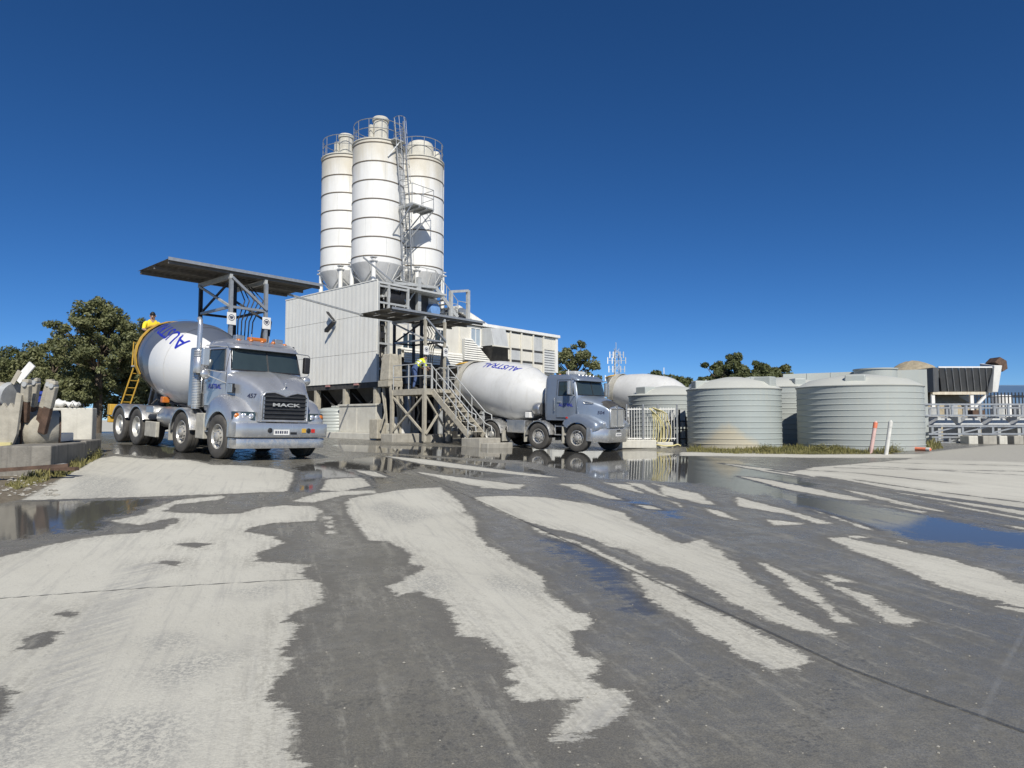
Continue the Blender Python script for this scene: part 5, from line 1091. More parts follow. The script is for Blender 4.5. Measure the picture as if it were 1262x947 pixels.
    for u in (22.6, 25.4, 28.3, 31.0, 34.9):
        for v in (v0 + .3, v1 - .3): MB().box(u - .12, u + .12, v - .12, v + .12, guv(u, v) - .05, 4.5).build('column', 'galvdull', T)
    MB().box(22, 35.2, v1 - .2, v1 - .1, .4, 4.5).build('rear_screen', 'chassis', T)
M['lens2'] = mat('pale_blue_glass', (.35, .42, .48), .08, 0, .1, 3)
plant_building()
def gantry():
    T = thing('stair_gantry', 'grey steel gantry with an open stair over the plant roof', 'gantry', (23.6, 27.5, 7.1))
    m = 'galvdull'; v = 27.5
    for u, h in ((23.6, 9.35), (22.0, 8.75)): 
        for w in (v, v + 2.6): MB().box(u - .11, u + .11, w - .11, w + .11, 7.08, h).build('column', m, T)
    for w in (v, v + 2.6): MB().beam((21.95, w, 8.78), (24.85, w, 8.98), .14).build('beam', m, T)
    for u in (22.0, 23.6, 24.8): MB().beam((u, v + .1, 8.88), (u, v + 2.5, 8.88), .12).build('beam', m, T)
    MB().box(22.1, 24.8, v + .1, v + 2.5, 8.97, 9.01).build('deck', m, T)
    MB().beam((21.96, v - .1, 8.6), (22.95, v - .1, 7.45), .09).build('brace', 'galv', T); MB().beam((23.45, v - .1, 8.75), (22.5, v - .1, 7.5), .07).build('brace', m, T)
    MB().beam((20.2, v + .4, 9.9), (22.0, v + .1, 8.8), .07).build('brace', 'galv', T)
    for w in (v, v + .85): MB().beam((24.84, w, 9.0), (26.6, w, 7.5), .06, .22).build('stringer', m, T)
    for k in range(8): t = (k + .5) / 8; u, z = lin(24.84, 26.6, t), lin(9.05, 7.5, t); MB().box(u - .12, u + .12, v + .03, v + .82, z - .02, z + .01).build('tread', m, T)
    for w in (v, v + .85):
        MB().path([(23.6, w, 9.95), (24.84, w, 9.95), (26.6, w, 8.45), (27.4, w, 8.45)], .024, 5).build('hand_rail', m, T)
        for u, z in ((24.84, 8.95), (25.7, 8.2), (26.6, 7.5), (24.2, 8.95)): MB().tube((u, w, z), (u, w, z + .98), .022, 5).build('rail_post', m, T)
    for u in (26.05, 27.45): MB().box(u - .09, u + .09, v - .09, v + .09, 7.08, 9.2 if u > 27 else 8.95).build('portal_post', m, T)
    MB().beam((26.05, v, 8.92), (27.45, v, 9.18), .14).build('portal_beam', m, T)
    MB().tube((25.4, v, 8.9), (25.4, v, 10.1), .02, 5).build('mast', 'galv', T)
    # hoppers and ducting below the silos
    MB().hexa([(22.6, 28.3, 7.2), (23.3, 28.3, 7.2), (23.3, 29, 7.2), (22.6, 29, 7.2)], [(22.1, 27.9, 8.7), (23.5, 27.9, 8.7), (23.5, 29.4, 8.7), (22.1, 29.4, 8.7)]).build('weigh_hopper', 'dusty', T)
    MB().hexa([(24.3, 28.2, 7.3), (25.0, 28.2, 7.3), (25.0, 29, 7.3), (24.3, 29, 7.3)], [(23.9, 27.9, 8.4), (25.4, 27.9, 8.4), (25.4, 29.4, 8.4), (23.9, 29.4, 8.4)]).build('weigh_hopper', 'panelgrey', T)
    MB().lathe([(0, -.45), (.36, -.42), (.38, 0), (.36, .42), (0, .45)], 20, (24.85, 27.9, 7.7), 'y').build('motor_drum', 'bluepaint', T, 45)
    rnd = random.Random(9)
    for k in range(10):
        u = rnd.uniform(22.0, 27.2); MB().box(u, u + rnd.uniform(.15, .5), 28.2, 28.6, 7.1, 7.1 + rnd.uniform(.2, .8)).build('machine_box', rnd.choice(['galvdull', 'dusty', 'black', 'panelgrey']), T, bevel=.02)
    for k in range(5): u = 25.7 + k * .3; MB().path([(u, 28.0, 7.2), (u + .1, 28.1, 7.8 + .1 * k), (u + .5, 28.2, 8.1)], .03, 5).build('pipe', 'galv', T)
M['bluepaint'] = mat('pale_blue_paint', (.16, .30, .55), .4, 0, .1, 5)
gantry()
cv = thing('conveyor', 'covered grey conveyor sloping down onto the plant roof', 'conveyor', (27.8, 29, 7.2))
MB().hexa([(27.6, 28.4, 8.05), (27.6, 29.4, 8.05), (30.6, 29.4, 7.1), (30.6, 28.4, 7.1)], [(27.6, 28.4, 8.45), (27.6, 29.4, 8.45), (30.6, 29.4, 7.42), (30.6, 28.4, 7.42)]).build('cover', 'clad', cv, bevel=.03)
MB().hexa([(26.9, 28.5, 8.0), (26.9, 29.3, 8.0), (28.6, 29.3, 7.5), (28.6, 28.5, 7.5)], [(26.9, 28.5, 8.15), (26.9, 29.3, 8.15), (28.6, 29.3, 7.65), (28.6, 28.5, 7.65)]).build('belt', 'black', cv)
for u in (27.4, 29.0): MB().box(u - .05, u + .05, 28.5, 28.6, 7.0, 8.0 - (u - 27.4) * .3).build('leg', 'galvdull', cv)
# bay walls, small tank and cone in front of the bin house
def small_stuff():
    u0 = 19.45
    z = guv(19.5, 28.5)
    o = thing('bay_slab', 'long pale concrete kerb slab in front of the bin house columns', 'kerb', (19.2, 26.0, z)); MB().box(19.1, 20.0, 25.2, 33.5, z - .3, z + .30).build('slab', 'concretelight', o, bevel=.03)
    t = thing('small_tank', 'low ribbed pale tank beside the bin house columns', 'tank', (20.2, 30.3, z + .3))
    prof = [(.0, z + .3), (1.0, z + .3)]
    for k in range(7): a = z + .34 + k * .165; prof += [(1.0, a), (1.02, a + .02), (1.02, a + .11), (1.0, a + .135)]
    prof += [(.97, z + 1.50), (.8, z + 1.56), (0, z + 1.62)]
    MB().lathe(prof, 40, (20.5, 30.35, 0)).build('shell', 'tank', t, 40); MB().box(20.2, 20.8, 30.1, 30.6, z + 1.6, z + 1.68).build('lid', 'tanktop', t, bevel=.02)
    b = thing('bay_wall', 'pale concrete bay wall block beside the low ribbed tank', 'wall', (19.6, 27, z)); 
    for k in range(2): MB().box(19.75, 20.15, 26.1 + k * 1.55, 27.63 + k * 1.55, z + .3, z + 1.62).build('wall_block', 'concretelight', b, bevel=.02)
    MB().box(19.70, 20.2, 26.05, 29.25, z + 1.62, z + 1.72).build('capping', 'concretelight', b, bevel=.02)
    p = xy(18.55, 30.2); zc = g(p.x, p.y)
    c = thing('traffic_cone', 'orange and white traffic cone beside the pale kerb slab', 'traffic cone', (18.55, 30.2, zc))
    cu, cv_ = 18.55, 30.2
    MB().box(cu - .24, cu + .24, cv_ - .24, cv_ + .24, zc, zc + .05).build('base', 'orange', c, bevel=.02)
    for a, b_, m in ((.05, .28, 'orange'), (.28, .55, 'white'), (.55, .82, 'orange')): MB().lathe([(lin(.19, .05, a / .82), zc + a), (lin(.19, .05, b_ / .82), zc + b_)], 20, (cu, cv_, 0), caps=True).build('cone_band', m, c, 50)
small_stuff()
# clutter under the platform of the stair tower: valve manifold, control box
cb = thing('pump_unit', 'dusty pump unit with pipes under the stair platform', 'pump', (19.6, 24.2, guv(19.6, 24.2)))
zb = guv(19.6, 24.2)
for a in ((19.0, 19.5, 24.0, 24.6, .1, .8, 'concretelight'), (19.7, 20.2, 24.0, 24.7, .1, 1.1, 'white'), (20.4, 20.9, 24.1, 24.7, .1, .9, 'concretelight'), (18.4, 18.9, 24.2, 24.8, .1, 1.0, 'dusty')): MB().box(*a[:4], zb + a[4], zb + a[5]).build('housing', a[6], cb, bevel=.04)
for k in range(5): MB().path([(18.5 + k * .5, 24.1, zb + .5), (18.6 + k * .5, 23.9, zb + 1.3), (18.5 + k * .5, 24.0, zb + 2.2)], .04, 6).build('pipe', 'galvdull' if k % 2 else 'dusty', cb, 60)
db = thing('dust_hopper', 'cement-crusted box hopper hanging beside the stair tower legs', 'hopper', (19.25, 24.6, .6))
MB().hexa([(19.10, 24.3, 3.35), (19.85, 24.3, 3.35), (19.85, 25.0, 3.35), (19.10, 25.0, 3.35)], [(19.25, 24.4, 4.6), (19.75, 24.4, 4.6), (19.75, 25.0, 4.6), (19.25, 25.0, 4.6)]).build('bin', 'dusty', db, bevel=.04)
MB().box(19.05, 19.90, 24.25, 25.05, 3.05, 3.34).build('skirt', 'dusty', db, bevel=.02)
for u, v in ((19.20, 24.3), (19.55, 24.3), (19.80, 24.3), (19.35, 25.0)): MB().beam((u, v, 3.05), (u + .12, v - .2, .6), .10).build('leg', 'dusty', db)
MB().beam((19.95, 24.6, 4.9), (20.00, 24.4, .6), .13).build('column', 'dusty', db)
# ------------------------------------------------------------------ poly water tanks
def poly_tank(c, r, z, h, label, hatches, m='tank', dome=.50, nr=11):
    T = thing('water_tank', label, 'water tank', (c[0], c[1], z), 'xy', 'pale ribbed water tanks')
    prof = [(0, z), (r, z)]; st = h / nr
    for k in range(nr): a = z + k * st; prof += [(r + .004, a), (r + .012, a + st * .80), (r + .030, a + st * .86), (r + .030, a + st * .94), (r + .004, a + st * .99)]
    MB().lathe(prof + [(r, z + h)], 72, (c[0], c[1], 0)).build('shell', m, T, 25)
    MB().lathe([(r + .05, z + h), (r + .055, z + h + .03), (r - .02, z + h + .06), (r * .8, z + h + .06 + dome * .45), (r * .45, z + h + dome * .85), (r * .18, z + h + dome + .02), (0, z + h + dome + .03)], 72, (c[0], c[1], 0)).build('roof', 'tanktop', T, 40)
    for a, w, hh, rr in hatches:
        x, y = c[0] + rr * math.sin(R(a)), c[1] - rr * math.cos(R(a)); d = Vector((math.sin(R(a)), -math.cos(R(a)), 0)); e = Vector((d.y, -d.x, 0)); o = Vector((x, y, z + h - .02))
        b = [o + e * s * w / 2 + d * t for s, t in ((-1, 0), (1, 0), (1, -.7), (-1, -.7))]
        MB().hexa(b, [p + Vector((0, 0, hh)) - (p - o) * .06 for p in b]).build('hatch_box', 'tank', T, bevel=.04)
    return T
def stained_tank():
    m = mat('tan_splashed_poly', (.37, .405, .385), .45, 0, .04, 1.0, streak=.22, scol=(.50, .46, .36)); n, l = m.node_tree.nodes, m.node_tree.links; b = n['Principled BSDF']; src = b.inputs['Base Color'].links[0].from_socket
    tc = n.new('ShaderNodeTexCoord'); sp = n.new('ShaderNodeSeparateXYZ'); l.new(tc.outputs['Object'], sp.inputs[0]); no = n.new('ShaderNodeTexNoise'); no.inputs['Scale'].default_value = 2.2; no.inputs['Detail'].default_value = 8; l.new(tc.outputs['Object'], no.inputs['Vector'])
    def ma(op, a, c=None):
        t = n.new('ShaderNodeMath'); t.operation = op
        for i, x in enumerate((a, c)):
            if isinstance(x, (int, float)): t.inputs[i].default_value = x
            elif x is not None: l.new(x, t.inputs[i])
        return t.outputs[0]
    d = ma('ADD', ma('SUBTRACT', 1.0, sp.outputs[2]), ma('SUBTRACT', ma('MULTIPLY', no.outputs['Fac'], .7), ma('MULTIPLY', ma('ABSOLUTE', ma('ADD', sp.outputs[0], .75)), .75)))
    r = n.new('ShaderNodeMapRange'); r.inputs[1].default_value = .25; r.inputs[2].default_value = .6; r.inputs[4].default_value = .8; l.new(d, r.inputs[0])
    mx = n.new('ShaderNodeMix'); mx.data_type = 'RGBA'; l.new(r.outputs[0], mx.inputs[0]); l.new(src, mx.inputs[6]); mx.inputs[7].default_value = (.52, .46, .33, 1); l.new(mx.outputs[2], b.inputs['Base Color']); return m
M['tankstained'] = stained_tank()
def tank_from_px(pl, pr, dist, z): 
    a0, a1 = math.atan((pl - CX) / F), math.atan((pr - CX) / F); a = (a0 + a1) / 2; return (dist * math.sin(a), dist * math.cos(a)), dist * math.sin((a1 - a0) / 2)
cR, rR = tank_from_px(982, 1139, 28.75, .42); cL, rL = tank_from_px(847, 963, 28.0, .42)
poly_tank(cR, rR, .40, 2.34, 'large pale grey-green ribbed water tank behind the two leaning marker posts', [(-30, .7, .42, rR - .25)])
poly_tank(cL, rL, .40, 2.30, 'large pale grey-green ribbed water tank with a tan splash stain, beside the hose gate', [(-75, .4, .38, rL), (42, .5, .5, rL - .1)], 'tankstained')
poly_tank((12.6, 30.6), 2.0, .45, 2.5, 'ribbed water tank squeezed in behind the two large front tanks', [(0, .5, .4, 1.9)])
poly_tank((7.75, 32.2), 2.0, .45, 2.2, 'ribbed water tank standing behind the barred gate and hose', [(-60, .7, .45, 1.9)])
# ------------------------------------------------------------------ screens and sheds behind the tanks
def sheet_wall(name, label, pts, z0, m, t=.08, cat='wall'):
    """upright wall through ground points with given top heights"""
    T = thing(name, label, cat, (pts[0][0], pts[0][1], z0), 'xy')
    for a, b in zip(pts[:-1], pts[1:]):
        d = Vector((b[0] - a[0], b[1] - a[1], 0)).normalized(); nrm = Vector((-d.y, d.x, 0)) * t
        n = max(1, int(math.hypot(b[0] - a[0], b[1] - a[1]) / 1.05))
        for k in range(n):
            p = [lin(a[i], b[i], k / n) for i in range(3)]; q = [lin(a[i], b[i], (k + 1) / n - .004) for i in range(3)]
            MB().hexa([(p[0], p[1], z0), (q[0], q[1], z0), (q[0] + nrm.x, q[1] + nrm.y, z0), (p[0] + nrm.x, p[1] + nrm.y, z0)], [(p[0], p[1], p[2]), (q[0], q[1], q[2]), (q[0] + nrm.x, q[1] + nrm.y, q[2]), (p[0] + nrm.x, p[1] + nrm.y, p[2])]).build('panel', m, T)
    return T
sheet_wall('screen_wall', 'pale grey flat wall rising behind the marker-post tank', [(13.3, 32.2, 3.75), (17.55, 31.4, 3.85), (19.6, 31.0, 3.90)], .4, 'tank')
sheet_wall('screen_wall', 'grey wall with a raking top behind the tan-stained tank', [(8.6, 33.2, 3.0), (12.2, 33.6, 3.72), (12.9, 33.6, 3.72)], .4, 'tank')
MB().lathe([(.9, .4), (.9, 3.82), (.95, 3.84), (.95, 3.9), (0, 3.95)], 40, (17.1, 30.9, 0)).single('header_tank', 'tank', 'tall slim round pale tank rising behind the marker-post tank', 'tank', (17.1, 30.9, .4), 'xy', smooth=40)
def heap(c, r, h, label):
    mb = MB(); n = 40; rings = []
    rnd = random.Random(3)
    for i in range(14):
        t = i / 13; rings.append([(c[0] + r * (1 - t) * math.cos(a) * (1 + .08 * math.sin(3 * a + i)), c[1] + r * (1 - t) * math.sin(a), c[2] + h * math.sin(t * math.pi / 2) ** 1.15 + rnd.uniform(-.05, .05)) for a in [2 * math.pi * k / n for k in range(n)]])
    mb.loft(rings, caps=False).single('sand_heap', 'dirtpile', label, 'heap', c, 'xy', smooth=60)
heap((23.8, 39, .5), 4.2, 4.5, 'brown sand heap peeking above the grey screen wall')
def shed_prism(): pass
# ------------------------------------------------------------------ barred gate, plinth, hose
def gate():
    A, B = Vector((4.72, 27.2, .42)), Vector((6.75, 27.0, .42))
    P = thing('gate_plinth', 'pale concrete plinth under the barred gate', 'plinth', (A.x, A.y, .4), 'xy')
    MB().beam((A.x - .4, A.y - .1, .53), (A.x + 1.15, A.y - .22, .53), .55, .34).build('block', 'concretelight', P, bevel=.03); MB().beam((A.x + 1.2, A.y - .2, .49), (B.x - .2, B.y - .1, .49), .45, .24).build('block', 'concretelight', P, bevel=.03)
    T = thing('barred_gate', 'pale metal gate of thin upright bars with a yellow hose hung on it', 'gate', (A.x, A.y, .6), 'xy')
    d = (B - A).normalized(); L = (B - A).length
    for z in (.75, 1.95): MB().beam((A.x, A.y, z), (B.x, B.y, z), .04).build('gate_rail', 'white', T)
    n = int(L / .105)
    for k in range(n + 1): p = A + d * (L * k / n); MB().tube((p.x, p.y, .66), (p.x, p.y, 2.02), .013, 5).build('gate_bar', 'white', T)
    for t in (0, .33, .62, 1): p = A + d * (L * t); MB().tube((p.x, p.y - .05, .5), (p.x, p.y - .05, 2.15), .04, 8).build('gate_post', 'galv', T)
    MB().beam(A + Vector((.9, -.08, 1.65)), A + Vector((1.6, -.1, 1.68)), .06, .3).build('notice_plate', 'white', T) if False else None
    H = thing('hose', 'coiled pale yellow hose hanging in loops from the barred gate', 'hose', (6.0, 26.8, .45), 'xy')
    hx, hy, top = 5.68, 26.92, 1.98
    for k in range(5):
        w = .10 + .05 * k; b = .62 - .04 * (k % 3) ; s = .12 * k
        pts = [(hx - .06 * k * .4, hy - .02 * k, top)] + [(hx + s * .6 * t + w * math.sin(3.0 * t), hy - .03 * k - .05, lin(top, b, t)) for t in (.25, .5, .75)] + [(hx + s * .8 + .06, hy - .08, b - .08), (hx + s + .25, hy - .06, b + .1)] + [(hx + .45 * s + .28 + .10 * k * (1 - t), hy - .03 * k, lin(b + .2, top, t)) for t in (.3, .6, .85)] + [(hx + .05, hy - .02 * k, top + .03)]
        q = []
        for i in range(len(pts) - 1):
            p0, p1, p2, p3 = [Vector(pts[min(max(i + o, 0), len(pts) - 1)]) for o in (-1, 0, 1, 2)]
            for t in (0, .25, .5, .75): q.append(.5 * ((2 * p1) + (p2 - p0) * t + (2 * p0 - 5 * p1 + 4 * p2 - p3) * t * t + (3 * p1 - p0 - 3 * p2 + p3) * t ** 3))
        MB().path(q + [Vector(pts[-1])], .018, 7).build('hose_loop', 'hose', H, 60)
    pts = [(hx + .2, hy - .15, .50), (hx + .45, hy - .35, .46), (hx + .8, hy - .25, .46), (hx + 1.05, hy - .12, .52), (hx + 1.15, hy - .2, .46)]
    MB().path(pts, .03, 7).build('hose_end', 'hose', H, 60)
gate()
# racks and pipework seen through the gap beside the tank
rk = thing('pipe_rack', 'dark jumble of pipework racks in the gap beside the stained tank', 'rack', (7.2, 28.6, .45), 'xy')
for k in range(7): MB().tube((6.7 + k * .17, 28.4 + .1 * (k % 3), .45), (6.7 + k * .17, 28.4 + .1 * (k % 3), 1.5 + .15 * (k % 4)), .04, 6).build('upright', 'black' if k % 2 else 'galvdull', rk)
for z in (.7, 1.1, 1.45): MB().beam((6.6, 28.35, z), (7.95, 28.5, z), .05).build('shelf_rail', 'black', rk)
MB().hexa([(6.75, 28.9, 1.2), (7.7, 28.9, 1.2), (7.7, 29.5, 1.2), (6.75, 29.5, 1.2)], [(7.1, 28.9, 1.95), (7.6, 28.9, 1.95), (7.6, 29.5, 1.95), (7.1, 29.5, 1.95)]).build('cover', 'galvdull', rk)
# ------------------------------------------------------------------ marker posts
def post(base, top, m0, m1, label):
    b, t = Vector(base), Vector(top); T = thing('marker_post', label, 'post', tuple(b), 'xy', 'old marker posts'); d = t - b
    MB().tube(b - d * .03, b + d * .78, .062, 12).build('shaft', m0, T, 50); MB().tube(b + d * .78, b + d * .95, .068, 12).build('cap_band', m1, T, 50); MB().tube(b + d * .95, t, .06, 12, .02).build('tip', m0, T, 50)
M['pinkpost'] = mat('faded_pink_plastic', (.62, .42, .38), .6, 0, .15, 8); M['whitepost'] = mat('dirty_white_plastic', (.62, .61, .56), .6, 0, .15, 8)
b = gp(1073, 559); post(b, at(1079.5, 519, b.y), 'pinkpost', 'orange', 'leaning faded pink marker post in front of the ribbed tank')
b = gp(1092, 560.5); post(b, at(1098, 518, b.y), 'whitepost', 'whitepost', 'leaning dirty white marker post in front of the ribbed tank')
b = gp(1121, 555); c = gp(1148, 556.5); post(b + Vector((0, 0, .06)), c + Vector((0, 0, .06)), 'orange', 'whitepost', 'fallen orange and white marker post lying in the weeds')
# ------------------------------------------------------------------ right edge: trusses, blocks, hopper, fence, shed
def truss(label, x0, x1, y, zb, zt, step, m, diag):
    T = thing('steel_truss', label, 'truss', (x0, y, zb), 'xy', 'stacked galvanised steel trusses')
    for z in (zb, zt): MB().beam((x0, y, z), (x1, y, z), .10, .08).build('chord', m, T)
    k = 0; x = x0 + .2
    while x < x1:
        MB().box(x - .05, x + .05, y - .03, y + .03, zb + .04, zt - .04).build('upright', m, T)
        if diag: MB().beam((x, y + .06, zb + .05), (x + step * .8, y + .06, zt - .05), .06).build('diagonal', m, T)
        x += step
    return T
g1 = .42
truss('long galvanised truss lying on top of the steel stack', 19.2, 30, 31.0, 1.72, 2.24, .66, 'galv', False)
truss('galvanised truss in the steel stack set just behind the topmost one', 19.4, 30.5, 32.2, 1.62, 2.10, .83, 'galv', False)
truss('galvanised truss with raking bars low in the steel stack', 19.3, 30, 30.6, .86, 1.22, 1.4, 'galv', True)
truss('pale galvanised frame with raking bars at ground level below the steel stack', 19.2, 24.4, 30.2, .47, .72, .62, 'galv', True)
for k in range(6): MB().hexa([(20.0 + k * 1.3, 31.3, 1.27), (21.1 + k * 1.3, 31.3, 1.27), (21.1 + k * 1.3, 31.9, 1.27), (20.0 + k * 1.3, 31.9, 1.27)], [(20.3 + k * 1.3, 31.35, 1.58), (20.85 + k * 1.3, 31.35, 1.58), (20.85 + k * 1.3, 31.9, 1.58), (20.3 + k * 1.3, 31.9, 1.58)]).single('steel_bracket', 'panelgrey', 'pale folded steel bracket lying inside the steel truss stack', 'bracket', (20.0 + k * 1.3, 31.3, 1.27), 'xy', 'pale steel brackets', bevel=.02)
for k in range(9): MB().box(19.5 + k * 1.15, 19.9 + k * 1.15 + .2 * (k % 2), 32.8, 33.2, 1.4, 2.0 + .12 * (k % 3)).single('steel_offcut', 'galvdull' if k % 3 else 'rust', 'short steel offcut standing behind the truss stack', 'offcut', (19.5 + k * 1.15, 32.8, 1.4), 'xy', 'steel offcuts')
for k in range(12): MB().box(19.4 + k * .95, 19.55 + k * .95, 31.5, 32.6, .42, 1.66).single('rack_support', 'galvdull', 'upright support of the steel truss rack', 'support', (19.4 + k * .95, 31.5, .42), 'xy', 'rack supports')
for k, (a, b_) in enumerate(((1190.5, 1202), (1208, 1225), (1228, 1238), (1246, 1258), (1259, 1280))):
    p = at(a, 547, 29.6); q = at(b_, 547, 29.6); MB().box(p.x, q.x, 29.4, 30.0, .25, .80).single('concrete_block', 'concretelight' if k % 2 == 0 else 'concrete', 'pale concrete block on the gravel below the steel stack' if k % 2 == 0 else 'weathered grey concrete block between pale ones below the steel stack', 'concrete block', (p.x, 29.4, .4), 'xy', 'concrete blocks below the steel stack', bevel=.03)
def hopper_shed():
    T = thing('aggregate_hopper', 'dark ribbed steel hopper on a pale frame with a rusty capped chute', 'hopper', (22.6, 36, .45), 'xy')
    n = 8; x0, x1 = 22.75, 25.62
    for k in range(n):
        a, b = lin(x0, x1, k / n), lin(x0, x1, (k + 1) / n)
        MB().hexa([(a + .02 + .5, 35.6, 3.05), (b - .02 + .5, 35.6, 3.05), (b - .02 + .5, 35.65, 3.05), (a + .02 + .5, 35.65, 3.05)], [(a + .02, 35.0, 4.28), (b - .02, 35.0, 4.28), (b - .02, 35.05, 4.28), (a + .02, 35.05, 4.28)]).build('side_panel', 'shedgrey', T)
        MB().beam((b + .5, 35.57, 3.05), (b, 34.97, 4.28), .035).build('side_rib', 'galvdull', T)
    MB().box(x0, x1, 35.0, 35.08, 4.29, 4.36).build('top_rail', 'white', T); MB().box(x0 - .3, x0 - .02, 35.0, 36.5, 3.0, 4.3).build('end_wall', 'shedgrey', T)
    MB().box(x0, x1 + .15, 35.55, 35.75, 2.88, 3.03).build('bottom_beam', 'rustbeam', T)
    MB().box(x0, x1 + .1, 35.7, 38, 3.03, 4.2).build('hopper_body', 'shedgrey', T)
    for x in (x0 + .05, x0 + 2.15): MB().box(x - .09, x + .09, 35.6, 35.72, .4, 2.88).build('leg', 'white', T)
    MB().beam((x0 + 2.3, 35.62, 2.2), (x1 + .1, 35.62, 2.9), .12).build('brace', 'white', T)
    MB().box(x0 + .1, x1, 36.6, 36.7, .4, 2.85).build('screen', 'galvdull', T)
    MB().hexa([(25.72, 35.2, 3.0), (26.02, 35.2, 3.0), (26.02, 36.0, 3.0), (25.72, 36.0, 3.0)], [(25.66, 34.9, 4.4), (26.08, 34.9, 4.4), (26.08, 36.0, 4.6), (25.66, 36.0, 4.6)]).build('chute', 'white', T, bevel=.02)
    cp = [(25.75, 4.60), (26.02, 4.86), (26.36, 4.66), (26.40, 4.24), (26.14, 4.08), (26.04, 4.40)]
    MB().prism(cp, lambda a, b, d: (a, d, b), 34.95, 35.7).build('chute_cap', 'rust', T)
M['rustbeam'] = mat('rust_streaked_beam', (.62, .56, .44), .7, 0, .15, 5, streak=.7, scol=(.30, .14, .06))
hopper_shed()
def fence(): 
    T = thing('palisade_fence', 'dark palisade fence running behind the steel stack', 'fence', (26.0, 40, .5), 'xy')
    for z in (1.2, 2.9): MB().beam((26.0, 40, z), (36, 38, z), .05).build('rail', 'black', T)
    for k in range(56): t = k / 55; x, y = lin(26, 36, t), lin(40, 38, t); MB().box(x - .03, x + .03, y - .015, y + .015, .5, 3.15).build('pale', 'black', T)
fence()
sh = thing('blue_shed', 'long dark blue shed far beyond the palisade fence', 'shed', (48, 70, .5), 'xy')
MB().box(47, 90, 66, 80, .4, 4.0).build('wall', 'steelblue', sh); MB().hexa([(46.7, 65.7, 4.0), (90.3, 65.7, 4.0), (90.3, 73, 4.0), (46.7, 73, 4.0)], [(46.7, 72.9, 5.3), (90.3, 72.9, 5.3), (90.3, 73, 5.4), (46.7, 73, 5.4)]).build('roof', 'steelblue', sh)
MB().lathe([(0, .4), (.55, .4), (.55, 3.0), (.5, 3.05), (0, 3.1)], 24, (30.9, 41.5, 0)).single('white_tank', 'white', 'small white tank glimpsed through the palisade fence', 'tank', (30.9, 41.5, .4), 'xy', smooth=40)
# far sheds and rooftops that close the yard
MB().box(-6, 20, 46, 54, .3, 2.6).single('far_shed', 'panelgrey', 'low grey shed at the back of the yard behind the mixers', 'shed', (-6, 46, .3), 'xy')
MB().box(15.6, 22.5, 47, 54, .4, 3.6).single('far_shed', 'clad', 'pale flat-roofed shed behind the water tanks', 'shed', (15.6, 47, .4), 'xy')
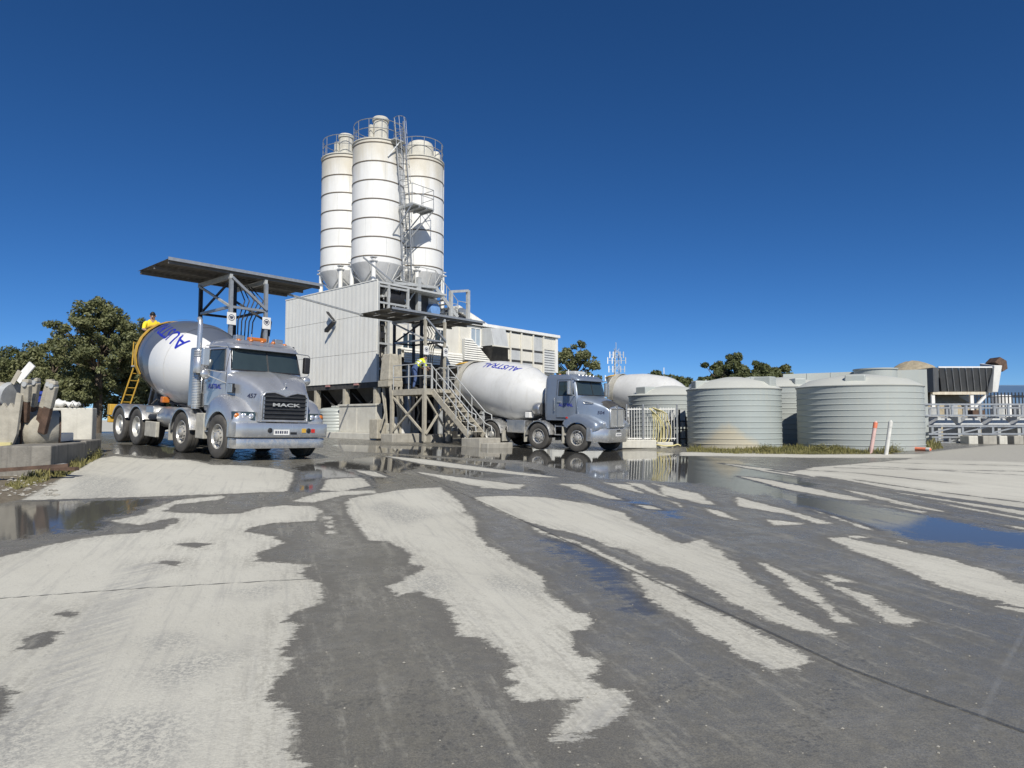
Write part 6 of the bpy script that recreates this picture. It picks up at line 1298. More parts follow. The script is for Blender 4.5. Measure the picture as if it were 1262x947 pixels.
# ------------------------------------------------------------------ left edge: block wall, scrap buckets, clutter
def left_edge():
    C = gp(62, 586); E2 = gp(124, 562); d = (E2 - C); d.z = 0; L = d.length; d.normalize(); e = Vector((-d.y, d.x, 0))
    zt = at(62, 549.4, C.y).z; zt2 = at(124, 534, E2.y).z
    def blk(name, o, a, w, za, zb, m, label, group=None, bev=.025):
        """block from o: length a along d, width w along e"""
        T = [o, o + d * a, o + d * a + e * w, o + e * w]
        return MB().hexa([(p.x, p.y, za) for p in T], [(p.x, p.y, zb) for p in T]).single(name, m, label, 'concrete block', (o.x, o.y, za), 'xy', group, bevel=bev)
    h = (zt - C.z)
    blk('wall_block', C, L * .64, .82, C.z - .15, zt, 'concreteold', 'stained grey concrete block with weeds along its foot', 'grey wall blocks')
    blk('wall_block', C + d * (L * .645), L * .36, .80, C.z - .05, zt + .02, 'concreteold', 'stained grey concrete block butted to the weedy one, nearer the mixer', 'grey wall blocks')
    o = E2 + d * .12 + e * .22
    blk('wall_block', o, .40, 2.6, E2.z - .1, at(100, 503, o.y).z, 'concretelight', 'tall pale concrete block with graffiti at the end of the wall', 'grey wall blocks')
    zb = at(100, 503, o.y).z
    gf = MB(); f0 = o - d * .004
    for pts in ([(.15, .18), (.2, .3), (.24, .2), (.3, .33), (.33, .2)], [(.36, .22), (.42, .34), (.47, .24), (.4, .2)], [(.5, .2), (.55, .3), (.6, .24)]): gf.path([(f0 + e * a + Vector((0, 0, E2.z + .25 + b))) for a, b in pts], .008, 4)
    gf.single('graffiti', 'darktext', 'small scrawled dark graffiti on the tall pale block', 'graffiti', tuple(f0 + Vector((0, 0, E2.z))), 'xy')
    sl_ = C + d * (L * .45) + e * .30; MB().hexa([(sl_.x + a * d.x + b * e.x, sl_.y + a * d.y + b * e.y, zt + .02) for a, b in ((0, 0), (.75, -.05), (.8, .15), (.05, .2))], [(sl_.x + a * d.x + b * e.x, sl_.y + a * d.y + b * e.y, zt + .2) for a, b in ((0, 0), (.75, -.05), (.8, .15), (.05, .2))]).single('white_slab', 'white', 'white foam slab lying on the weedy concrete block', 'slab', tuple(sl_ + Vector((0, 0, zt))), 'xy', bevel=.02)
    # things on the tall block
    p = o + e * 1.05 + d * .2
    T = thing('blue_bin', 'dark blue plastic tub standing on the tall pale block', 'tub', (p.x, p.y, zb), 'xy'); MB().lathe([(.14, zb), (.19, zb + .34), (.21, zb + .34), (.21, zb + .38), (.17, zb + .38), (.13, zb + .03), (0, zb + .02)], 24, (p.x, p.y, 0)).build('tub', 'bluebin', T, 40); MB().lathe([(.215, zb + .3), (.225, zb + .31), (.225, zb + .35), (.21, zb + .36)], 24, (p.x, p.y, 0)).build('rim', 'bluebin', T, 40)
    for k, (a, w, hh) in enumerate(((.75, .26, .2), (.45, .22, .16))):
        q = o + e * a + d * .2; rings = []
        for t in range(9):
            f = math.sin(math.pi * (t + .3) / 8.6) ** .6; rings.append([(q.x + e.x * (t / 8 - .5) * w * 1.4 + d.x * .15 * f * math.cos(s), q.y + e.y * (t / 8 - .5) * w * 1.4 + d.y * .15 * f * math.cos(s), zb + hh * .5 + hh * .5 * f * math.sin(s) + .02 * math.sin(t * 2)) for s in [2 * math.pi * i / 12 for i in range(12)]])
        MB().loft(rings).single('white_sack', 'white', 'lumpy white sack on the tall pale block, ' + ('beside the blue tub' if k == 0 else 'nearer the mixer'), 'sack', (q.x, q.y, zb), 'xy', 'white sacks', smooth=60)
    q = o + e * 1.4 + d * .2
    MB().patch(lambda i, j: (q.x + e.x * (i - .5) * .45 + d.x * (j - .5) * .4, q.y + e.y * (i - .5) * .45 + d.y * (j - .5) * .4, zb + .04 + .10 * math.sin(3.1 * i) * math.sin(3.1 * j) + .02 * math.sin(11 * i + 5 * j)), 10, 10).single('red_sheet', 'redcloth', 'crumpled dark red sheet beside the blue tub', 'sheet', (q.x, q.y, zb), 'xy', smooth=60)
    return C, d, e, L
LC, LD, LE, LL = left_edge()
def bucket(name, label, origin, rz, w, r, m_out, m_edge, teeth):
    """digging bucket lying on its side: curved back plate, cheek plates, cutting lip, teeth, lugs"""
    T = thing(name, label, 'bucket', tuple(origin), 'xy', rot=(0, 0, rz)); BASES[T.name] = (Vector((0, 0, 0)), 'xy')
    arc = [(r * math.cos(R(a)) * (1.05 if a > 180 else 1), r * math.sin(R(a)) + r) for a in range(70, 300, 14)]
    arc = [(r * .9, r * 2.0)] + arc + [(r * 1.1, r * .12)]
    o = MB().loft([[(x, -w / 2, z), (x, w / 2, z)] for x, z in arc], caps=False, closed=False).build('back_plate', m_out, T, 40); s = o.modifiers.new('solid', 'SOLIDIFY'); s.thickness = .035
    for sg in (-1, 1): MB().prism(arc, lambda a, b, dd: (a, dd, b), sg * w / 2 - .015, sg * w / 2 + .025).build('cheek_plate', m_edge, T)
    MB().box(r * .95, r * 1.2, -w / 2, w / 2, r * .08, r * .16).build('cutting_lip', m_edge, T)
    for k in range(teeth): y = lin(-w / 2 + .06, w / 2 - .06, k / max(teeth - 1, 1)); MB().hexa([(r * 1.15, y - .05, r * .06), (r * 1.15, y + .05, r * .06), (r * 1.15, y + .05, r * .18), (r * 1.15, y - .05, r * .18)], [(r * 1.5, y - .02, r * .10), (r * 1.5, y + .02, r * .10), (r * 1.5, y + .02, r * .12), (r * 1.5, y - .02, r * .12)]).build('tooth', m_edge, T)
    for y in (-w * .2, w * .2):
        lug = [(-r * .3, r * 1.9), (r * .35, r * 1.95), (r * .3, r * 2.35), (0, r * 2.55), (-r * .25, r * 2.3)]
        MB().prism(lug, lambda a, b, dd: (a, dd, b), y - .025, y + .025).build('lug', m_out, T)
    MB().tube((0, -w * .28, r * 2.3), (0, w * .28, r * 2.3), .05, 10).build('pin', 'galvdull', T)
    return T
def scrap():
    gz = lambda x, y: g(x, y)
    p = at(50, 535, 13.6); bucket('excavator_bucket', 'rusty brown excavator bucket with pale lugs behind the concrete block', (p.x, 13.6, gz(p.x, 13.6) + .32), R(128), .62, .40, 'dusty', 'rust', 4)
    p = at(26, 535, 13.9); bucket('excavator_bucket', 'dusty grey excavator bucket beside the rusty one', (p.x, 13.9, gz(p.x, 13.9) + .38), R(110), .6, .40, 'dusty', 'rust', 4)
    Y = 12.9; q0 = at(-45, 536, Y); q1 = at(17, 536, Y); zt_ = at(0, 503, Y).z; z0_ = gz(q0.x, Y) + .35
    T = thing('loader_bucket', 'pale loader bucket side with a jagged saw-tooth edge', 'bucket', (q0.x, Y, z0_), 'xy')
    poly = [(q0.x, z0_), (q1.x - .05, z0_ + .02), (q1.x + .05, z0_ + .3), (q1.x + .12, zt_ + .25), (q1.x + .02, zt_ + .3)]; x = q1.x - .02; k = 0
    while x > q0.x: poly.append((x, zt_ + (.10 if k % 2 else 0))); x -= .07; k += 1
    MB().prism(poly, lambda a, b, dd: (a, dd, b), Y, Y + .06).build('side_plate', 'dusty', T); MB().box(q0.x, q1.x - .08, Y + .06, Y + .75, z0_, z0_ + .07).build('floor_plate', 'cementmud', T); MB().box(q0.x + .1, q1.x, Y + .7, Y + .76, z0_ + .07, zt_).build('side_plate', 'cementmud', T)
    MB().box(q0.x, q1.x - .02, Y - .05, Y - .004, z0_, z0_ + .14).build('wear_strip', 'hose', T); MB().box(q0.x, q1.x, Y + .1, Y + .7, gz(q0.x, Y) - .1, z0_).build('packer', 'chassis', T)
    p = at(38, 505, 13.6); T = thing('grab_arms', 'pair of rusty hinged grab arms leaning beside the excavator bucket', 'grab arms', (p.x, 13.6, gz(p.x, 13.6)), 'xy')
    for k, (a, b) in enumerate((((33, 536), (44, 472)), ((45, 538), (62, 474)), ((52, 534), (66, 476)), ((30, 520), (33, 474)))):
        P_, Q_ = at(*a, 13.5 - k * .12), at(*b, 13.3 - k * .12); m_ = P_.lerp(Q_, .55)
        MB().beam(P_, m_, .15, .10, (0, 1, 0)).build('arm_lower', 'rust', T, bevel=.015); MB().beam(m_, Q_, .16, .11, (0, 1, 0)).build('arm_upper', 'dusty', T, bevel=.015)
        MB().tube(Q_ + Vector((0, -.08, 0)), Q_ + Vector((0, .08, 0)), .05, 10).build('pin', 'galvdull', T)
        MB().cbox(Q_ + Vector((0, 0, .06)), .13, .12, .08).build('lug', 'dusty', T, bevel=.02)
    a, b = at(-30, 478, 13.4), at(16, 488, 13.2)
    T = thing('steel_pipe', 'thick pale steel pipe stub resting on the scrap pile', 'pipe', tuple(a), 'xy'); MB().tube(a, b, .22, 20).build('barrel', 'dusty', T, 50); MB().tube(b + (a - b).normalized() * .12, b + (b - a).normalized() * .02, .26, 20).build('flange', 'galvdull', T, 50)
    for v in (a,): MB().beam((a.x + .2, a.y, gz(a.x, a.y)), (a.x + .2, a.y, a.z - .1), .14).build('prop', 'dusty', T)
    P_, Q_ = at(22, 470, 13.1), at(40, 449, 13.1)
    T = thing('steel_plate', 'bent pale steel plate sticking up from the scrap pile', 'plate', tuple(P_), 'xy'); MB().beam(P_, Q_, .16, .03, (.3, 1, .2)).build('plate', 'white', T); MB().beam(P_ + Vector((-.1, 0, -.05)), P_.lerp(Q_, .6) + Vector((-.13, 0, 0)), .10, .03, (.3, 1, .2)).build('plate_flange', 'dusty', T)
    rnd = random.Random(5)
    for k in range(9):
        x = rnd.uniform(-10.8, -8.6); y = rnd.uniform(10.8, 12.6); z = gz(x, y) + .04 + .07 * (k % 4); a = rnd.uniform(-.4, .4)
        MB().beam((x, y, z), (x + 1.1 * math.cos(a), y + 1.1 * math.sin(a), z + rnd.uniform(0, .12)), .10, .06).single('scrap_bar', rnd.choice(['galvdull', 'rust', 'dusty', 'chassis']), 'loose scrap steel bar on the dirt by the concrete block', 'scrap', (x, y, z), 'xy', 'loose scrap bars')
scrap()
# ------------------------------------------------------------------ foliage
def leaf_mat(name, a, b):
    m, n, l, p = new_mat(name); p.inputs['Roughness'].default_value = .55; p.inputs['Specular IOR Level'].default_value = .35
    gi = n.new('ShaderNodeNewGeometry'); no = n.new('ShaderNodeTexNoise'); no.inputs['Scale'].default_value = .9; no.inputs['Detail'].default_value = 3
    tc = n.new('ShaderNodeTexCoord'); l.new(tc.outputs['Object'], no.inputs['Vector'])
    ad = n.new('ShaderNodeMath'); ad.operation = 'MULTIPLY_ADD'; l.new(gi.outputs['Random Per Island'], ad.inputs[0]); ad.inputs[1].default_value = .55
    s = n.new('ShaderNodeMath'); s.operation = 'SUBTRACT'; l.new(no.outputs['Fac'], s.inputs[0]); s.inputs[1].default_value = .28; l.new(s.outputs[0], ad.inputs[2])
    mx = n.new('ShaderNodeMix'); mx.data_type = 'RGBA'; l.new(ad.outputs[0], mx.inputs[0]); mx.inputs[6].default_value = (*a, 1); mx.inputs[7].default_value = (*b, 1); l.new(mx.outputs[2], p.inputs['Base Color'])
    tr = n.new('ShaderNodeBsdfTranslucent'); l.new(mx.outputs[2], tr.inputs[0]); ms = n.new('ShaderNodeMixShader'); ms.inputs[0].default_value = .25
    out = n['Material Output']; l.new(p.outputs[0], ms.inputs[1]); l.new(tr.outputs[0], ms.inputs[2]); l.new(ms.outputs[0], out.inputs[0])
    return m
M['leaf'] = leaf_mat('olive_leaves', (.062, .078, .030), (.27, .275, .125)); M['leafdark'] = leaf_mat('dark_leaves', (.045, .060, .022), (.165, .18, .075)); M['grass'] = leaf_mat('weedy_grass', (.09, .10, .028), (.36, .32, .13))
def quads_mesh(name, c, n1, size, aspect, m, rng):
    k = len(c); a = rng.normal(size=(k, 3)); a -= (a * n1).sum(1)[:, None] * n1; a /= np.linalg.norm(a, axis=1)[:, None] + 1e-9; b = np.cross(n1, a)
    L = (size * (0.6 + .8 * rng.random(k)))[:, None]; W = L * aspect
    bend = n1 * L * .25
    vs = np.stack([c - a * L, c + b * W - bend * 0, c + a * L - bend, c - b * W - bend * 0], 1).reshape(-1, 3)
    me = bpy.data.meshes.new(name); me.vertices.add(len(vs)); me.vertices.foreach_set('co', vs.ravel())
    idx = np.arange(len(vs)); me.loops.add(len(idx)); me.loops.foreach_set('vertex_index', idx); me.polygons.add(k); me.polygons.foreach_set('loop_start', np.arange(k) * 4)
    me.update(calc_edges=True); me.materials.append(M[m]); return me
def tree(label, base, h, rx, rz, cz, nb, leaves, size, m, seed, group, lean=0., rblob=.22, name='gum_tree'):
    """trunk with limbs to leafy clumps; crown centred at height cz with radii rx (across) and rz (up)"""
    rng = np.random.default_rng(seed); T = thing(name, label, 'tree', tuple(base), 'xy', group); BASES[T.name] = (Vector((0, 0, 0)), 'xy')
    B = []
    while len(B) < nb:
        p = rng.uniform(-1, 1, 3); r = np.linalg.norm(p)
        if r > 1 or r < .35: continue
        w = 1.0 - .35 * max(p[2], 0) ** 2 + .18 * math.sin(5 * math.atan2(p[1], p[0]) + seed)
        B.append((p[0] * rx * w, p[1] * rx * w * .9, cz + p[2] * rz * (1 + .15 * math.sin(4 * p[0] + seed))))
    B = np.array(B); B[:, 0] += lean * (B[:, 2] / h)
    rb = rx * rblob * (0.55 + .8 * rng.random(nb))
    which = rng.choice(nb, leaves, p=rb ** 2 / (rb ** 2).sum()); q = rng.normal(size=(leaves, 3)); q /= np.linalg.norm(q, axis=1)[:, None]
    rad = rb[which] * (0.25 + .75 * rng.random(leaves) ** .45); q[:, 2] *= .75
    c = B[which] + q * rad[:, None]; nn = q + rng.normal(size=(leaves, 3)) * .7 + np.array([0, 0, .3]); nn /= np.linalg.norm(nn, axis=1)[:, None]
    o = link(bpy.data.objects.new('crown', quads_mesh('crown', c, nn, size, .42, m, rng))); o.parent = T
    tb = MB(); tr = h * .028; top = Vector((lean * .5, 0, cz))
    tb.path([(0, 0, -.2), (lean * .1, .05, cz * .35), (lean * .3, -.04, cz * .7), (top.x, top.y, cz + rz * .3)], tr * 1.3, 9, tr * .45)
    pick = B[rng.choice(nb, min(nb, 34), replace=False)]
    tk = tb.build('trunk', 'bark', T, 60)
    for q_ in pick:
        t = min(max((q_[2] - cz + rz) / (2 * rz), 0), .9); s = Vector((lean * .3 * t, 0, lin(cz * .45, cz + rz * .2, t))); e_ = Vector(q_); mid = s.lerp(e_, .55) + Vector((0, 0, -.08 * (e_ - s).length))
        MB().path([s, mid, e_], tr * .34, 5, tr * .08).build('limb', 'bark', tk, 60)
    return T
p = at(118, 530, 31); tree('tall olive gum tree behind the block wall with the graffiti', (p.x, 31, .8), 7.0, 2.55, 2.45, 3.9, 230, 30000, .08, 'leaf', 3, 'trees on the left edge', .3, .115)
p = at(62, 530, 33); tree('rounder bushy gum tree crowding the tall one, behind the scrap pile', (p.x, 33, .8), 5.4, 2.4, 2.0, 2.7, 150, 18000, .085, 'leaf', 8, 'trees on the left edge', 0, .14)
p = at(12, 530, 36); tree('dark spreading tree farthest along the left edge', (p.x, 36, .8), 5.0, 3.0, 2.0, 2.9, 140, 17000, .095, 'leafdark', 12, 'trees on the left edge', 0, .15)
p = at(165, 530, 34); tree('low olive tree between the tall gum and the mixer', (p.x, 34, .8), 4.0, 2.0, 1.6, 2.1, 60, 15000, .09, 'leaf', 21, 'trees on the left edge', 0, .28)
p = at(-60, 530, 33); tree('broad dark tree running off beyond the scrap pile', (p.x, 33, .8), 5.0, 2.8, 2.0, 2.8, 70, 15000, .10, 'leafdark', 29, 'trees on the left edge', 0, .28)
p = at(708, 520, 58); tree('open gum tree rising behind the end of the plant building', (p.x, 58, .5), 8.2, 2.4, 2.6, 5.3, 110, 8000, .15, 'leaf', 31, 'trees behind the yard', 0, .15)
for k, (px_, w, cz, rz, lb) in enumerate(((797, 1.9, 4.1, 1.7, 'dark rounded tree behind the hose gate, leftmost of three'), (818, 2.0, 4.3, 1.9, 'dark rounded tree under the thin white aerial mast'), (840, 1.8, 3.9, 1.7, 'dark rounded tree nearest the tan-stained tank'), (775, 1.2, 4.3, 1.6, 'small dark tree at the foot of the antenna mast'))):
    p = at(px_, 520, 70); tree(lb, (p.x, 70, .5), cz + rz, w, rz, cz, 40, 5000, .2, 'leafdark', 40 + k, 'trees behind the yard', 0, .25)
for k, (px_, w, cz, rz, lb) in enumerate(((888, 1.9, 4.6, 1.9, 'dark tree behind the tan-stained tank, at the gate end of the clump'), (908, 2.2, 5.0, 2.0, 'tallest dark tree of the clump behind the tan-stained tank'), (935, 1.9, 4.5, 1.6, 'dark tree over the raking wall behind the tan-stained tank'), (965, 1.6, 4.4, 1.5, 'small loose tree between the two front tanks'))):
    p = at(px_, 520, 58); tree(lb, (p.x, 58, .5), cz + rz, w, rz, cz, 34, 7000, .17, 'leaf' if k == 3 else 'leafdark', 50 + k, 'trees behind the yard', 0, .24)
def blades(name, polys, n, hmin, hmax, label, seed, spread=1.):
    rng = np.random.default_rng(seed); P = []
    for poly, w in polys:
        q = ground_pts(poly); lo, hi = q.min(0), q.max(0); k = int(n * w); c = rng.uniform(lo, hi, (k * 3, 2)); c = c[sdf_poly(c, q) > 0][:k]; P.append(c)
    P = np.vstack(P); cl = .25 + 1.2 * np.abs(np.sin(P[:, 0] * 3.1 + np.sin(P[:, 0] * 9)) * np.cos(P[:, 1] * 2.3 + P[:, 0])) * rng.random(len(P)) ** .5
    z = gnp(P[:, 0], P[:, 1]); k = len(P); h = (hmin + (hmax - hmin) * rng.random(k) ** 2) * cl; a = rng.random(k) * 6.283; dx, dy = np.cos(a), np.sin(a); w = .006 + .010 * rng.random(k); ln = h * .5 * rng.random(k)
    b = rng.random(k) * 6.283; lx, ly = np.cos(b) * ln, np.sin(b) * ln
    v = np.stack([np.stack([P[:, 0] - dx * w, P[:, 1] - dy * w, z - .02], 1), np.stack([P[:, 0] + dx * w, P[:, 1] + dy * w, z - .02], 1), np.stack([P[:, 0] + dx * w * .7 + lx * .4, P[:, 1] + dy * w * .7 + ly * .4, z + h * .6], 1), np.stack([P[:, 0] + lx, P[:, 1] + ly, z + h], 1)], 1).reshape(-1, 3)
    me = bpy.data.meshes.new(name); me.vertices.add(len(v)); me.vertices.foreach_set('co', v.ravel()); me.loops.add(len(v)); me.loops.foreach_set('vertex_index', np.arange(len(v))); me.polygons.add(k); me.polygons.foreach_set('loop_start', np.arange(k) * 4); me.update(calc_edges=True); me.materials.append(M['grass'])
    return tag(link(bpy.data.objects.new(name, me)), label, 'grass', kind='stuff')
blades('grass', [([(846, 557), (850, 553), (900, 552), (985, 551), (1090, 553), (1100, 560), (1000, 560.5), (900, 559.5)], .8), ([(985, 556), (985, 548), (1035, 549), (1050, 558)], .2)], 17000, .04, .20, 'weedy grass strip along the feet of the water tanks', 61)
blades('grass', [([(1140, 556), (1142, 546), (1156, 547), (1164, 553)], 1.)], 2500, .05, .3, 'tuft of weeds beside the fallen marker post', 62)
blades('grass', [([(50, 590), (70, 578), (120, 560), (124, 564), (80, 588)], .8), ([(5, 598), (50, 586), (62, 592), (20, 604)], .3)], 3800, .04, .2, 'weeds along the foot of the concrete block wall', 63)
for k, (px_, py_, s, lb) in enumerate(((943, 557, .42, 'low leafy weed in front of the tan-stained tank'), (1012, 557, .5, 'leafy weed clump between the two front tanks'), (1100, 559, .5, 'tall thin weed beside the dirty white post'), (1030, 556, .35, 'leafy weed left of the pink post'), (96, 568, .38, 'bushy weed against the weedy concrete block'), (110, 564, .4, 'bushy weed at the block joint'), (26, 542, .6, 'dry twiggy bush in the scrap pile'))):
    q = gp(px_, py_); rng = np.random.default_rng(70 + k); n = 900
    T = thing('weed', lb, 'weed', tuple(q), 'xy', 'leafy weeds'); BASES[T.name] = (Vector((0, 0, 0)), 'xy')
    c = rng.normal(size=(n, 3)) * np.array([.5, .4, .28]) * s * .6; c[:, 2] = np.abs(c[:, 2]) * 1.3 + .03; nn = rng.normal(size=(n, 3)); nn /= np.linalg.norm(nn, axis=1)[:, None]
    o = link(bpy.data.objects.new('leaves', quads_mesh('leaves', c, nn, .022, .4, 'grass' if k < 6 else 'leafdark', rng))); o.parent = T
    for j in range(7): e_ = c[rng.integers(n)]; MB().path([(0, 0, -.03), tuple(e_ * .5 + np.array([0, 0, .05])), tuple(e_)], .008, 4, .003).build('stem', 'bark', T)
# ------------------------------------------------------------------ antenna mast, thin far aerial
ms = at(760, 520, 92); T = thing('antenna_mast', 'thin lattice antenna mast far behind the yard', 'mast', (ms.x, 92, .5), 'xy')
for a in range(3): c, s = math.cos(2.1 * a), math.sin(2.1 * a); MB().tube((ms.x + .55 * c, 92 + .55 * s, .5), (ms.x + .35 * c, 92 + .35 * s, 11.2), .06, 5).build('leg', 'galvdull', T)
for k in range(14):
    z = 1 + k * .75
    for a in range(3): c, s, c2, s2 = math.cos(2.1 * a), math.sin(2.1 * a), math.cos(2.1 * a + 2.1), math.sin(2.1 * a + 2.1); MB().tube((ms.x + .45 * c, 92 + .45 * s, z), (ms.x + .45 * c2, 92 + .45 * s2, z + .75), .03, 4).build('lattice', 'galvdull', T)
for z, w in ((10.6, .95), (9.8, 1.25), (8.6, 1.1), (7.3, 1.6), (6.4, 1.2)):
    MB().beam((ms.x - w, 91.6, z), (ms.x + w, 91.6, z), .05).build('crossarm', 'galvdull', T)
    for s in (-1, -.5, .5, 1): MB().box(ms.x + s * w - .06, ms.x + s * w + .06, 91.5, 91.6, z - .45, z + .45).build('antenna_panel', 'white' if s < 0 else 'galvdull', T)
MB().tube((ms.x, 92, 11.2), (ms.x, 92, 12.4), .04, 5).build('whip', 'galvdull', T)
a = at(819, 520, 110); MB().tube((a.x, 110, .5), (a.x, 110, 10.3), .06, 6).single('aerial_pole', 'white', 'thin white aerial mast far behind the dark trees', 'mast', (a.x, 110, .5), 'xy')
# ------------------------------------------------------------------ people
def person(name, label, joints, edges, mats, heads, base, yaw):
    """one skinned body; faces take the material of the nearest bone"""
    T0 = bpy.data.meshes.new('skel'); keys = list(joints); T0.from_pydata([joints[k][0] for k in keys], [(keys.index(a), keys.index(b)) for a, b, _ in edges], [])
    ob = link(bpy.data.objects.new('skel', T0)); ob.modifiers.new('skin', 'SKIN'); sv_ = T0.skin_vertices[0].data
    for i, k in enumerate(keys): r = joints[k][1]; sv_[i].radius = r if isinstance(r, tuple) else (r, r); sv_[i].use_root = k == 'pelvis'
    sb = ob.modifiers.new('sub', 'SUBSURF'); sb.levels = 2; sb.render_levels = 2
    bpy.context.view_layer.update(); me = bpy.data.meshes.new_from_object(ob.evaluated_get(bpy.context.evaluated_depsgraph_get())); bpy.data.objects.remove(ob)
    for m in mats: me.materials.append(M[m])
    seg = [(np.array(joints[a][0]), np.array(joints[b][0]), mi) for a, b, mi in edges]
    for p in me.polygons:
        c = np.array(p.center); best = 9; mi = 0
        for a, b, i in seg:
            e = b - a; t = min(max(((c - a) @ e) / (e @ e), 0), 1); d = np.linalg.norm(c - a - e * t)
            if d < best: best, mi, tt = d, i, t
        if callable(mi): mi = mi(c, tt)
        p.material_index = mi; p.use_smooth = True
    me.name = 'person'; o = link(bpy.data.objects.new(name, me)); o.location = base; o.rotation_euler = (0, 0, yaw); tag(o, label, 'person', 'workers in yellow')
    for nm, mb, m in heads: c = mb.mesh(nm, m, 60); h = link(bpy.data.objects.new(nm, c)); h.parent = o
    return o
def head_parts(c, fwd, tilt, rot_axis=(0, 1, 0)):
    """hair cap, ears, nose, eyes, mouth around head centre c, facing fwd (unit, x/z plane)"""
    f = Vector(fwd).normalized(); u = Vector((0, 0, 1)); u = (u - f * u.dot(f)).normalized(); s = f.cross(u); c = Vector(c); out = []
    hair = MB(); rings = []
    for i in range(8):
        a = R(lin(0, 105, i / 7)); rings.append([c + u * (.128 * math.cos(a) + .008) + (f * math.cos(t) * (.094 if math.cos(t) < 0 else .086) + s * math.sin(t) * .082) * math.sin(a) + (u * (.045 if math.cos(t) > .2 and i > 4 else 0)) for t in [2 * math.pi * k / 16 for k in range(16)]])
    out.append(('hair', hair.loft(rings, caps=False), 'hair'))
    out.append(('nose', MB().loft([[c + f * .088 + s * x + u * z for x, z in ((-.012, .02), (.012, .02), (.012, .0), (-.012, .0))], [c + f * .112 + s * x + u * z for x, z in ((-.014, -.02), (.014, -.02), (.014, -.03), (-.014, -.03))]]), 'skin'))
    for sg in (-1, 1):
        out.append(('ear', MB().lathe([(0, -.01), (.028, -.008), (.03, .006), (0, .012)], 10, c + s * sg * .083 - u * .005, 'y'), 'skin')); out.append(('eye', MB().lathe([(0, .006), (.011, .003), (.012, -.004)], 8, c + f * .086 + s * sg * .032 + u * .018, 'x'), 'darktext'))
    out.append(('mouth', MB().path([c + f * .088 + s * x - u * .055 for x in (-.025, 0, .025)], .006, 5), 'redcloth'))
    return out
def hand(J, E, w, tip, side, nrm, mi, pre):
    """palm with four fingers and a thumb"""
    w, tip, side = Vector(w), Vector(tip), Vector(side).normalized(); d = (tip - w); n = Vector(nrm).normalized(); pk = pre + 'palm'
    J[pk] = (tuple(w + d * .5), (.038, .018)); E.append((pre + 'wrist', pk, mi))
    for k, (off, ln) in enumerate(((-.028, .9), (-.009, 1.0), (.010, .95), (.028, .78))):
        a = w + d * .9 + side * off; b = w + d * (.9 + .28 * ln) + side * off * 1.1; c = w + d * (.9 + .5 * ln) + side * off * 1.1 + n * .03
        for i, q in enumerate((a, b, c)): J[f'{pre}f{k}{i}'] = (tuple(q), .0095 - .001 * i)
        E += [(pk, f'{pre}f{k}0', mi), (f'{pre}f{k}0', f'{pre}f{k}1', mi), (f'{pre}f{k}1', f'{pre}f{k}2', mi)]
    a = w + d * .35 - side * .045; b = w + d * .75 - side * .07 + n * .02; J[pre + 't0'] = (tuple(a), .011); J[pre + 't1'] = (tuple(b), .009); E += [(pk, pre + 't0', mi), (pre + 't0', pre + 't1', mi)]
def worker_bent():
    # local x: the way the worker faces; bent forward at the waist over the rail
    J = {'pelvis': ((0, 0, .90), (.15, .12)), 'waist': ((.10, 0, 1.05), (.155, .12)), 'chest': ((.26, 0, 1.22), (.18, .13)), 'neckb': ((.38, 0, 1.33), (.10, .08)), 'neck': ((.44, 0, 1.36), .055), 'head': ((.51, 0, 1.41), (.078, .088)), 'crown': ((.56, 0, 1.46), (.07, .08))}
    E = [('pelvis', 'waist', 1), ('waist', 'chest', 0), ('chest', 'neckb', 0), ('neckb', 'neck', 3), ('neck', 'head', 3), ('head', 'crown', 3)]
    for s, n in ((-1, 'r'), (1, 'l')):
        J.update({n + 'hip': ((-.01, s * .10, .86), .105), n + 'knee': ((.05 + .04 * s, s * .11, .47), .070), n + 'ankle': ((-.02 + .08 * s, s * .12, .09), .048), n + 'toe': ((.17 + .08 * s, s * .13, .045), (.045, .035)),
                  n + 'sh': ((.34, s * .19, 1.27), .075), n + 'elbow': ((.44, s * .27, 1.02), .050), n + 'wrist': ((.63, s * .20, .93), .032)})
        E += [('pelvis', n + 'hip', 1), (n + 'hip', n + 'knee', 1), (n + 'knee', n + 'ankle', 1), (n + 'ankle', n + 'toe', 4), ('neckb', n + 'sh', 0), (n + 'sh', n + 'elbow', 0), (n + 'elbow', n + 'wrist', 3)]
        hand(J, E, J[n + 'wrist'][0], (.73, s * .18, .90), (0, s, 0), (0, -s * .2, -1), 3, n)
    z = 2.86; p = xy(18.98, 22.35, z)
    o = person('person', 'worker in hi-vis yellow vest and blue jeans bending over on the stair platform', J, E, ['hivis', 'jeans', 'tape', 'skin', 'chassis'], head_parts((.53, 0, 1.43), (.85, 0, -.5), 0), p, RZ + R(-14))
    vest = []
    for t0, t1 in ((.18, .34), (.55, .70)):
        rings = []
        for t in (t0, t1):
            a, b = Vector((.10, 0, 1.05)), Vector((.26, 0, 1.22)); c = a.lerp(b, t * 1.6); d = (b - a).normalized(); n = d.cross(Vector((0, 1, 0))); r1, r2 = lin(.168, .195, t), lin(.132, .15, t)
            rings.append([c + Vector((0, 1, 0)) * r1 * math.cos(q) * 1.02 + n * r2 * math.sin(q) * 1.05 for q in [2 * math.pi * k / 20 for k in range(20)]])
        h = link(bpy.data.objects.new('reflective_band', MB().loft(rings, caps=False).mesh('reflective_band', 'tape', 60))); h.parent = o
worker_bent()
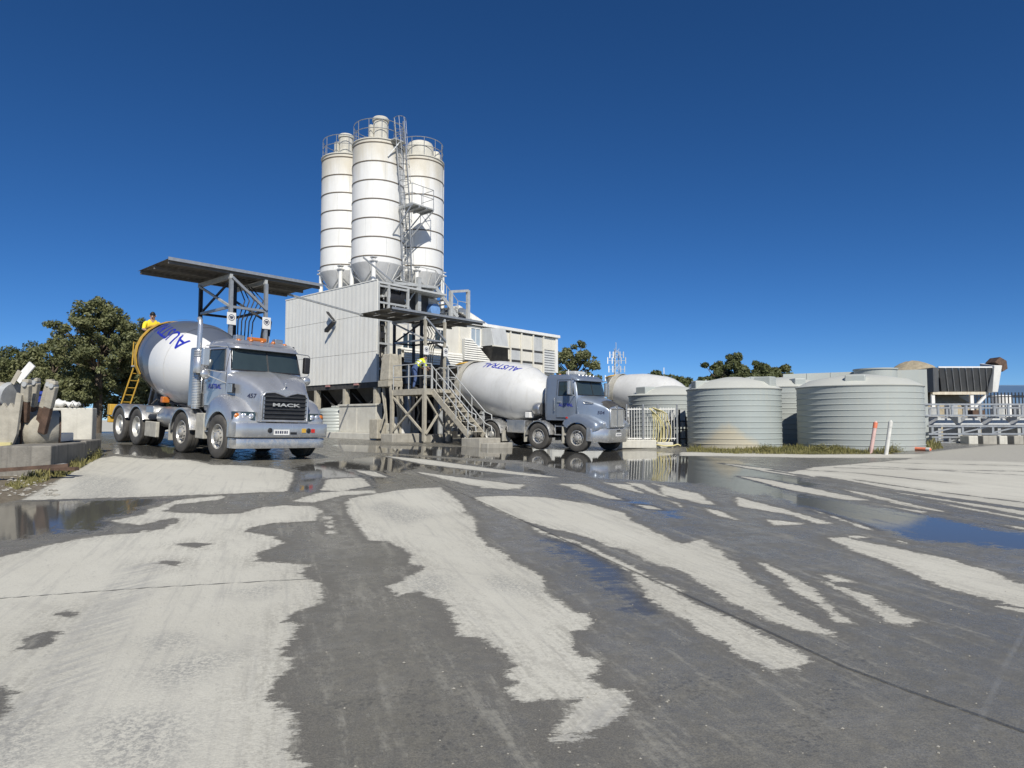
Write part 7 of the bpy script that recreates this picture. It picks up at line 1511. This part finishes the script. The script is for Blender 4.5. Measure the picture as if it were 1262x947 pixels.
def worker_on_truck():
    J = {'pelvis': ((-.12, 0, .92), (.15, .12)), 'waist': ((-.06, 0, 1.08), (.155, .12)), 'chest': ((.03, 0, 1.27), (.19, .13)), 'neckb': ((.07, 0, 1.42), (.11, .085)), 'neck': ((.10, 0, 1.49), .055), 'head': ((.13, 0, 1.58), (.076, .086)), 'crown': ((.135, 0, 1.65), (.07, .08))}
    E = [('pelvis', 'waist', 0), ('waist', 'chest', 0), ('chest', 'neckb', 0), ('neckb', 'neck', 3), ('neck', 'head', 3), ('head', 'crown', 3)]
    for s, n in ((-1, 'r'), (1, 'l')):
        J.update({n + 'hip': ((-.12, s * .10, .87), .105), n + 'knee': ((-.06, s * .11, .48), .070), n + 'ankle': ((-.10, s * .12, .09), .048), n + 'toe': ((.10, s * .13, .045), (.045, .035)),
                  n + 'sh': ((.05, s * .20, 1.36), .078), n + 'elbow': ((.20, s * .26, 1.14), .050), n + 'wrist': ((.40, s * .20, 1.10), .032)})
        E += [('pelvis', n + 'hip', 1), (n + 'hip', n + 'knee', 1), (n + 'knee', n + 'ankle', 1), (n + 'ankle', n + 'toe', 4), ('neckb', n + 'sh', 0), (n + 'sh', n + 'elbow', 0), (n + 'elbow', n + 'wrist', 3)]
        hand(J, E, J[n + 'wrist'][0], (.50, s * .18, 1.08), (0, s, 0), (0, -s * .2, -1), 3, n)
    m = t1.matrix_world; lp = Vector((e1[0] - .62, -.30, e1[1] - .38)); p = m @ lp
    person('person', 'dark-haired worker in a yellow shirt leaning over the rear of the two-tone drum', J, E, ['yshirt', 'navy', 'tape', 'skin', 'chassis'], head_parts((.132, 0, 1.60), (.9, -.35, -.25), 0), p, math.atan2(-VY, -VX) + R(-10))
worker_on_truck()
# a few loose stones and crumbs of crust on the yard
rng = np.random.default_rng(5)
mb = MB(); pts = ground_pts([(x, y) for x, y in zip(rng.uniform(380, 1262, 260), 560 + 387 * rng.random(260) ** 1.2)])
for x, y in pts:
    s = rng.uniform(.003, .009); z = g(x, y); k = [(x + s * rng.uniform(.7, 1.3) * c, y + s * rng.uniform(.7, 1.3) * d, z + s * e) for c, d, e in ((1, 0, .2), (0, 1, .2), (-1, 0, .2), (0, -1, .2), (0, 0, .9), (0, 0, -.3))]
    mb.add(k, [(0, 1, 4), (1, 2, 4), (2, 3, 4), (3, 0, 4), (1, 0, 5), (2, 1, 5), (3, 2, 5), (0, 3, 5)])
q_ = ground_pts([(x, y) for x, y in zip(rng.uniform(-40, 70, 260), rng.uniform(572, 612, 260))])
for x, y in q_:
    s = rng.uniform(.012, .05); z = g(x, y); mb.add([(x + s * rng.uniform(.6, 1.4) * c, y + s * rng.uniform(.6, 1.4) * d, z + s * e * rng.uniform(.6, 1.1)) for c, d, e in ((1, 0, .2), (0, 1, .25), (-1, 0, .2), (0, -1, .15), (.2, .1, .8), (0, 0, -.3))], [(0, 1, 4), (1, 2, 4), (2, 3, 4), (3, 0, 4), (1, 0, 5), (2, 1, 5), (3, 2, 5), (0, 3, 5)])
o = link(bpy.data.objects.new('gravel', mb.mesh('gravel', 'concrete'))); tag(o, 'scattered small stones on the wet concrete', 'gravel', kind='stuff')
